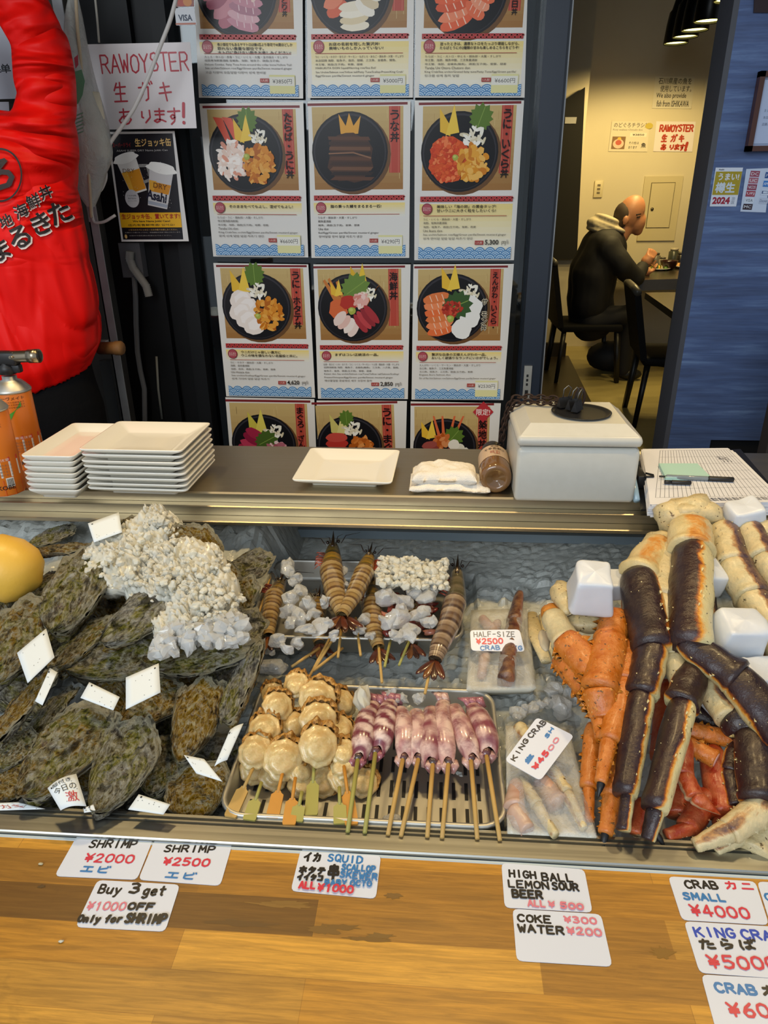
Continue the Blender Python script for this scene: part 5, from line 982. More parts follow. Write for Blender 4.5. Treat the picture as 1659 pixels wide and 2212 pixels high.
for s_ in (-1, 1): b = MB(); b.blob(Mn(1360, 808, s_*.1), (.085, .045, .04), 14, 8); b.build('shoe', SHOE, t)
b = MB(); 
R_ = np.array(Matrix.Rotation(.35, 3, 'Y'))
for k, (x, y, rx, ry, rz) in enumerate(((1306, 484, .105, .12, .035), (1300, 493, .115, .13, .03), (1312, 474, .085, .11, .03), (1330, 495, .06, .12, .03), (1288, 478, .05, .09, .03), (1292, 500, .08, .125, .025))): b.blob(Mn(x, y), (rx, ry, rz), 16, 10, rot=R_)
smooth_body(b, .008, 2, lambda p: .004*math.sin(p[2]*130+p[0]*40)).build('hood', simple('pale_grey_hood', '#b9ae94', .9), t)
# ================================================================== INTERIOR FURNITURE
BK = simple('black_lacquered_wood', '#0c0b0b', .45)
VIN = simple('black_vinyl', '#08080a', .7, Specular__IOR__Level=.2)
def chair(name, lab, x, y, w, d, seat, back, rot, floor=.35, slant=.06):
    t = thing(name, lab, 'chair', (x, y, floor)); t.rotation_euler = (0, 0, rot)
    b = MB(); rbox(b, (-w/2, -d/2, seat-.05), (w/2, d/2, seat), .015); b.build('seat', VIN, t, True)
    b = MB()
    V = [(-w/2, d/2-.02, seat-.02), (w/2, d/2-.02, seat-.02), (w/2, d/2+slant, back), (-w/2, d/2+slant, back)]; V += [(p[0], p[1]+.035, p[2]) for p in V]
    b.add(V, [(0, 1, 2, 3), (7, 6, 5, 4), (0, 4, 5, 1), (1, 5, 6, 2), (2, 6, 7, 3), (3, 7, 4, 0)]); b.build('backrest', VIN, t, True)
    b = MB(); b.tube([(-w/2-.005, d/2+slant+.016, back), (-w/4, d/2+slant+.022, back+.012), (0, d/2+slant+.024, back+.014), (w/4, d/2+slant+.022, back+.012), (w/2+.005, d/2+slant+.016, back)], .02, 10); b.build('top_rail', simple('rail_highlight_grey', '#4a4842', .4), t, True)  # grey colour paints the highlight along the black chair's top rail
    for sx in (-1, 1):
        for sy in (-1, 1):
            b = MB(); p = (sx*(w/2-.03), sy*(d/2-.03), seat-.04); q = (sx*(w/2-.01), sy*(d/2-.0), 0.001)
            b.tube([p, q], [.024, .018], 4); b.build('leg', BK, t, True)
    return t
chair('dining_chair', 'black chair the bald diner sits on inside', 1.03, 5.2, .42, .42, .40, .80, math.radians(92))
chair('dining_chair', 'black chair with a grey painted highlight along its top rail standing nearer in the doorway', 1.36, 4.16, .44, .44, .40, .74, math.radians(84))
def table(name, lab, q, z, th, base):
    t = thing(name, lab, 'table', (sum(p[0] for p in q)/4, sum(p[1] for p in q)/4, .35))
    b = MB(); b.prism([(p[0], p[1]) for p in q], z-th, z); b.build('table_top', simple('dark_table_top', '#2a261e', .25, var=(9, '#3a352a')), t)
    cxx = sum(p[0] for p in q)/4; cyy = sum(p[1] for p in q)/4
    b = MB(); b.tube([(cxx, cyy, .352), (cxx, cyy, z-th)], .04, 12); b.lathe([(.22, .351), (.22, .362), (.05, .37)], (cxx, cyy, 0), 24); b.build('pedestal', BK, t); return t
table('dining_table', 'dark dining table with bowls where the diner eats', [(1.315, 5.09), (2.3, 5.3), (2.3, 6.2), (1.33, 6.2)], 1.03, .07, 0)
o = table('dining_table', 'dark empty dining table nearer the blue wall inside', [(1.14, 3.47), (1.9, 3.6), (1.9, 4.5), (1.21, 4.45)], 1.03, .035, 0)
b = MB(); r = random.Random(3)
T = lambda x, y, z=1.031: atZ(x, y, z)
def dish(nm, x, y, prof, mat, lab, cat): p = T(x, y); b = MB(); b.lathe(prof, (p[0], p[1], 1.031), 24); return tag(b.build(nm, mat), lab, cat)
dish('soup_bowl', 1443, 583, [(.03, 0), (.035, .006), (.05, .02), (.062, .06), (.063, .068), (.058, .066), (.04, .02), (.0, .015)], simple('red_black_lacquer', '#2a0e0c', .3), 'dark red lacquer soup bowl on the inside table', 'bowl')
dish('serving_plate', 1420, 583, [(.05, 0), (.06, .004), (.095, .014), (.093, .016), (.05, .008), (.0, .008)], MAT['porcelain'], 'white plate in front of the diner', 'plate')
p = T(1420, 583); b = MB()
for k in range(14): b.blob((p[0]+(r.random()-.5)*.12, p[1]+(r.random()-.5)*.12, 1.043+r.random()*.012), .016, 8, 6, col=['#4a6a2c', '#c9a23a', '#7a8a3a', '#d8d0b0'][k % 4], jit=.2, seed=k)
tag(b.build('salad', MAT['paint_satin']), 'green and yellow food on the white plate inside', 'food', None, 'stuff')
p = T(1485, 580); b = MB()
for k in range(16): b.blob((p[0]+(r.random()-.5)*.13, p[1]+(r.random()-.5)*.13, 1.05+r.random()*.03), .02, 8, 6, col=['#c0502c', '#d87a3c', '#a8341c', '#e0a868'][k % 4], jit=.2, seed=k+50)
tag(b.build('shrimp_heap', MAT['paint_satin']), 'orange red food heaped on a dish at the right of the table', 'food', None, 'stuff'); dish('food_dish', 1485, 580, [(.05, 0), (.06, .004), (.10, .02), (.098, .022), (.05, .008), (.0, .008)], MAT['porcelain'], 'pale dish under the orange red food', 'dish')
for k, (x, y, rr, h, col, nm, lab, cat) in enumerate(((1400, 565, .035, .11, '#2c2a26', 'dark_jar', 'dark jar left in the row of table jars', 'jar'), (1414, 562, .034, .10, '#6a665c', 'steel_canister', 'grey canister second in the row of table jars', 'canister'), (1429, 566, .028, .08, '#8a8474', 'pale_jar', 'small pale jar behind the soup bowl', 'jar'), (1452, 560, .04, .13, '#3c4038', 'green_jar', 'tall dark green jar behind the soup bowl', 'jar'), (1468, 564, .035, .11, '#1c1a1a', 'black_jar', 'black jar beside the sauce bottle', 'jar'), (1482, 562, .028, .15, '#c4b49a', 'sauce_bottle', 'pale sauce bottle with a wide cap at the right of the jars', 'bottle'))):
    p = T(x, y+14); t = thing(nm, lab, cat, (p[0], p[1], 1.031)); b = MB(); b.lathe([(rr*.9, 0), (rr, .004), (rr, h*.8), (rr*.7, h*.86), (rr*.6, h*.9)], (p[0], p[1], 1.031), 16); b.build('jar_body', simple(nm+'_body', col, .3), t); b = MB(); b.lathe([(rr*.75, h*.88), (rr*.78, h), (rr*.6, h*1.02)], (p[0], p[1], 1.031), 16); b.build('lid', simple(nm+'_lid', '#b8ae98' if k in (3, 5) else '#4a463e', .4), t)
b = MB(); b.tube([Mn(1398, 563, -.03), Mn(1413, 576, -.05)], .004, 6); b.tube([Mn(1400, 566, -.04), Mn(1414, 579, -.06)], .004, 6); tag(b.build('chopsticks', simple('wood_chopsticks', '#a87a44', .5)), 'pale chopsticks in the diner\'s hand', 'chopsticks')
p = atZ(1305, 800, .352); b = MB(); b.blob((p[0]+.03, p[1], .46), (.17, .13, .11), 16, 10, jit=.05, seed=2); tag(b.build('shoulder_bag', simple('dark_grey_bag', '#1a1a1c', .7)), 'dark bag on the floor under the diner', 'bag')
# back wall fittings
t = thing('wall_hatch', 'cream metal access hatch on the back wall behind the diner', 'hatch', IW(1432, 450)); 
q = [IW(*c) for c in ((1391, 381), (1476, 381), (1462, 520), (1375, 520))]; x0, x1, z0, z1 = q[3][0], q[1][0], q[3][2], q[0][2]
HT = simple('cream_painted_metal', '#c2b691', .5)
b = MB(); b.box((x0, 6.285, z0), (x1, 6.2995, z1)); b.build('hatch_frame', HT, t)
b = MB(); b.box((x0+.06, 6.279, z0+.10), (x1-.06, 6.2845, z1-.05)); hp = b.build('hatch_door', HT, t)
b = MB(); b.box((x0+.055, 6.283, z0+.095), (x1-.055, 6.2852, z1-.045)); b.build('hatch_gap', simple('dark_gap', '#5c5236', .7), t)
b = MB(); b.tube([(x0+.085, 6.272, (z0+z1)/2), (x0+.085, 6.279, (z0+z1)/2)], .012, 12); b.build('hatch_lock', simple('lock_metal', '#6a6250', .4, .8), hp)
t = thing('wall_outlet', 'pale wall socket plate left of the hatch inside', 'wall outlet', IW(1293, 407)); q = [IW(*c) for c in ((1286, 390), (1304, 390), (1300, 427), (1281, 427))]
b = MB(); rbox(b, (q[3][0], 6.285, q[3][2]), (q[1][0], 6.2995, q[0][2]), .004); b.build('plate', simple('ivory_plastic', '#c9bd98', .4), t); b = MB(); 
for k in range(3): zc = q[3][2]+(q[0][2]-q[3][2])*(.28+.22*k); xc = (q[3][0]+q[1][0])/2; b.box((xc-.012, 6.283, zc-.008), (xc+.012, 6.2852, zc+.008))
b.build('socket', simple('dark_socket', '#6a604a', .5), t)
# pendant lamps
N = Nodes('lamp_glow'); N.p(Base__Color=(1, .9, .5, 1), Emission__Color=(1, .86, .22, 1), Emission__Strength=5.0); GLOW = N.m
NTH = ['farthest and lowest in the row', 'second farthest in the row', 'third farthest in the row', 'largest whole one in the row', 'nearest, cut off by the top edge']
for k, (x, y, Yv) in enumerate(((1459.5, 95, 5.5), (1480, 81, 5.25), (1500.6, 66.7, 5.0), (1530, 47.5, 4.6), (1578, 3, 4.1))):
    p = atY(x, y, Yv); t = thing('pendant_lamp', 'black pendant lamp with yellow bulb, '+NTH[k], 'lamp', p, 'pendant lamps inside the shop'); R_ = .075
    b = MB(); b.lathe([(R_, 0), (R_*1.02, .002), (R_*.93, .10), (R_*.8, .17), (R_*.45, .20), (R_*.42, .27), (R_*.2, .29), (R_*.2, .285), (R_*.38, .262), (R_*.7, .165), (R_*.86, .1), (R_*.96, .003)], p, 28, cap=False); b.build('lamp_shade', simple('black_enamel', '#101010', .35), t)
    b = MB(); b.lathe([(0, .012), (R_*.93, .012), (R_*.93, .016), (0, .016)], p, 28); b.build('bulb', GLOW, t, label='glowing yellow bulb disc')
    b = MB(); b.tube([p+(0, 0, .29), (p[0], p[1], 3.3)], .006, 8); b.build('cord', MAT['black'], t)
    for a in (0, 1.3, 2.6): b = MB(); b.box((p[0]+R_*.43*math.cos(a)-.004, p[1]-R_*.43-.002, p[2]+.215), (p[0]+R_*.43*math.cos(a)+.004, p[1]-R_*.42, p[2]+.255)); 
    spot('pendant_light', p+(0, 0, -.01), (p[0], p[1]+.25, 0), 30, (1, .74, .30), 164, .35, .06)
# door latch plate
q = [atY(*c, 2.245) for c in ((1133, 790), (1150, 788), (1145, 862), (1128, 862))]
t = thing('door_latch_plate', 'steel latch plate low on the dark navy door frame', 'latch', q[3]); b = MB(); b.box((q[3][0], 2.242, q[3][2]), (q[1][0], 2.2495, q[0][2])); b.build('plate', MAT['tray'], t)
b = MB()
for k in range(3): zc = q[3][2]+(q[0][2]-q[3][2])*(.45+.13*k); b.box((q[3][0]+.008, 2.2405, zc-.004), (q[3][0]+.014, 2.2425, zc+.004))
b.box((q[3][0]+.006, 2.2405, q[3][2]+.01), (q[3][0]+.016, 2.2425, q[3][2]+.03)); b.build('latch_slot', MAT['black'], t)
# ================================================================== SEAFOOD: planes
PY0, PZ0, PS = .63, .897, .345
def pile(x, y, lift=0):
    n = nrm((0, -PS, 1)); return atPlane(x, y, np.array((0, PY0, PZ0))+n*lift, n)
CY0, CZ0, CS = .63, .905, .35
def crab(x, y, lift=0):
    n = nrm((0, -CS, 1)); return atPlane(x, y, np.array((0, CY0, CZ0))+n*lift, n)
N = Nodes('crushed_ice_bed'); v = N.coord('Object'); f = N.noise(v, 60, 3); 
N.p(Base__Color=N.mix(f, rgba('#a3a8a4'), rgba('#d0d3ce')), Roughness=.14, Transmission__Weight=.15, IOR=1.31); N.bump(N.noise(v, 140, 3), .35, .003); MAT['icebed'] = N.m
N = Nodes('clear_ice'); v = N.coord('Object'); N.p(Base__Color=rgba('#fbfcfa'), Roughness=.03, Transmission__Weight=.62, IOR=1.31, Coat__Weight=.6, Coat__Roughness=.03); N.bump(N.noise(v, 5, 4, .6, .5), .5, .006); MAT['ice'] = N.m
N = Nodes('crushed_white_ice'); v = N.coord('Object'); N.p(Base__Color=rgba('#f0eddc'), Roughness=.14, Transmission__Weight=.32, IOR=1.31, Subsurface__Weight=.5, Subsurface__Radius=(.02, .02, .02), Subsurface__Scale=.5); N.bump(N.noise(v, 150, 4), .4, .002); MAT['whiteice'] = N.m
N = Nodes('frosted_ice_block'); v = N.coord('Object'); N.p(Base__Color=N.mix(N.noise(v, 30, 4), rgba('#cdd1d6'), rgba('#dcdfe3')), Roughness=.35, Subsurface__Weight=.3, Subsurface__Radius=(.02, .02, .025), Subsurface__Scale=.5); N.bump(N.noise(v, 45, 4), .12, .004); MAT['iceblock'] = N.m
def icebed():
    x0, x1, y0, y1 = -1.2, 1.1, .618, 1.395; d = .0062; nx, ny = int((x1-x0)/d), int((y1-y0)/d); V = []
    for j in range(ny+1):
        for i in range(nx+1):
            x = x0+(x1-x0)*i/nx; y = y0+(y1-y0)*j/ny; z = .858+(.918-.858)*min(1, max(0, (y-.62)/.71))
            t1 = max(0, min(1, (-.275-x)/.05)); t2 = max(0, min(1, (x-.2)/.1))
            if t1 > 0: z = z*(1-t1)+t1*max(z-.02, PZ0+PS*(y-PY0)-.075)
            if t2 > 0: z = z*(1-t2)+t2*max(z-.02, min(CZ0+CS*(y-CY0), 1.0)-.07)
            if -.33 < x < .08 and .92 < y < 1.22: z -= .012
            dd, pp = mnoise.voronoi((x*46+mnoise.noise((x*20, y*20, 0))*.4, y*46, .5)); c = pp[0]; h = mnoise.cell((c[0]*9.3, c[1]*9.3, c[2]*9.3))
            k = max(0, dd[1]-dd[0]); h *= 1-.75*min(1, max(0, (y-1.18)/.08)); k *= 1-.4*min(1, max(0, (y-1.18)/.08)); z += .011*min(1, k*2.2)**.6*(.4+.8*h)+.004*h*((x*46-c[0])*.7+(y*46-c[1])*(h-.5)); V.append((x, y, z))
    b = MB(); I = lambda i, j: j*(nx+1)+i; b.add(V, [(I(i, j), I(i+1, j), I(i+1, j+1), I(i, j+1)) for j in range(ny) for i in range(nx)], None, False)
    return tag(b.build('ice_bed', MAT['icebed']), 'bed of crushed ice filling the steel display case', 'ice', None, 'stuff')
icebed()
_cp = []
def chunk_mesh(seed):
    r = random.Random(seed); b = MB(); b.blob((0, 0, 0), (1.05, .6+.45*r.random(), .5+.4*r.random()), 8, 6, jit=.34, seed=seed, smooth=False); return b
def ice_chunk(p, s, seed, lab, group, mat='ice', nm='ice_cube'):
    b = chunk_mesh(seed); r = random.Random(seed+99); o = b.build(nm, MAT[mat], None, True); o.location = tuple(map(float, p)); o.scale = (s, s, s); md = o.modifiers.new('b', 'BEVEL'); md.width = .16; md.segments = 2; md.limit_method = 'NONE'; o.rotation_euler = (r.random()*.8, r.random()*.8, r.random()*6); 
    return tag(o, lab, 'ice', group)
# ------------------------------------------------------------------ trays
def tray(cx, cy, w, d, zf, zr, rot, lab, slots):
    t = thing('steel_tray', lab, 'tray', (cx, cy, zf)); t.rotation_euler = (0, 0, rot); b = MB(); V = []; prof = [(.0, 0, .008, 0), (-.004, .0, .004, 0), (0, zr-zf-.004, 0, 1), (.001, zr-zf, 0, 1), (.006, zr-zf+.0015, 0, 1), (.008, zr-zf-.001, 0, 1), (.007, zr-zf-.004, 0, 1), (.003, zr-zf-.005, 0, 1), (-.001, -.001, 0, 0)]
    def ring(e, z, base):
        hw, hd = w/2-.007-(0 if base else .006)+e, d/2-.007-(0 if base else .006)+e; r = .028+e*.8; P = []
        for ax, ay, a in ((hw-r, hd-r, 0), (-hw+r, hd-r, 90), (-hw+r, -hd+r, 180), (hw-r, -hd+r, 270)):
            for j in range(7): q = math.radians(a+15*j); P.append((ax+r*math.cos(q), ay+r*math.sin(q), z))
        return P
    rings = [ring(-.006, 0, 0), ring(-.001, .0015, 0), ring(.001, .006, 0), ring(0, zr-zf-.003, 1), ring(.0008, zr-zf-.0005, 1), ring(.0035, zr-zf+.001, 1), ring(.0065, zr-zf, 1), ring(.007, zr-zf-.003, 1), ring(.005, zr-zf-.005, 1), ring(.001, zr-zf-.006, 1), ring(.002, .005, 0), ring(-.006, -.0015, 0)]
    n = 28; 
    for R_ in rings: V += R_
    m_ = len(rings); b.add(V, [(i*n+(j+1) % n, i*n+j, (i+1)*n+j, (i+1)*n+(j+1) % n) for i in range(m_-1) for j in range(n)]+[tuple(range(n)), tuple((m_-1)*n+j for j in range(n-1, -1, -1))], None, True); b.build('tray_body', MAT['tray'], t, True)
    if slots:
        b = MB()
        for row in range(5):
            for k in range(19):
                x = -w/2+.03+k*(w-.06)/18; y = -d/2+.04+row*(d-.06)/4.6; b.box((x-.0022, y-.014, .0022), (x+.0022, y+.014, .0028))
        b.build('drain_slots', MAT['black'], t, True)
        b = MB(); b.box((-w/2+.022, -d/2+.02, .0008), (w/2-.022, d/2-.02, .0018)); b.build('perforated_insert', MAT['tray'], t, True)
    return t
TF = .876; tray(-.082, .741, .352, .256, TF, .908, .005, 'stainless steel tray of scallop and squid skewers', True)
TB = .908; tray(-.128, 1.066, .352, .262, TB, .946, .022, 'stainless steel tray of shrimp skewers farther back', False)
# ------------------------------------------------------------------ oysters
N = Nodes('oyster_shell'); v = N.coord('Object'); rnd = N.rand(); u = N.attr('u').outputs['Fac']
off = N.n('ShaderNodeVectorMath', _operation='ADD', i0=v, i1=N.n('ShaderNodeCombineXYZ', X=N.math('MULTIPLY', rnd, 17.0), Y=N.math('MULTIPLY', rnd, 9.0)).outputs[0]).outputs[0]
n1 = N.noise(off, 4.5, 8, .68, 1.2); n2 = N.math('ADD', N.math('MULTIPLY', N.math('SUBTRACT', N.noise(off, 12, 8, .72, .8), .5), 1.7), .5); n3 = N.noise(off, 2.6, 5, .6, .8); n4 = N.noise(off, 7, 5, .6, .5)
ringf = N.math('SINE', N.math('ADD', N.math('MULTIPLY', u, 58.0), N.math('MULTIPLY', n1, 5.0)))
base = N.ramp(n2, [(0.265, '#1c150d'), (0.365, '#57472a'), (0.445, '#8a7a4c'), (0.525, '#b0a274'), (0.625, '#e2d9ba')])
green = N.ramp(n2, [(0.265, '#1a1c0a'), (0.375, '#55561e'), (0.465, '#8a8436'), (0.545, '#b4a85a'), (0.645, '#dcd298')])
gold = N.ramp(n2, [(0.265, '#3a240e'), (0.375, '#8a6024'), (0.465, '#bb8a3c'), (0.565, '#d8b066'), (0.665, '#ecdcaa')])
grey = N.ramp(n2, [(0.245, '#332e2a'), (0.385, '#807868'), (0.485, '#aca694'), (0.625, '#ebe7d8')])
pick = N.ramp(N.math('ADD', N.math('MULTIPLY', rnd, .5), N.math('MULTIPLY', n3, .6)), [(.44, '#000000'), (.54, '#ffffff')])
c = N.mix(pick, grey, base); c = N.mix(N.ramp(N.noise(off, 3.4, 5, .65, .6), [(.48, '#000000'), (.58, '#ffffff')]), c, green)
c = N.mix(N.math('MULTIPLY', N.ramp(N.math('ADD', N.math('MULTIPLY', rnd, .5), N.math('MULTIPLY', n4, .6)), [(.58, '#000000'), (.66, '#ffffff')]), .85), c, gold)
c = N.mix(N.math('MULTIPLY', N.ramp(N.noise(off, 6.5, 6, .65, .7), [(.60, '#000000'), (.65, '#ffffff')]), .7), c, N.ramp(n2, [(.35, '#33202a'), (.6, '#8a6a6c'), (.75, '#c4a8a0')]))
c = N.mix(N.math('MULTIPLY', N.ramp(ringf, [(.62, '#000000'), (1.0, '#ffffff')]), N.math('MULTIPLY', n4, .55)), c, '#ded6b8')
c = N.mix(N.math('MULTIPLY', N.ramp(ringf, [(.0, '#ffffff'), (.3, '#000000')]), .3), c, '#1e180e')
c = N.mix(N.math('MULTIPLY', N.ramp(N.math('ADD', u, N.math('MULTIPLY', n2, .12)), [(.985, '#000000'), (1.03, '#ffffff')]), .9), c, '#d9cfac')
c = N.mix(N.math('MULTIPLY', N.ramp(N.noise(off, 9, 6, .7, .4), [(.56, '#000000'), (.62, '#ffffff')]), .8), c, N.ramp(n2, [(.4, '#b8b094'), (.6, '#f0ecdc')]))
c = N.n('ShaderNodeHueSaturation', Color=N.n('ShaderNodeGamma', Color=c, Gamma=.70).outputs[0], Saturation=1.25).outputs[0]
c = N.mix(N.math('MULTIPLY', N.ramp(N.noise(off, 3.0, 6, .6, .8), [(.36, '#ffffff'), (.44, '#000000')]), .8), c, '#1a140c')
N.p(Base__Color=c, Roughness=N.math('ADD', N.math('MULTIPLY', n2, .4), .14)); N.bump(N.math('ADD', N.math('MULTIPLY', ringf, .25), N.math('MULTIPLY', n2, 3.0)), 1.0, .012); MAT['oyster'] = N.m
def oyster_mesh(seed):
    r = random.Random(seed); nr, na = 34, 64; out = []; asp = 1.0; bend = (r.random()-.5)*.5; ph = r.random()*9
    for up in (1, -1):
        V, U = [], []
        for i in range(nr+1):
            q = i/nr; 
            for j in range(na):
                a = 2*PI*j/na; y = .5-.5*math.cos(a); wd = .5*math.sin(a)*(.72+.42*y)*(1.0); rad = 1+.13*mnoise.noise((math.cos(a)*1.8, math.sin(a)*1.8, seed))+.06*mnoise.noise((math.cos(a)*6, math.sin(a)*6, seed+3))+.03*mnoise.noise((math.cos(a)*15, math.sin(a)*15, seed+5))
                k = q*rad*(1.0 if up > 0 else 1.04); x = wd*k; yy = (y*k-.04*(1-q)); x += bend*(yy-.35)**2
                H = .30 if up > 0 else -.24
                z = H*(1-q**2.4)*(.55+.75*q**.7*(1-.3*yy))*.8
                fr = q*8+1.8*mnoise.noise((x*3, yy*3, seed)); saw = fr-math.floor(fr); z += up*(.05*saw**3)*(.3+q)
                z += .07*mnoise.noise((x*4.5, yy*4.5, seed+ph))*up+.03*mnoise.noise((x*11, yy*11, seed))+.014*mnoise.noise((x*26, yy*26, seed))
                if q > .8: z += (q-.8)*.12*math.sin(a*5+seed)*1.0-up*(q-.8)*.1
                V.append((x, yy-.5, z+.0)); U.append(q)
        F_ = [(i*na+j, i*na+(j+1) % na, (i+1)*na+(j+1) % na, (i+1)*na+j) for i in range(nr) for j in range(na)]
        if up > 0: F_ = [f[::-1] for f in F_]
        b = MB(); b.add(V, F_, None, True, u=U); out.append(b)
    return out
OYP = []
for s_ in range(6):
    A_, B_ = oyster_mesh(s_*7+1); o1 = A_.build('upper_valve', MAT['oyster'], None, True); o2 = B_.build('lower_valve', MAT['oyster'], None, True); OYP.append((o1.data, o2.data)); bpy.data.objects.remove(o1); bpy.data.objects.remove(o2)
def oyster(p0, p1, wpx, lift, roll, var, lab, thick=1.0, flip=1):
    a = pile(*p0, lift); c = pile(*p1, lift); mid = (a+c)/2; L = np.linalg.norm(c-a); yv = nrm(c-a); n = nrm((0, -PS, 1)); xv = nrm(np.cross(yv, n)); zv = np.cross(xv, yv)
    q, w_ = math.cos(roll), math.sin(roll); xr = xv*q+zv*w_; zr = zv*q-xv*w_; wd = wpx/pxm(mid)
    t = thing('oyster', lab, 'oyster', mid, 'oysters heaped in the ice case')
    M4 = Matrix.Identity(4)
    for i in range(3): M4[i][0] = xr[i]; M4[i][1] = yv[i]; M4[i][2] = zr[i]; M4[i][3] = mid[i]
    t.matrix_world = M4
    for d_, nm in zip(OYP[var % len(OYP)], ('upper_valve', 'lower_valve')):
        o = bpy.data.objects.new(nm, d_); COL.objects.link(o); o.parent = t; o.scale = (wd*flip*1.08, L*1.06, .5*(wd+L)*.62*thick)
    return t
OY = [((125, 1365), (200, 1185), 150, .052, .15, 0, 'broad purple-tinted oyster at the upper left of the heap', .9),
((232, 1392), (388, 1262), 105, .055, -.1, 1, 'dark-tipped ringed oyster lying below the white crushed ice'),
((120, 1445), (235, 1335), 85, .03, .35, 2, 'grey green oyster under the upper left broad one'),
((150, 1440), (350, 1395), 110, .02, -.2, 3, 'grey oyster lying crosswise in the middle of the heap'),
((325, 1435), (535, 1395), 110, .04, .1, 4, 'barnacled oyster lying crosswise below the clear ice'),
((392, 1640), (455, 1465), 100, .03, -.25, 5, 'pale fan-ringed oyster standing beside the scallop tray'),
((492, 1560), (550, 1390), 78, .035, .6, 0, 'narrow pale oyster on edge near the shrimp tray'),
((62, 1722), (222, 1525), 165, .04, .12, 1, 'largest olive oyster at the lower left of the heap', 1.0),
((215, 1752), (312, 1560), 125, .045, -.1, 2, 'brown spotted long oyster at the front centre of the heap'),
((-8, 1600), (112, 1445), 80, .045, .5, 3, 'light green oyster slanting at the left edge'),
((-20, 1480), (65, 1300), 150, .05, .05, 4, 'golden rough oyster at the left edge'),
((335, 1715), (350, 1590), 105, .0, .1, 5, 'weedy green oyster between the long brown one and fan one'),
((430, 1770), (420, 1655), 135, .008, .0, 0, 'round mossy oyster at the front right of the heap'),
((275, 1565), (385, 1470), 120, .02, .1, 1, 'tan oyster behind the largest upright tag'),
((400, 1235), (440, 1140), 110, .05, -.4, 2, 'yellow green oyster at the top right of the heap'),
((440, 1215), (510, 1275), 75, .03, -.5, 3, 'half hidden oyster right of the crushed ice'),
((468, 1335), (545, 1255), 75, .03, -.5, 4, 'rough-edged oyster at the right slope of the heap'),
((485, 1385), (562, 1325), 85, .03, -.2, 5, 'pinkish fan oyster nearest the shrimp tray corner'),
((245, 1160), (305, 1120), 60, .05, 0, 0, 'small golden oyster behind the top of the ice'),
((85, 1195), (200, 1180), 55, .04, .5, 1, 'gaping golden oyster at the upper left back'),
((55, 1300), (135, 1235), 70, .02, .3, 2, 'dark oyster beside the yellow citrus fruit'),
((5, 1730), (65, 1640), 110, .015, .2, 3, 'pale wet oyster at the lower left corner'),
((-5, 1660), (65, 1580), 90, .02, .2, 4, 'dark grey oyster behind the lower left pale one'),
((60, 1600), (155, 1485), 80, .0, .5, 5, 'shadowed brown oyster under the left tags'),
((215, 1640), (290, 1520), 110, -.02, 0, 0, 'shadowed oyster under the small middle tag'),
((440, 1700), (500, 1590), 110, -.035, 0, 1, 'dark green oyster under the leaning right tag'),
((480, 1250), (585, 1205), 60, -.02, -.4, 2, 'dark oyster in the back gap right of the heap'),
((70, 1180), (160, 1135), 60, -.03, .2, 3, 'dark oyster in the back left shade'),
((330, 1640), (390, 1500), 110, -.035, .2, 4, 'shadowed oyster left of the fan-ringed one'),
((120, 1760), (200, 1690), 90, -.025, 0, 5, 'low oyster under the written paper tag'),
((440, 1480), (540, 1440), 110, -.03, 0, 0, 'low oyster under the barnacled one'),
((20, 1420), (110, 1480), 100, -.02, 0, 1, 'low oyster under the diamond tag'),
((250, 1440), (330, 1340), 110, -.01, .2, 2, 'grey oyster under the ringed dark-tipped one'),
((380, 1330), (470, 1240), 120, -.02, .2, 3, 'oyster buried under the white crushed ice'),
((250, 1300), (330, 1200), 120, -.02, .2, 4, 'oyster mostly buried behind the ringed one'),
((535, 1330), (500, 1440), 80, -.02, -.4, 5, 'olive oyster low beside the shrimp tray'),
((280, 1750), (380, 1690), 90, -.03, 0, 2, 'low oyster behind the front white tag'),
((60, 1330), (0, 1260), 90, .0, 0, 3, 'rough oyster below the yellow citrus fruit')]
for k, a in enumerate(OY):
    p0, p1, w_, lf, rl, vr, lab = a[:7]; th = a[7] if len(a) > 7 else 1.0; oyster(p0, p1, w_, lf-.012, rl, vr, lab, th, 1 if k % 2 else -1)
r = random.Random(77)
for k in range(26):
    x, y = -10+520*r.random(), 1260+470*r.random()
    if y < 1330 and x > 330: continue
    a = r.random()*PI; L = 75+40*r.random(); p0 = (x-L*.8*math.cos(a), y+L*.8*math.sin(a)); p1 = (x+L*.8*math.cos(a), y-L*.8*math.sin(a))
    if p0[1] > 1765 or p1[1] > 1765: continue
    n_ = nrm((0, -PS, 1)); OY2 = oyster(p0, p1, L*1.05, -.035, (r.random()-.5)*.5, k, 'oyster deep in the shadowed bottom layer of the heap', .8); OY2['group'] = 'oysters in the bottom layer of the heap'
# citrus
p = pile(14, 1228, .05); b = MB(); R_ = np.array(Matrix.Rotation(.5, 3, 'Y')); b.lathe([(.004, -.062), (.010, -.058), (.03, -.05), (.046, -.03), (.052, 0), (.048, .025), (.036, .042), (.016, .051), (.007, .056), (.003, .057)], n=28, M=lambda q: np.array(p)+R_@np.array((q[2], q[1], q[0]))); N = Nodes('citrus_peel'); N.p(Base__Color=rgba('#e8b848'), Roughness=.4); N.bump(N.noise(N.coord('Object'), 240, 2), .25, .001); tag(b.build('yellow_citrus', N.m), 'smooth yellow citrus fruit at left edge behind the oysters', 'fruit')
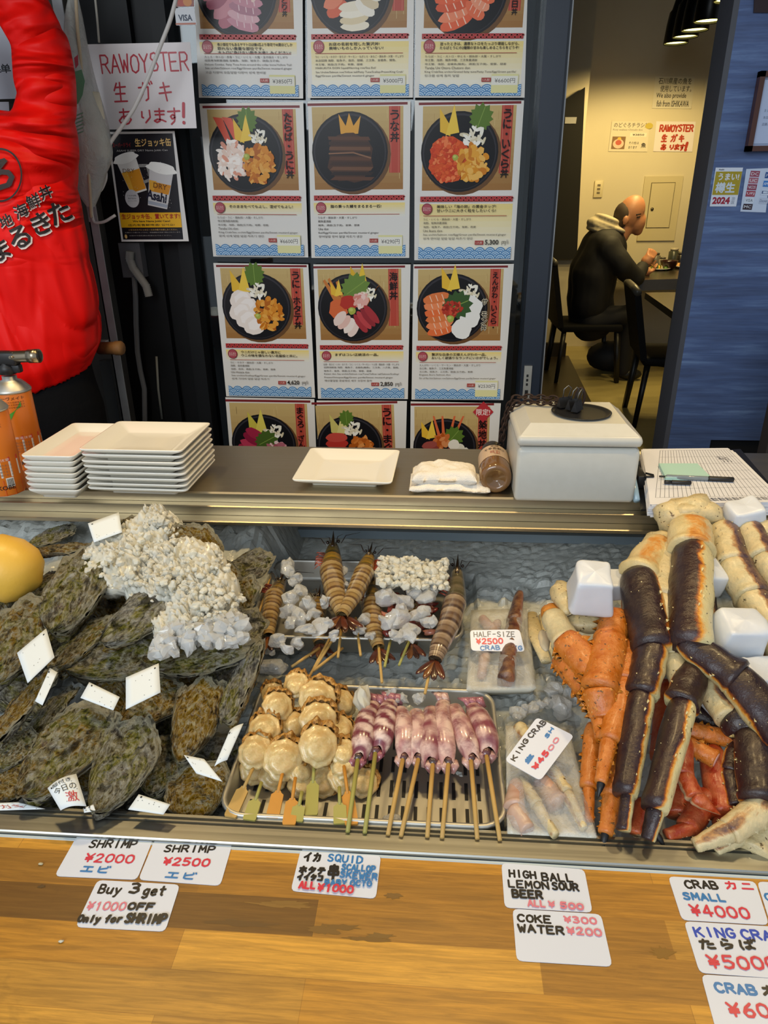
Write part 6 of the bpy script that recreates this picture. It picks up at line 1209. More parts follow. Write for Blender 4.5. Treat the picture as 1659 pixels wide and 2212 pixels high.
# crushed ice on the heap
def ice_heap():
    r = random.Random(11); b = MB(); 
    cen = [(330, 1165, 80, 50), (270, 1215, 95, 60), (390, 1230, 110, 55), (440, 1290, 85, 60), (350, 1270, 80, 45), (420, 1350, 95, 40), (470, 1320, 50, 40), (340, 1125, 32, 18)]
    Rr_ = np.array(Matrix.Rotation(math.atan(PS), 3, 'X'))
    for cx, cy, rx, ry in cen:
        p = pile(cx, cy+8, .026); s = 1/pxm(p); m0 = len(b.v); b.blob(p, (rx*s*.95, ry*s*1.5, .032), 64, 40, rot=Rr_, smooth=True); nn = Rr_@np.array((0, 0, 1.0))
        for i in range(m0, len(b.v)):
            q = np.array(b.v[i]); dd, pp = mnoise.voronoi(tuple(q*95+cx)); d2, _ = mnoise.voronoi(tuple(q*210)); b.v[i] = tuple(q+nn*(.012*min(1, (dd[1]-dd[0])*2)+.007*min(1, (d2[1]-d2[0])*2)+.008*mnoise.noise(tuple(q*40))))
    for k in range(620):
        cx, cy, rx, ry = r.choice(cen); a = r.random()*2*PI; q = math.sqrt(r.random()); x = cx+rx*q*math.cos(a); y = cy+ry*q*math.sin(a)
        if (x-300)**2/90**2+(y-1325)**2/60**2 < 1: continue
        p = pile(x, y, .046+.026*(1-q*q)+.006*r.random()); s = .0032+.0065*r.random()**2
        R_ = np.array(Matrix.Rotation(r.random()*6, 3, (r.random(), r.random(), r.random()+.1))); b.blob(p, (s, s*.75, s*.6), 6, 5, jit=.25, seed=k, rot=R_, smooth=False)
    tag(b.build('crushed_ice', MAT['whiteice']), 'heap of white crushed ice on top of the oysters', 'ice', None, 'stuff')
    b = MB()
    for k in range(64):
        x = 335+190*r.random(); y = 1330+55*r.random()-.16*(x-335); y += 30
        if y > 1425: continue
        p = pile(x, y, .06+.012*r.random()); s = .0065+.007*r.random(); R_ = np.array(Matrix.Rotation(r.random()*6, 3, (r.random(), r.random(), r.random()+.1))); b.blob(p, (s*1.4, s, s*.7), 7, 5, jit=.25, seed=k+900, rot=R_, smooth=False)
    tag(b.build('clear_ice_sheet', MAT['ice']), 'clear melting ice at the lower edge of the white heap', 'ice', None, 'stuff')
ice_heap()
# tags
TAGM = simple('white_plastic_tag', '#dfe6e8', .4)
def ptag(q, lift, lab, curl=0, text=None):
    W4 = [pile(x, y, lift) for x, y in q]; tl, tr, br, bl = W4; n = nrm(np.cross(tr-bl, tl-br)); nx, ny = 8, 5; V = []
    for s_ in (0, 1):
        for j in range(ny+1):
            for i in range(nx+1):
                u, v = i/nx, j/ny; p = (tl*(1-u)+tr*u)*(1-v)+(bl*(1-u)+br*u)*v; V.append(p+n*(curl*math.sin(PI*u)+(.0006 if s_ else 0)))
    b = MB(); n1 = (nx+1)*(ny+1); I = lambda i, j, s_: s_*n1+j*(nx+1)+i
    F_ = [(I(i, j, 1), I(i, j+1, 1), I(i+1, j+1, 1), I(i+1, j, 1)) for j in range(ny) for i in range(nx)]+[(I(i, j, 0), I(i+1, j, 0), I(i+1, j+1, 0), I(i, j+1, 0)) for j in range(ny) for i in range(nx)]
    F_ += [(I(i, 0, 0), I(i, 0, 1), I(i+1, 0, 1), I(i+1, 0, 0)) for i in range(nx)]+[(I(i, ny, 0), I(i+1, ny, 0), I(i+1, ny, 1), I(i, ny, 1)) for i in range(nx)]+[(I(0, j, 0), I(0, j+1, 0), I(0, j+1, 1), I(0, j, 1)) for j in range(ny)]+[(I(nx, j, 0), I(nx, j, 1), I(nx, j+1, 1), I(nx, j+1, 0)) for j in range(ny)]
    b.add(V, F_, '#dfe6e8', True)
    P_ = lambda u, v, z: (tl*(1-u)+tr*u)*(1-v)+(bl*(1-u)+br*u)*v+n*(curl*math.sin(PI*u)+z)
    r = random.Random(int(q[0][0])); 
    for k in range(6):
        u, v = .1+.8*r.random(), .1+.8*r.random(); s_ = .0004; b.add([P_(u, v, .001)+nrm(tr-tl)*s_*a+nrm(bl-tl)*s_*c for a, c in ((-1, -1), (-1, 1), (1, 1), (1, -1))], [(0, 1, 2, 3)], '#2a2a2c')
    s_ = .0011; b.add([P_(.12, .12, .001)+nrm(tr-tl)*s_*a+nrm(bl-tl)*s_*c for a, c in ((-1, -1), (-1, 1), (1, 1), (1, -1))], [(0, 1, 2, 3)], '#1c1c1e')
    if text:
        for t_, (u0, v0, u1, v1), col in text:
            G, Fs = glyphs(t_, .02); lo, hi = G.min(0), G.max(0); X = (G-lo)/(hi-lo); b.add([P_(u0+(u1-u0)*a, v1+(v0-v1)*c, .0011) for a, c in X], Fs, col)
    return tag(b.build('price_tag', MAT['paint']), lab, 'price tag', 'white tags among the oysters')
ptag([(100, 1358), (118, 1420), (60, 1476), (37, 1411)], .075, 'diamond shaped white tag on the golden oyster')
ptag([(343, 1433), (347, 1496), (272, 1533), (272, 1464)], .072, 'large white square tag in the middle of the oysters')
ptag([(193, 1474), (259, 1506), (245, 1535), (174, 1508)], .062, 'white tag just above the largest olive oyster')
ptag([(108, 1443), (124, 1453), (92, 1524), (76, 1515)], .066, 'narrow edge-on white tag under the diamond tag')
ptag([(397, 1631), (441, 1640), (481, 1689), (424, 1671)], .05, 'white tag at the foot of the fan-ringed oyster')
ptag([(497, 1577), (526, 1563), (491, 1642), (463, 1656)], .05, 'leaning white tag against the scallop tray', .002)
ptag([(103, 1703), (165, 1672), (187, 1742), (131, 1751)], .055, 'curled white tag with black and red handwriting', .006, [('今日の', (.12, .22, .9, .45), '#3a3420'), ('殻付き', (.15, .05, .8, .18), '#2a2a2c'), ('激', (.45, .5, .85, .85), '#c0202c')])
ptag([(300, 1716), (368, 1738), (353, 1760), (277, 1749)], .04, 'blank white tag lying at the front rail')
ptag([(180, 1746), (202, 1738), (207, 1752), (182, 1756)], .045, 'tiny white tag corner beside the curled tag')
ptag([(190, 1131), (257, 1107), (264, 1150), (203, 1172)], .07, 'white tag standing at the top back of the heap', 0)
ptag([(-30, 1736), (40, 1733), (98, 1748), (-30, 1752)], .02, 'flat reddish tag at the lower left corner', 0, [('カキ', (.3, .3, .8, .8), '#b04a3a')])
# ------------------------------------------------------------------ skewers
def stick(t, p, q, r_, mat, paddle=False, nm='stick'):
    p, q = np.array(p), np.array(q); b = MB()
    if not paddle: b.tube([p, p+(q-p)*.5, q], [r_, r_, r_*.9], 8)
    else:
        d = nrm(q-p); s_ = nrm(np.cross(d, (0, 0, 1))); L = np.linalg.norm(q-p); up = np.cross(s_, d)
        b.tube([p, p+d*L*.5], r_*.8, 8)
        prof = [(.46, .9), (.5, 1.2), (.54, 2.2), (.97, 2.3), (1.0, 2.0)]; V = []
        for f, w_ in prof: c = p+d*L*f; V += [c-s_*r_*w_*1.25-up*r_*.5, c+s_*r_*w_*1.25-up*r_*.5, c+s_*r_*w_*1.25+up*r_*.5, c-s_*r_*w_*1.25+up*r_*.5]
        m_ = len(prof); b.add(V, [(i*4+j, i*4+(j+1) % 4, i*4+4+(j+1) % 4, i*4+4+j) for i in range(m_-1) for j in range(4)]+[(3, 2, 1, 0), (m_*4-4, m_*4-3, m_*4-2, m_*4-1)])
    return b.build(nm, mat, t)
N = Nodes('raw_scallop_meat'); v = N.coord('Object'); f = N.noise(v, 3, 5, .6, .6); f2 = N.noise(v, 1.4, 3); N.p(Base__Color=N.mix(N.ramp(f2, [(.4, '#000000'), (.7, '#ffffff')]), N.ramp(f, [(.3, '#c0a468'), (.5, '#d6be88'), (.7, '#e6d8aa')]), rgba('#c9a466')), Roughness=.22, Subsurface__Weight=.25, Subsurface__Radius=(.012, .006, .003), Subsurface__Scale=.4, Coat__Weight=.15); N.bump(f, .3, .002); MAT['scallop'] = N.m
N = Nodes('scallop_mantle'); v = N.coord('Object'); f = N.noise(v, 5, 6, .7, .6); N.p(Base__Color=N.ramp(f, [(.3, '#5c3a14'), (.48, '#a8742c'), (.6, '#cf9f54'), (.72, '#dcb878')]), Roughness=.3); N.bump(f, .6, .003); MAT['mantle'] = N.m
def scallop_mesh(seed):
    r = random.Random(seed); b = MB(); n = 34; prof = [(0, -.30), (.6, -.32), (.93, -.2), (1.02, -.05), (.98, .06), (.9, .09), (.8, .12), (.7, .16), (.62, .26), (.54, .33), (.35, .37), (0, .38)]; V = []
    ox, oy = -.08-.1*r.random(), -.12-.1*r.random()
    for k, (rr, z) in enumerate(prof):
        t_ = min(1, max(0, (k-6)/3))
        for j in range(n):
            a = 2*PI*j/n; w_ = 1+(.10*mnoise.noise((math.cos(a)*1.2, math.sin(a)*1.4, seed))+.04*math.sin(a*9+seed)*(1 if 2 < k < 7 else 0))*(1-t_*.5)
            x = rr*w_*math.cos(a)+ox*t_; y = rr*w_*math.sin(a)*1.04+oy*t_; V.append((x, y, z+.06*mnoise.noise((x*1.3, y*1.3, seed+4))+(.02*math.sin(rr*38) if 2 < k < 8 else 0)))
    k = len(prof); b.add(V, [(i*n+j, i*n+(j+1) % n, (i+1)*n+(j+1) % n, (i+1)*n+j) for i in range(k-1) for j in range(n)], None, True)
    c = MB(); n = 60; V = []; a0 = -.9+.5*r.random(); sp = PI*(.95+.4*r.random())
    for i, (rr, z) in enumerate(((.8, -.22), (1.02, -.26), (1.2, -.2), (1.32, -.05), (1.24, .08), (1.04, .05))):
        for j in range(n):
            a = a0+sp*j/(n-1); tp = math.sin(PI*j/(n-1))**.4; f = (.05*math.sin(j*.7+3*mnoise.noise((j*.15, 0, seed)))+.22*mnoise.noise((j*.22, i*.5, seed)))*(i/3.5)*tp
            q = .86+(rr-.86)*tp+f*.6; V.append((q*math.cos(a), q*math.sin(a)*1.04, z*tp+f*.9))
    c.add(V, [(i*n+j, i*n+j+1, (i+1)*n+j+1, (i+1)*n+j) for i in range(5) for j in range(n-1)], None, True); return b, c
SCP = []
for s_ in range(4):
    b, c = scallop_mesh(s_*5+2); o1 = b.build('scallop', MAT['scallop'], None, True); o2 = c.build('mantle', MAT['mantle'], None, True); SCP.append((o1.data, o2.data)); bpy.data.objects.remove(o1); bpy.data.objects.remove(o2)
def scallop_skewer(items, s0, s1, smat, lab, paddle=True, lift0=.03):
    base = atZ(*s1, .905); t = thing('scallop_skewer', lab, 'skewer', base, 'scallop skewers in the front tray'); r = random.Random(int(s0[0]))
    for k, (x, y, rp, z) in enumerate(items):
        p = atZ(x, y, TF+z); s_ = rp*1.06/pxm(p); nb, nm = SCP[(k+int(x)) % 4]; o = bpy.data.objects.new('scallop', nb); COL.objects.link(o); o.parent = t; o.location = tuple(p-base); o.scale = (s_, s_, s_*1.15); o.rotation_euler = (.45+r.random()*.3, (r.random()-.5)*.6, r.random()*1.2-.2)
        m_ = bpy.data.objects.new('mantle', nm); COL.objects.link(m_); m_.parent = o; m_.rotation_euler = (0, 0, 0)
    a = atZ(*s0, TF+.04+lift0-.03); stick(t, a, atZ(*s1, TF+.03), .0028, smat, paddle)
SB, SG, SO = MAT['bamboo'], MAT['greenbamboo'], MAT['orangebamboo']
scallop_skewer([(550, 1660, 30, .02), (592, 1675, 30, .015)], (565, 1690), (538, 1772), SG, 'scallop skewer lowest at the left side of the front tray')
scallop_skewer([(655, 1690, 32, .018), (640, 1650, 30, .02)], (652, 1710), (640, 1775), SG, 'scallop skewer low under the second one', True)
scallop_skewer([(700, 1690, 30, .016), (740, 1680, 32, .02), (785, 1690, 30, .016)], (733, 1700), (735, 1780), SG, 'low scallop skewer beside the striped squid')
scallop_skewer([(640, 1480, 27, .075), (600, 1525, 31, .07), (572, 1575, 32, .06), (552, 1625, 34, .05)], (552, 1648), (497, 1765), SB, 'leftmost scallop skewer of four with paddle stick')
scallop_skewer([(590, 1500, 24, .05), (640, 1570, 32, .045), (612, 1640, 40, .045)], (612, 1662), (588, 1768), SO, 'second scallop skewer with one big round scallop in front')
scallop_skewer([(650, 1665, 28, .03)], (638, 1680), (624, 1782), SO, 'short stained paddle stick with one scallop behind it')
scallop_skewer([(685, 1508, 38, .07), (688, 1556, 38, .065), (688, 1610, 40, .06)], (680, 1630), (672, 1762), SG, 'third scallop skewer with green stick, three big scallops')
scallop_skewer([(738, 1520, 30, .05), (735, 1575, 30, .05), (742, 1625, 28, .045), (740, 1655, 26, .035)], (743, 1655), (760, 1782), SO, 'fourth scallop skewer beside the striped squid')
# squid
N = Nodes('squid_skin'); v = N.coord('Object'); f = N.noise(v, 55, 5, .65, .5); N.p(Base__Color=N.mix(N.ramp(f, [(.42, '#000000'), (.72, '#ffffff')]), N.attr('Col').outputs['Color'], rgba('#7c4048')), Roughness=.24, Subsurface__Weight=.2, Subsurface__Radius=(.01, .005, .004), Subsurface__Scale=.4, Coat__Weight=.4); MAT['squid'] = N.m
def squid(p0, p1, wpx, s1, smat, cols, lab, seed):
    a = atZ(*p0, TF+.045); c = atZ(*p1, TF+.042); base = atZ(*s1, .905); t = thing('squid_skewer', lab, 'skewer', base, 'squid skewers in the front tray'); r_ = wpx/2/pxm((a+c)/2); d = c-a; r = random.Random(seed)
    n = 26; side = nrm(np.cross(d, (0, 0, 1))); ups = nrm(np.cross(side, d)); b = MB(); k = 20; V = []; cl = []
    for i in range(n):
        f = i/(n-1); ctr = a+d*f+ups*.010*math.sin(PI*f)+side*.004*math.sin(f*3+seed); rr = r_*(.5+.55*math.sin(PI*min(1, .12+f*.62))**.8)*(1+.05*mnoise.noise((f*6, seed, 2)))*(1 if f < .82 else 1-.4*(f-.82)/.18)
        for j in range(k):
            q = 2*PI*j/k; lip = .006*math.cos(q*2)*max(0, f-.85)/.15; V.append(ctr+side*rr*math.cos(q)+ups*rr*math.sin(q)*.88+nrm(d)*lip)
    A1, A2 = (np.array(rgb('#71303c')), np.array(rgb('#e2c8ba'))) if cols == 'striped' else ((np.array(rgb('#c0908a')), np.array(rgb('#e2c4b4'))) if cols == 'pale' else (np.array(rgb('#874850')), np.array(rgb('#dab8aa'))))
    for i in range(n):
        for j in range(k):
            if cols == 'striped': g = .5+.5*math.sin(i*1.25+.9*math.sin(2*PI*j/k+1)+1.5*mnoise.noise((i*.3, math.cos(2*PI*j/k), seed))); g = min(1, max(0, (g-.35)*4))
            else: g = min(1, max(0, .5+1.3*mnoise.noise((i*.28, math.cos(2*PI*j/k)*1.1+seed*5, math.sin(2*PI*j/k)*1.1))+(.35*math.sin(i*1.0+seed) if cols == 'mid' else 0)))
            cl.append(tuple(A1*(1-g)+A2*g))
    b.add(V, [(i*k+j, (i+1)*k+j, (i+1)*k+(j+1) % k, i*k+(j+1) % k)[::-1] for i in range(n-1) for j in range(k)], None, True, vcol=cl)
    o = b.build('mantle', MAT['squid'], t)
    me = o.data; import bmesh; bm = bmesh.new(); bm.from_mesh(me); bmesh.ops.recalc_face_normals(bm, faces=bm.faces); bm.to_mesh(me); bm.free()
    b = MB(); e = a+d*.97
    for s_ in (-1, 1): b.tube([e+side*s_*r_*.35, e+d*.06+side*s_*r_*.5, e+d*.13+side*s_*r_*.25-ups*.006], [r_*.5, r_*.42, r_*.16], 8, '#c9a498' if cols != 'striped' else '#9a5a62', flat=.5)
    b.blob(e, (r_*.5, r_*.5, r_*.5), 10, 6, '#4a3a34'); b.build('opening_flap', MAT['squid'], t)
    if seed in (1, 2, 6, 8):
        b = MB()
        for q in range(3 if seed != 6 else 2): s_ = (q-1)*.5; b.tube([a+side*s_*r_, a-d*.08+side*(s_*1.2+.3)*r_+ups*.010, a-d*.2+side*(s_*1.2+.9)*r_+ups*.004], [r_*.42, r_*.38, r_*.12], 8, '#a8707a' if seed != 6 else '#dcbcae', flat=.55)
        b.build('fin', MAT['squid'], t)
    stick(t, c+ups*.002-d*.05, atZ(*s1, TF+.033), .0029, smat)
squid((812, 1525), (772, 1640), 46, (751, 1797), SG, 'striped', 'leftmost striped squid skewer with green stick', 1)
squid((850, 1522), (810, 1625), 48, (788, 1799), SG, 'striped', 'second striped squid skewer, its front torn', 2)
squid((866, 1535), (872, 1640), 44, (838, 1803), SB, 'pale', 'first pale squid skewer right of the striped pair', 3)
squid((894, 1540), (906, 1640), 42, (866, 1806), SB, 'pale', 'second pale squid skewer of the row', 4)
squid((925, 1535), (936, 1650), 46, (923, 1808), SB, 'mid', 'purple-banded squid skewer in the middle of the row', 5)
squid((955, 1522), (970, 1650), 46, (955, 1810), SB, 'pale', 'third pale squid skewer with a long fin on top', 6)
squid((985, 1530), (1018, 1642), 46, (1031, 1812), SB, 'pale', 'second squid skewer from the right tray edge', 7)
squid((1030, 1530), (1050, 1630), 52, (1080, 1815), SB, 'mid', 'rightmost squid skewer at the tray edge', 8)
# shrimp
N = Nodes('shrimp_shell'); v = N.coord('Object'); N.p(Base__Color=N.mix(N.math('MULTIPLY', N.noise(v, 120, 4), .5), N.attr('Col').outputs['Color'], rgba('#4c3018')), Roughness=.22, Coat__Weight=.4); MAT['shrimp'] = N.m
def shrimp(pts, wpx, sticks, lab, seed, grey=False, z0=.045):
    base = atZ(*pts[-1], TB+.02); t = thing('shrimp_skewer', lab, 'skewer', base, 'shrimp skewers in the back tray'); r = random.Random(seed)
    P_ = np.array([atZ(x, y, TB+z0+.008*math.sin(PI*i/(len(pts)-1))) for i, (x, y) in enumerate(pts)]); n = 76; idx = np.linspace(0, len(pts)-1, n); Q = np.array([[np.interp(x, range(len(pts)), P_[:, k]) for k in range(3)] for x in idx])
    for _ in range(5): Q[1:-1] = (Q[:-2]+2*Q[1:-1]+Q[2:])/4
    R0 = wpx/2/pxm(P_[len(pts)//2]); h0 = 23
    pal = ['#b39a68', '#a0824e', '#7a5c34', '#c2a878', '#654a2c', '#8a6c40'] if not grey else ['#a08a70', '#8a745c', '#6a5444', '#b6a084', '#4c3a30', '#c4b094']
    rad = []; cols = []
    for i in range(n):
        f = (i-h0)/(n-h0)
        if i < h0: rad.append(R0*(.35+.65*(i/h0)**.6)); cols.append(['#8a7430', '#a5822e', '#6a5a28', '#94702c'][(i//2) % 4] if not grey else ['#6e6a54', '#5a5844', '#7c7460'][(i//2) % 3])
        else: k = (f*6) % 1; rad.append(R0*(1.03-.5*f**1.3)*1.0); cols.append((pal[4] if k < .08 else pal[3] if k < .2 else pal[0] if k < .45 else pal[2] if k < .6 else pal[1] if k < .9 else pal[4]))
    b = MB(); h = MB(); k = 16; U = nrm(np.cross(nrm(Q[-1]-Q[0]), (0, 0, 1)))
    T = np.gradient(Q, axis=0); V = []
    for i in range(n):
        tt = nrm(T[i]); a = nrm(np.cross((0, 0, 1), tt)); c = np.cross(tt, a); V.append([Q[i]+rad[i]*(a*math.cos(q)+c*math.sin(q)*.92) for q in np.linspace(0, 2*PI, k, endpoint=False)])
    for i in range(n-1):
        m_ = h if i < h0 else b
        for j in range(k): m_.add([V[i][j], V[i][(j+1) % k], V[i+1][(j+1) % k], V[i+1][j]], [(0, 1, 2, 3)], None, True, vcol=[rgb(cols[i])]*2+[rgb(cols[i+1])]*2)
    for m_, nm in ((b, 'body'), (h, 'head')):
        o = m_.build(nm, MAT['shrimp'], t); import bmesh; bm = bmesh.new(); bm.from_mesh(o.data); bmesh.ops.remove_doubles(bm, verts=bm.verts, dist=.00003); bmesh.ops.recalc_face_normals(bm, faces=bm.faces); bm.to_mesh(o.data); bm.free()
    b = MB(); e = Q[-1]; d = nrm(Q[-1]-Q[-5]); s_ = nrm(np.cross(d, (0, 0, 1)))
    for k2 in range(4): an = (k2-1.5)*.38; dd = d*math.cos(an)+s_*math.sin(an); c = e+dd*R0*1.0; R3 = np.stack([dd, np.cross((0, 0, 1), dd), np.array((0, 0, 1.0))], 1); b.blob(c, (R0*1.05, R0*.34, R0*.12), 10, 6, ['#5a2a1c', '#3a1c18', '#7a4a24', '#4a2420'][k2], rot=R3)
    b.build('tail_fan', MAT['shrimp'], t)
    b = MB(); hp = Q[0]; hd = nrm(Q[0]-Q[9])
    b.tube([Q[7]+(0, 0, R0*.6), hp+hd*R0*.6+(0, 0, R0*.5), hp+hd*R0*1.6+(0, 0, R0*.8)], [R0*.2, R0*.12, .0004], 6, '#2c2014')
    for q in (-1, 1): b.blob(hp+hd*R0*.1+s_*q*R0*.5+(0, 0, R0*.3), R0*.16, 8, 6, '#0c0a0a')
    for q in range(4):
        s2 = (q-1.5)*.5; c = hp+hd*R0*.3+s_*s2*R0; b.tube([c, c+hd*.02+s_*s2*.012+(0, 0, .006), c+hd*(.03+.03*r.random())+s_*s2*.05+(0, 0, -.004)], [.0009, .0007, .0003], 5, '#2a1a14')
    b.build('antenna', MAT['shrimp'], t)
    b = MB(); sg = 1 if seed % 2 else -1
    for q in range(7): c = Q[7+2*q]+s_*sg*R0*.7; b.tube([c, c+s_*sg*(.010+.006*r.random())+(0, 0, .004), c+s_*sg*.018+hd*.012*r.random()-(0, 0, .004)], [.0016, .0013, .0006], 5, '#b8503c')
    b.build('legs', MAT['shrimp'], t)
    for (p, q, mt) in sticks: stick(t, atZ(*p, TB+.035), atZ(*q, TB+.038), .0023, mt)
shrimp([(610, 1255), (592, 1290), (583, 1330), (580, 1375)], 44, [((588, 1232), (558, 1330), SB), ((578, 1385), (548, 1468), SO)], 'shrimp skewer at the left end of the back tray', 1)
shrimp([(690, 1290), (680, 1340), (690, 1390)], 44, [((690, 1400), (630, 1440), SB), ((740, 1400), (676, 1450), SB)], 'shrimp skewer buried under ice left of the centre pair', 2, z0=.028)
shrimp([(805, 1250), (803, 1310), (806, 1360), (818, 1400)], 48, [((815, 1365), (825, 1474), SB)], 'middle shrimp skewer hanging over the tray rim', 3, z0=.035)
shrimp([(895, 1290), (885, 1340), (890, 1390)], 46, [((845, 1375), (831, 1440), SG), ((897, 1355), (862, 1437), SG)], 'shrimp skewer with green sticks under the right ice heap', 4, z0=.03)
shrimp([(720, 1178), (716, 1235), (725, 1285), (742, 1330)], 54, [((736, 1335), (668, 1462), SB), ((739, 1345), (730, 1420), SB)], 'golden shrimp skewer, left one of the centre crossing pair', 5, z0=.07)
shrimp([(800, 1198), (785, 1240), (765, 1285), (738, 1330)], 46, [((768, 1335), (779, 1416), SB), ((740, 1348), (676, 1450), SB)], 'striped shrimp skewer, right one of the centre crossing pair', 6, z0=.075)
shrimp([(988, 1228), (985, 1290), (972, 1345), (948, 1400), (940, 1425)], 52, [((940, 1395), (918, 1498), SB)], 'grey banded shrimp skewer at the right end of the back tray', 7, True, z0=.05)
def strew(lst, zf, lab, group):
    r = random.Random(len(lst)); L = []
    for (x, y, s_) in lst:
        L.append((x, y, s_*.8, 0))
        if group: L.append((x+s_*(r.random()-.5)*1.5, y+s_*(r.random()-.5)*1.1, s_*(.4+.25*r.random()), .004))
    for k, (x, y, s_, dz) in enumerate(L): p = atZ(x, y, zf+dz); ice_chunk(p, s_/pxm(p), k*3+int(x), lab, group)
strew([(622, 1225, 24), (640, 1250, 20), (630, 1290, 26), (650, 1275, 22), (665, 1305, 24), (620, 1320, 24), (645, 1335, 26), (680, 1325, 22), (690, 1355, 26), (660, 1360, 24), (640, 1390, 28), (700, 1300, 18), (740, 1255, 16), (748, 1285, 14), (745, 1232, 13), (600, 1385, 26), (720, 1370, 18)], TB+.075, 'clear ice cube among the shrimp left of the centre pair', 'ice cubes left of the shrimp pair')
strew([(790, 1340, 22), (800, 1372, 20), (780, 1360, 16)], TB+.05, 'clear ice cube right below the crossing shrimp pair', 'ice cubes below the shrimp pair')
def ice_heap2():
    r = random.Random(21); b = MB()
    for k in range(230):
        x = 815+150*r.random(); y = 1205+60*r.random()+.05*(x-815); 
        p = atZ(x, y, TB+.075+.014*r.random()); s = .005+.006*r.random(); R_ = np.array(Matrix.Rotation(r.random()*6, 3, (r.random(), r.random(), r.random()+.1))); b.blob(p, (s, s*.8, s*.7), 6, 5, jit=.25, seed=k, rot=R_, smooth=False)
    tag(b.build('crushed_ice', MAT['whiteice']), 'heap of crushed ice on the right half of the shrimp tray', 'ice', None, 'stuff')
ice_heap2()
strew([(835, 1290, 30), (875, 1300, 34), (915, 1290, 32), (860, 1335, 36), (905, 1325, 32), (840, 1345, 28), (885, 1362, 28), (925, 1345, 24), (865, 1375, 24)], TB+.068, 'large clear ice lump below the crushed heap in the shrimp tray', 'ice lumps in the right of the shrimp tray')
b = MB()
for k in range(60):
    r = random.Random(k+700); x = 825+120*r.random(); y = 1280+90*r.random(); p = atZ(x, y, TB+.045); b.blob(p, (.012, .006, .005), 8, 5, ['#7d2a2a', '#a84838', '#5a2420', '#c07a64'][k % 4], jit=.3, seed=k, rot=np.array(Matrix.Rotation(r.random()*6, 3, 'Z')))
tag(b.build('shrimp_meat', MAT['shrimp']), 'dark red shrimp heads showing through the ice in the back tray', 'shrimp', None, 'stuff')
p = atZ(592, 1440, TF+.05); ice_chunk(p, 36/pxm(p), 771, 'round clear ice lump above the left end of the scallops', None)
p = atZ(785, 1510, TF+.06); ice_chunk(p, 32/pxm(p), 772, 'frosty ice lump between scallops and striped squid', None, 'whiteice')
strew([(845, 1498, 20), (905, 1508, 20), (870, 1508, 16)], TF+.05, 'small clear ice cube above the squid skewers', 'ice cubes above the squid')
strew([(848, 1775, 24), (830, 1790, 18)], TF+.012, 'clear ice lump on the bare front tray floor', 'ice on the front tray floor')
strew([(575, 1400, 20), (560, 1390, 16)], TB+.03, 'clear ice lump at the left front corner of the shrimp tray', 'ice at the shrimp tray corner')
strew([(1215, 1530, 34), (1185, 1520, 26), (1150, 1530, 24), (1235, 1500, 28), (1120, 1540, 24), (1200, 1490, 24), (1225, 1450, 24)], .895, 'large clear ice lump between the wrapped trays and the orange legs', 'ice lumps between the wrapped trays')
# ================================================================== CRAB
def crabmat(name, stops, speck, rough=.3, mot=.22, allover=False):
    N = Nodes(name); v = N.coord('Object'); a = N.attr('ang').outputs['Fac']; f = N.noise(v, 26, 6, .65, .5); g = N.noise(v, 160, 3)
    k = N.math('ADD', a, N.math('MULTIPLY', N.math('SUBTRACT', f, .5), 1.0)); k = N.math('ADD', N.math('MULTIPLY', k, .5), .5)
    c = N.ramp(k, stops); c = N.mix(N.math('MULTIPLY', N.ramp(g, [(.64, '#000000'), (.68, '#ffffff')]), N.ramp(k, [(.35, '#ffffff'), (.55, '#ffffff' if allover else '#333333')])), c, speck)
    c = N.mix(mot, c, N.ramp(N.noise(v, 60, 5, .7), [(.35, '#2a1408'), (.65, '#e8b878')]))
    N.p(Base__Color=c, Roughness=rough, Coat__Weight=.12, Coat__Roughness=.2); N.bump(N.noise(v, 110, 5, .65), .6, .003); return N.m
KING = crabmat('king_crab_shell', [(.0, '#d8cc9c'), (.40, '#d4c48c'), (.50, '#d8902c'), (.56, '#8a4416'), (.61, '#2a141e'), (1.0, '#1e1019')], '#2a1c10', .3, .03)
JOINT = crabmat('crab_joint_shell', [(.0, '#d8cc9c'), (.80, '#d2be88'), (.88, '#cf8c38'), (1.0, '#b4682a')], '#3a2410', .35, .12)
CREAM = crabmat('cream_crab_shell', [(.0, '#cdbf92'), (.80, '#d6c89c'), (.86, '#a8784a'), (.90, '#4a3040'), (1.0, '#3a2634')], '#2a2012', .35)
ORANGE = crabmat('orange_crab_shell', [(.0, '#d0902c'), (.35, '#d07e0c'), (.6, '#ca7004'), (1.0, '#c46404')], '#3a1804', .32, .2, True)
RED = crabmat('red_crab_shell', [(.0, '#dcc4a4'), (.30, '#d8a87c'), (.40, '#c04014'), (.7, '#b8380e'), (1.0, '#a82808')], '#4a1808')
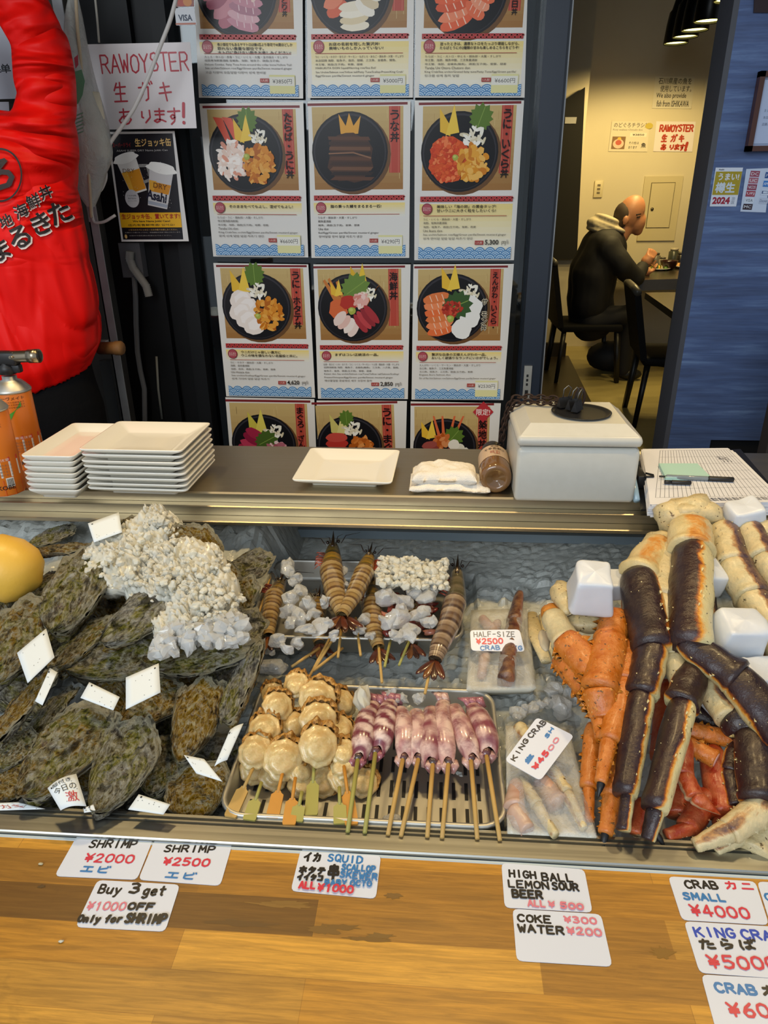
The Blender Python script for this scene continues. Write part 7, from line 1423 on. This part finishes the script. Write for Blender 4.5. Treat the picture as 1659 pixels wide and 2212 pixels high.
def leg_seg(t, p, q, r0, r1, mat, dark, bias=0, spines=12, seed=0, flat=.9, name='leg_segment', taper=None, joint=True):
    p, q = np.array(p), np.array(q); d = q-p; L = np.linalg.norm(d); dn = d/L; dk = nrm(np.array(dark)-dn*np.dot(dark, dn)); sd = np.cross(dn, dk); n, k = 17, 20; V, A = [], []; r = random.Random(seed); b = MB()
    for i in range(n):
        f = i/(n-1); rr = r0+(r1-r0)*f
        if joint: rr *= 1+.10*math.exp(-((f-.93)/.06)**2)-.16*math.exp(-(f/.06)**2)+.05*math.sin(f*PI)
        if taper: rr *= max(.06, 1-max(0, f-taper)/(1-taper))**.7
        c = p+d*f
        for j in range(k):
            a = 2*PI*j/k; w_ = 1+.09*mnoise.noise((f*5, math.cos(a)*1.5, math.sin(a)*1.5+seed)); V.append(c+dk*rr*w_*math.cos(a)*flat+sd*rr*w_*math.sin(a)); A.append(math.cos(a)+bias)
    b.add(V, [(i*k+j, i*k+(j+1) % k, (i+1)*k+(j+1) % k, (i+1)*k+j) for i in range(n-1) for j in range(k)]+[tuple(range(k-1, -1, -1)), tuple((n-1)*k+j for j in range(k))], None, True, ang=A)
    for s_ in range(int(spines*(1.8 if mat is ORANGE else 1))):
        f = .08+.86*r.random(); a = (r.random()-.5)*2.9 if s_ % 3 else (1 if r.random() > .5 else -1)*(1.3+.3*r.random()); rr = (r0+(r1-r0)*f)
        nn = dk*math.cos(a)*flat+sd*math.sin(a); c = p+d*f+nn*rr*.97; h = rr*(.05+.08*r.random()) if s_ % 3 else rr*(.20+.12*r.random()); h = h*(1.7 if mat is ORANGE else 1); tip = c+nrm(nn+dn*.35)*h; w_ = h*.6
        V = [c+dn*w_, c+sd*w_*.8+dk*w_*.2, c-dn*w_, c-sd*w_*.8-dk*w_*.2, tip]; b.add(V, [(0, 1, 4), (1, 2, 4), (2, 3, 4), (3, 0, 4)], None, True, ang=[-.1]*4+[-.6])
    b.keep = True; return b.build(name, mat, t)
DK = (-.90, -.24, .36)
def chain_leg(t, pts, mat, dark=DK, bias=0, sp=14, seed=0, nm='leg_segment', tip=False, flat=.9):
    """pts: (px, py, radius px, lift)"""
    W3 = [crab(x, y, l) for x, y, r_, l in pts]
    for i in range(len(pts)-1):
        r0 = pts[i][2]/pxm(W3[i]); r1 = pts[i+1][2]/pxm(W3[i+1]); last = tip and i == len(pts)-2
        d = nrm(W3[i+1]-W3[i]); leg_seg(t, W3[i]-d*r0*.12, W3[i+1]+d*r1*.12, r0, r1, mat, dark, bias, sp if not last else sp//2, seed+i*7, flat, nm, .35 if last else None)
def lump(t, x, y, rx, ry, lift, mat, nm, seed, jit=.12, dz=.6, ang=-.5):
    p = crab(x, y, lift); s = 1/pxm(p); b = MB(); b.blob(p, (rx*s, ry*s*1.1, min(rx, ry)*s*dz*1.3), 18, 12, jit=0, seed=seed)
    V = [np.array(q) for q in b.v]; b.v = [tuple(q+(q-p)*.35*mnoise.noise(tuple(q*28+seed))+(q-p)*.18*mnoise.noise(tuple(q*75+seed))) for q in V]; b.a = {'ang': [ang]*len(V)}; b.keep = True; return b.build(nm, mat, t)
# --- dark king crab cluster in front
t = thing('king_crab_cluster', 'largest dark king crab leg cluster leaning on the back shelf', 'crab', crab(1480, 1130))
lump(t, 1478, 1120, 66, 40, .035, CREAM, 'shoulder', 3, dz=.9); lump(t, 1505, 1105, 50, 30, .05, CREAM, 'shoulder', 8); lump(t, 1440, 1175, 42, 40, .02, CREAM, 'shoulder', 5)
chain_leg(t, [(1490, 1140, 44, .06), (1494, 1190, 46, .065)], JOINT, (0, -.7, .7), -.2, 3, 1)
chain_leg(t, [(1494, 1193, 46, .065), (1488, 1400, 48, .07)], KING, (-.95, -.2, .25), -.10, 30, 2, flat=.9)
chain_leg(t, [(1478, 1385, 30, .072), (1590, 1462, 42, .07), (1690, 1590, 46, .06)], KING, (.3, -.4, .9), .15, 22, 3)
chain_leg(t, [(1425, 1180, 36, .03), (1380, 1245, 42, .045)], JOINT, (-.2, -.6, .7), -.25, 5, 4)
chain_leg(t, [(1378, 1248, 42, .045), (1412, 1405, 46, .055)], KING, (-.75, -.4, .5), .18, 28, 5, flat=.9)
chain_leg(t, [(1408, 1402, 38, .055), (1385, 1500, 36, .05)], KING, DK, .2, 18, 6); chain_leg(t, [(1385, 1500, 33, .05), (1350, 1715, 27, .04)], KING, DK, .12, 26, 7); chain_leg(t, [(1358, 1705, 15, .04), (1346, 1792, 16, .03)], KING, (-1, -.3, .3), -.1, 10, 8, tip=False)
chain_leg(t, [(1440, 1190, 36, .03), (1432, 1300, 34, .045), (1450, 1420, 26, .045), (1488, 1500, 30, .04)], CREAM, (1, 0, .5), -.4, 14, 9)
chain_leg(t, [(1500, 1450, 32, .05), (1472, 1520, 36, .055)], KING, (.1, -.6, .7), .05, 14, 10); chain_leg(t, [(1474, 1522, 35, .055), (1415, 1745, 31, .05)], KING, (-.92, -.25, .3), -.08, 34, 11, flat=.85); chain_leg(t, [(1417, 1748, 21, .045), (1400, 1812, 15, .03)], KING, DK, .05, 10, 12)
# --- right cluster
t = thing('king_crab_cluster', 'cream bellied king crab leg cluster at the right behind the ice block', 'crab', crab(1580, 1200))
lump(t, 1570, 1140, 45, 42, .02, CREAM, 'shoulder', 12); chain_leg(t, [(1562, 1150, 40, .03), (1585, 1225, 40, .035), (1625, 1290, 42, .035), (1700, 1420, 34, .03)], CREAM, (.75, -.1, .65), .08, 16, 20)
lump(t, 1640, 1150, 34, 34, .03, CREAM, 'shoulder', 14); chain_leg(t, [(1615, 1145, 32, .035), (1650, 1210, 36, .04), (1740, 1330, 36, .04)], CREAM, (.75, -.1, .65), .1, 12, 22)
chain_leg(t, [(1520, 1270, 26, -.01), (1535, 1400, 24, -.01)], CREAM, (1, 0, .3), .0, 8, 25); chain_leg(t, [(1600, 1270, 28, -.02), (1640, 1360, 24, -.02)], CREAM, (1, 0, .3), -.3, 6, 27); chain_leg(t, [(1655, 1340, 30, .0), (1672, 1440, 24, .0)], CREAM, (-1, 0, .3), -.3, 6, 28)
t = thing('king_crab_cluster', 'dark king crab legs with cream joints at the lower right', 'crab', crab(1600, 1650))
chain_leg(t, [(1525, 1480, 28, .03), (1575, 1550, 34, .035)], CREAM, (.5, 0, .8), -.1, 20, 30); chain_leg(t, [(1580, 1545, 40, .035), (1640, 1590, 42, .035)], KING, (-.2, -.5, .8), .25, 16, 31); chain_leg(t, [(1628, 1590, 40, .04), (1640, 1730, 40, .04)], KING, (-.2, -.6, .8), .2, 30, 32)
chain_leg(t, [(1650, 1745, 34, .035), (1575, 1795, 26, .03), (1502, 1826, 14, .02)], CREAM, (0, -.2, .9), -.25, 22, 33)
chain_leg(t, [(1600, 1800, 24, .015), (1545, 1836, 12, .01)], CREAM, (0, -.2, .9), -.2, 8, 34); chain_leg(t, [(1650, 1750, 40, .0), (1622, 1845, 44, .0)], CREAM, (1, 0, 0), -.6, 16, 35)
chain_leg(t, [(1598, 1590, 20, .01), (1578, 1670, 24, .01), (1595, 1745, 26, .01)], KING, (.3, -.3, .8), -.05, 12, 36)
# --- orange cluster
t = thing('orange_crab_cluster', 'orange crab leg cluster under the tall ice block', 'crab', crab(1270, 1380))
lump(t, 1215, 1290, 22, 60, .02, CREAM, 'shoulder', 21, dz=.8); lump(t, 1270, 1345, 52, 26, .015, CREAM, 'shoulder', 22); lump(t, 1195, 1335, 26, 42, .01, ORANGE, 'shoulder', 24)
OD = (-.2, -.5, .8)
chain_leg(t, [(1192, 1330, 26, .02), (1222, 1385, 30, .025)], CREAM, OD, -.5, 3, 40); chain_leg(t, [(1222, 1382, 33, .03), (1295, 1470, 34, .03)], ORANGE, OD, 0, 30, 41); chain_leg(t, [(1212, 1420, 26, .012), (1280, 1500, 30, .015)], ORANGE, OD, 0, 26, 42)
chain_leg(t, [(1330, 1330, 30, .03), (1318, 1385, 33, .035)], ORANGE, OD, -.1, 8, 43); chain_leg(t, [(1322, 1380, 35, .04), (1295, 1490, 38, .045), (1305, 1545, 30, .03)], ORANGE, OD, 0, 34, 44)
chain_leg(t, [(1285, 1500, 18, .03), (1305, 1595, 18, .03)], ORANGE, OD, 0, 14, 46); chain_leg(t, [(1362, 1400, 30, .03), (1350, 1475, 32, .035), (1318, 1600, 22, .04)], ORANGE, OD, 0, 34, 47); chain_leg(t, [(1318, 1590, 19, .04), (1298, 1690, 13, .035)], ORANGE, OD, 0, 14, 48); chain_leg(t, [(1299, 1688, 9, .035), (1292, 1722, 6, .03)], MAT['black'], OD, 0, 0, 49, 'claw_tip', True)
chain_leg(t, [(1348, 1560, 22, .015), (1325, 1720, 27, .015)], ORANGE, OD, 0, 30, 50); chain_leg(t, [(1325, 1715, 21, .015), (1308, 1800, 15, .01)], ORANGE, OD, 0, 12, 51); chain_leg(t, [(1308, 1795, 9, .01), (1301, 1838, 6, .005)], MAT['black'], OD, 0, 0, 52, 'claw_tip', True)
chain_leg(t, [(1283, 1570, 20, .0), (1272, 1700, 19, .0)], ORANGE, OD, 0, 20, 53); chain_leg(t, [(1272, 1695, 13, .0), (1274, 1775, 9, .0)], ORANGE, OD, 0, 8, 54); chain_leg(t, [(1365, 1240, 20, .01), (1368, 1400, 24, .015)], ORANGE, OD, 0, 14, 55)
# --- loose red pieces under the dark legs
def piece(lab, pts, mat, dark, bias, seed, tip=False, sp=10, cut=False):
    t = thing('red_crab_piece', lab, 'crab', crab(pts[0][0], pts[0][1])); chain_leg(t, pts, mat, dark, bias, sp, seed, 'shell_piece', tip)
    if cut:
        a, c = crab(pts[-1][0], pts[-1][1], pts[-1][3]), crab(pts[-2][0], pts[-2][1], pts[-2][3]); d = nrm(a-c); r_ = pts[-1][2]/pxm(a); b = MB(); b.tube([a+d*r_*.1, a+d*r_*.2], [r_*.86, r_*.8], 14); b.build('cut_end', simple('pink_crab_meat', '#d8a090', .4), t, label='pink cut end')
piece('orange red crab leg lying crosswise behind the middle dark leg', [(1485, 1578, 20, .012), (1610, 1602, 17, .012)], ORANGE, OD, 0, 60)
piece('short orange crab leg with a pink cut end', [(1482, 1605, 17, .015), (1545, 1640, 19, .02)], ORANGE, OD, 0, 61, cut=True)
piece('broad red crab piece with a white toothed edge', [(1535, 1620, 26, .0), (1560, 1760, 30, .0)], RED, (-.6, -.2, .7), .1, 62)
piece('red and white crab claw pointing down right', [(1480, 1600, 17, .022), (1478, 1675, 20, .024), (1500, 1720, 20, .024), (1556, 1760, 10, .02)], RED, (.5, -.2, .8), -.05, 63, True, 6)
piece('red crab piece lying low between the dark legs', [(1530, 1720, 28, -.005), (1485, 1790, 24, -.005)], RED, (-.3, -.3, .8), .1, 64)
piece('small red claw near the front rail', [(1500, 1785, 16, .0), (1440, 1805, 13, .0)], RED, (0, -.1, 1), 0, 65, False, 5)
piece('dark red crab piece deep behind the front legs', [(1455, 1670, 26, -.02), (1465, 1760, 26, -.02)], RED, (0, -.2, 1), .4, 66)
piece('red crab stub beside the left dark leg tip', [(1388, 1730, 16, .0), (1372, 1800, 13, .0)], RED, (-.6, 0, .7), -.1, 67)
piece('orange red crab piece under the cream claw at lower right', [(1560, 1770, 24, -.01), (1580, 1830, 20, -.01)], RED, OD, .3, 68)
piece('black tipped crab claw end at the front rail', [(1418, 1800, 7, .01), (1440, 1838, 5, .0)], MAT['black'], OD, 0, 69, True, 0)
piece('dark crab shell deep in the gap right of the middle leg', [(1500, 1540, 26, -.01), (1560, 1570, 22, -.01)], KING, OD, .5, 70)
piece('deep red crab piece behind the big dark legs', [(1440, 1480, 24, -.03), (1430, 1640, 24, -.03)], RED, OD, .4, 71)
# --- pale open crab claw next to the wrapped tray
t = thing('split_crab_claw', 'pale split crab claw beside the half-size card', 'crab', atZ(1175, 1370, .9)); b = MB()
for pts, r_ in (([(1150, 1325), (1158, 1375), (1180, 1430)], 17), ([(1172, 1330), (1190, 1380), (1205, 1425)], 15)):
    P_ = [atZ(x, y, .925) for x, y in pts]; b.tube(P_, [r_*.6/pxm(P_[0]), r_/pxm(P_[1]), r_*.7/pxm(P_[2])], 12, flat=.5)
b.a = {'ang': [-.5]*len(b.v)}; b.keep = True; b.build('shell', CREAM, t); lump(t, 1175, 1385, 12, 32, -.02, simple('pale_crab_meat', '#cdbfa0', .4), 'meat', 31)
# --- ice blocks
def iceblock(x, y, wx, wy, wz, lift, rot, lab):
    p = crab(x, y, lift); b = MB(); n, m_ = 44, 26; V = []; sg = lambda a, e: math.copysign(abs(a)**e, a)
    for i in range(m_+1):
        ph = -PI/2+PI*i/m_
        for j in range(n):
            th = 2*PI*j/n; e1, e2 = .21, .21; q = np.array((wx/2*sg(math.cos(ph), e1)*sg(math.cos(th), e2), wy/2*sg(math.cos(ph), e1)*sg(math.sin(th), e2), wz/2*sg(math.sin(ph), e1)))
            tp = 1-.14*(q[2]/wz+.5); q = q*(tp, tp, 1); nn = mnoise.noise(tuple(q*22+x)); V.append(tuple(q*(1+.24*nn+.07*mnoise.noise(tuple(q*70+y)))))
    b.add(V, [(i*n+j, i*n+(j+1) % n, (i+1)*n+(j+1) % n, (i+1)*n+j) for i in range(m_) for j in range(n)], None, True)
    o = b.build('ice_block', MAT['iceblock'], None, True); o.location = tuple(map(float, p)); o.rotation_euler = rot; return tag(o, lab, 'ice block')
iceblock(1278, 1268, .060, .062, .062, .075, (.30, 0, -.06), 'tall white ice block standing on the orange crab legs')
iceblock(1325, 1262, .05, .05, .03, .025, (.2, .0, .1), 'small white ice block behind the tall one')
iceblock(1605, 1112, .062, .05, .042, .05, (.25, -.15, .25), 'white ice block at the upper right by the order sheets')
iceblock(1528, 1245, .036, .055, .04, .035, (.3, .2, .35), 'rounded white ice piece tucked behind the largest dark leg')
iceblock(1592, 1368, .066, .058, .05, .055, (.25, .1, .15), 'white ice block right of the largest dark leg')
iceblock(1640, 1462, .056, .05, .04, .035, (.25, .1, .3), 'white ice block at the right edge below the other')
iceblock(1555, 1500, .05, .06, .035, .018, (.25, .15, .5), 'grey white ice piece between the crossing dark legs')
# ================================================================== WRAPPED TRAYS AND CARDS
N = Nodes('cling_film'); v = N.coord('Object'); N.p(Base__Color=(.9, .93, .93, 1), Roughness=.06, Alpha=.3, Specular__IOR__Level=.8); N.bump(N.noise(v, 55, 5, .7, 1.5), 1.0, .01); MAT['film'] = N.m
FOAM = simple('white_foam', '#cfcdbf', .6)
MEAT = simple('pale_crab_leg_meat', '#c9b8a4', .35, var=(40, '#b47a66'))
def pack(corners, z, lab, nm='wrapped_crab_tray'):
    W4 = [atZ(*c, z) for c in corners]; t = thing(nm, lab, 'wrapped tray', sum(W4)/4); tl, tr, br, bl = W4; b = MB()
    P_ = lambda u, v, zz: (tl*(1-u)+tr*u)*(1-v)+(bl*(1-u)+br*u)*v+np.array((0, 0, zz))
    n = 14; V = []; 
    for j in range(n+1):
        for i in range(n+1): u, v = i/n, j/n; e = min(u, 1-u, v, 1-v); V.append(P_(u, v, -.004 if e > .12 else (.004 if e < .03 else .0)))
    for j in range(n+1):
        for i in range(n+1): u, v = i/n, j/n; V.append(P_(.06+.88*u, .06+.88*v, -.016))
    q = (n+1)**2; F_ = [(j*(n+1)+i, (j+1)*(n+1)+i, (j+1)*(n+1)+i+1, j*(n+1)+i+1) for j in range(n) for i in range(n)]; F_ += [tuple(x+q for x in f[::-1]) for f in F_]
    for i in range(n): F_ += [(i, i+1, q+i+1, q+i), (n*(n+1)+i+1, n*(n+1)+i, q+n*(n+1)+i, q+n*(n+1)+i+1), ((i+1)*(n+1), i*(n+1), q+i*(n+1), q+(i+1)*(n+1)), (i*(n+1)+n, (i+1)*(n+1)+n, q+(i+1)*(n+1)+n, q+i*(n+1)+n)]
    b.add(V, F_, None, True); b.build('foam_tray', FOAM, t)
    b = MB(); n = 26; V = []
    for j in range(n+1):
        for i in range(n+1):
            u, v = i/n, j/n; e = max(0, min(1, min(u, 1-u, v, 1-v)*5)); V.append(P_(-.01+1.02*u, -.01+1.02*v, .006+.024*e**.6*(.7+.5*mnoise.noise((u*4, v*4, z)))+.004*mnoise.noise((u*14, v*14, 1))))
    b.add(V, [(j*(n+1)+i, (j+1)*(n+1)+i, (j+1)*(n+1)+i+1, j*(n+1)+i+1) for j in range(n) for i in range(n)], None, True); b.build('cling_film', MAT['film'], t)
    return t, P_
t, P_ = pack([(1018, 1322), (1138, 1318), (1157, 1492), (1008, 1496)], .912, 'film-wrapped foam tray with a half-size crab leg')
def inseg(t, pts, z, r_, mat, nm, dark=DK, bias=0, sp=10, seed=0):
    W3 = [atZ(x, y, z) for x, y in pts]
    for i in range(len(pts)-1): leg_seg(t, W3[i], W3[i+1], r_[i]/pxm(W3[i]), r_[i+1]/pxm(W3[i]), mat, dark, bias, sp, seed+i, .8, nm)
BROWN = crabmat('dark_brown_crab_shell', [(.0, '#a8705c'), (.4, '#94543f'), (.6, '#6a3a2c'), (1.0, '#40262a')], '#1c1010')
inseg(t, [(1122, 1282), (1110, 1345), (1100, 1400), (1092, 1470)], .925, (11, 18, 22, 20), BROWN, 'crab_leg', bias=.2, seed=80); inseg(t, [(1075, 1345), (1050, 1400), (1040, 1460)], .918, (12, 17, 10), MEAT, 'crab_meat', sp=0, seed=84); inseg(t, [(1040, 1335), (1062, 1360)], .918, (10, 12), MEAT, 'crab_meat', sp=0, seed=86)
t, P_ = pack([(1092, 1572), (1228, 1580), (1288, 1815), (1096, 1806)], .902, 'film-wrapped foam tray of king crab meat at the front')
inseg(t, [(1120, 1570), (1150, 1620)], .914, (18, 16), CREAM, 'crab_leg', bias=-.3, seed=90); inseg(t, [(1180, 1640), (1225, 1715), (1262, 1790)], .912, (13, 16, 9), CREAM, 'crab_leg', bias=-.3, seed=91); inseg(t, [(1125, 1680), (1160, 1740), (1200, 1805)], .912, (10, 15, 10), CREAM, 'crab_leg', bias=-.4, seed=93); inseg(t, [(1115, 1690), (1110, 1750), (1140, 1795)], .908, (18, 26, 18), MEAT, 'crab_meat', sp=0, seed=95); inseg(t, [(1165, 1690), (1205, 1740)], .906, (26, 24), MEAT, 'crab_meat', sp=0, seed=97)
BLK, REDM, BLU, PNK = '#17171b', '#cf3348', '#2f78b8', '#d97a8a'
def ph(S, t, a, c, h, wd, col, seed=0, gap=1.5):
    p0, p1 = np.array(S.px(*a)), np.array(S.px(*c)); dv = nrm(p1-p0); hh = abs(np.dot(np.array(S.px(a[0], a[1]-h))-p0, np.array((-dv[1], dv[0]))))*.86; wd = wd*.88; S.hand(t, p0, p1, hh, wd, col, seed, None, gap)
def card(q, mk, lab, writes, nm='price_card', th=.0008):
    S = px_sheet(q, mk, th, .00008, .006, '#d9dfec')
    for k, wr in enumerate(writes): ph(S, wr[0], wr[1], wr[2], wr[3], wr[5] if len(wr) > 5 else .0021, wr[4], k+len(lab))
    return S, lab, nm
def fin(c, cat='price card', group=None): S, lab, nm = c; return tag(S.build(nm, MAT['marker']), lab, cat, group)
WZ = lambda x, y: atZ(x, y, .9003)
G_ = 'handwritten price cards on the wooden counter'
fin(card([(167, 1806), (331, 1814), (296, 1901), (118, 1893)], WZ, 'white card reading SHRIMP 2000, leftmost on the counter', [('SHRIMP', (192, 1831), (292, 1833), 18, BLK, .0026), ('¥2000', (181, 1863), (286, 1866), 20, REDM, .0024), ('エビ', (174, 1884), (232, 1887), 15, BLU)]), group=G_)
fin(card([(335, 1814), (502, 1824), (476, 1914), (299, 1901)], WZ, 'white card reading SHRIMP 2500, right of the 2000 one', [('SHRIMP', (354, 1841), (462, 1843), 16, BLK, .0026), ('¥2500', (352, 1870), (450, 1873), 18, REDM, .0026), ('エビ', (357, 1897), (418, 1901), 15, BLU)]), group=G_)
fin(card([(211, 1902), (389, 1912), (357, 2013), (163, 2003)], WZ, 'white card reading Buy 3 get 1000 off', [('Buy', (212, 1930), (258, 1933), 21, BLK, .0028), ('3', (278, 1930), (298, 1931), 24, BLK, .0034), ('get', (308, 1934), (354, 1936), 22, BLK, .003), ('¥1000', (186, 1967), (268, 1969), 20, PNK, .002), ('OFF', (276, 1966), (330, 1968), 16, BLK, .003), ('Only', (168, 1993), (214, 1995), 16, BLK, .003), ('for', (226, 1994), (262, 1995), 17, BLK, .003), ('SHRIMP', (270, 1995), (356, 1998), 22, BLK, .0034)]), group=G_)
c_ = card([(650, 1835), (823, 1849), (812, 1942), (628, 1925)], WZ, 'white card reading SQUID SCALLOP SKEWER, in the counter centre', [('イカ', (656, 1861), (692, 1863), 20, BLK, .0032), ('SQUID', (708, 1861), (782, 1866), 17, BLU, .0024), ('ホタテ', (646, 1887), (700, 1890), 16, BLK, .003), ('串', (708, 1899), (730, 1900), 32, BLK, .0036), ('SCALLOP', (738, 1880), (810, 1886), 14, BLU, .0022), ('イイタコ', (642, 1902), (696, 1906), 14, BLK, .0028), ('SKEWER', (734, 1897), (814, 1904), 15, BLU, .0022), ('BABY OCTO', (702, 1914), (802, 1918), 13, BLU, .0022), ('ALL', (646, 1922), (680, 1924), 16, REDM, .0028), ('¥1000', (686, 1928), (762, 1933), 18, REDM, .0026)]); fin(c_, group=G_)
fin(card([(1083, 1865), (1262, 1879), (1280, 1972), (1090, 1961)], WZ, 'white card reading HIGH BALL LEMON SOUR BEER', [('HIGH', (1101, 1895), (1158, 1899), 17, BLK, .0026), ('BALL', (1172, 1903), (1238, 1906), 18, BLK, .0026), ('LEMON', (1099, 1918), (1186, 1922), 17, BLK, .0024), ('SOUR', (1194, 1923), (1250, 1926), 17, BLK, .0026), ('BEER', (1108, 1940), (1172, 1944), 18, BLK, .003), ('ALL', (1141, 1959), (1178, 1962), 15, PNK, .0022), ('¥', (1186, 1962), (1198, 1963), 14, PNK, .002), ('500', (1211, 1964), (1260, 1968), 14, PNK, .0024)]), group=G_)
fin(card([(1107, 1964), (1298, 1976), (1323, 2089), (1116, 2076)], WZ, 'white card reading COKE 300 WATER 200, below the drinks card', [('COKE', (1119, 1991), (1190, 1996), 17, BLK, .0026), ('¥300', (1220, 1994), (1289, 1998), 15, PNK, .0022), ('WATER', (1121, 2015), (1218, 2020), 18, BLK, .0026), ('¥200', (1227, 2020), (1300, 2024), 17, PNK, .0022)]), group=G_)
fin(card([(1443, 1894), (1631, 1905), (1661, 1999), (1473, 1988)], WZ, 'white card reading CRAB SMALL 4000, top of the right column', [('CRAB', (1482, 1919), (1552, 1922), 18, BLK, .0028), ('カニ', (1570, 1921), (1628, 1924), 18, REDM, .0024), ('SMALL', (1478, 1944), (1568, 1949), 16, BLU, .0026), ('¥4000', (1497, 1980), (1621, 1986), 26, REDM, .0026)]), group=G_)
fin(card([(1477, 1991), (1675, 2003), (1707, 2117), (1511, 2102)], WZ, 'white card reading KING CRAB 5000, middle of the right column', [('KING', (1504, 2024), (1590, 2027), 22, '#2448b8', .0028), ('CRAB', (1606, 2030), (1692, 2034), 22, '#2448b8', .0028), ('たらば', (1515, 2051), (1632, 2052), 22, BLK, .003), ('¥5000', (1534, 2092), (1684, 2098), 30, REDM, .0028)]), group=G_)
fin(card([(1514, 2106), (1724, 2118), (1752, 2240), (1548, 2232)], WZ, 'white card reading CRAB and 60, lowest in the right column', [('CRAB', (1548, 2144), (1636, 2150), 22, BLU, .003), ('カニ', (1650, 2150), (1720, 2156), 22, BLK, .003), ('¥6000', (1578, 2196), (1730, 2202), 32, REDM, .0028)]), group=G_)
fin(card([(1635, 1905), (1800, 1915), (1835, 2012), (1665, 2000)], WZ, 'white card cut off at the right edge beside CRAB SMALL', [('CRAB', (1657, 1948), (1730, 1952), 18, BLU, .0026)]), group=G_)
fin(card([(1015, 1362), (1122, 1360), (1134, 1408), (1018, 1406)], lambda x, y: atPlane(x, y, (0, 1.0, .962), nrm((0, -.45, 1))), 'white card reading HALF-SIZE 2500 on the wrapped crab leg', [('HALF-SIZE', (1024, 1376), (1112, 1376), 12, '#55565e', .0016), ('¥2500', (1030, 1392), (1086, 1391), 13, REDM, .0024), ('CRAB', (1038, 1405), (1080, 1404), 10, BLU, .0018), ('LEG', (1098, 1405), (1128, 1405), 10, BLU, .0018)]))
fin(card([(1160, 1550), (1240, 1590), (1167, 1687), (1090, 1643)], lambda x, y: atPlane(x, y, (0, .72, .938), nrm((0, -.2, 1))), 'tilted white card reading KING CRAB on the front wrapped tray', [('KING', (1112, 1645), (1142, 1600), 20, '#2a2a30', .0022), ('CRAB', (1148, 1596), (1180, 1562), 18, '#3a3a42', .0022), ('生', (1140, 1650), (1152, 1634), 16, BLU, .0026), ('SH', (1182, 1596), (1196, 1576), 14, BLU, .0018), ('¥45', (1158, 1664), (1186, 1628), 20, REDM, .0026), ('00', (1190, 1624), (1208, 1598), 18, PNK, .0016)]))
# crumbs on the wood
for k, (x, y, s_, col, lab) in enumerate(((88, 1866, 5, '#b9b090', 'small pale husk flake on the left of the wooden counter'), (132, 2033, 6, '#c9c6b4', 'pale shell chip on the left of the wooden counter'))):
    p = atZ(x, y, .9015); b = MB(); b.blob(p, (s_/pxm(p), s_*.6/pxm(p), .0012), 8, 5, jit=.25, seed=k); tag(b.build('shell_chip', simple('shell_chip_%d' % k, col, .5)), lab, 'shell chip')
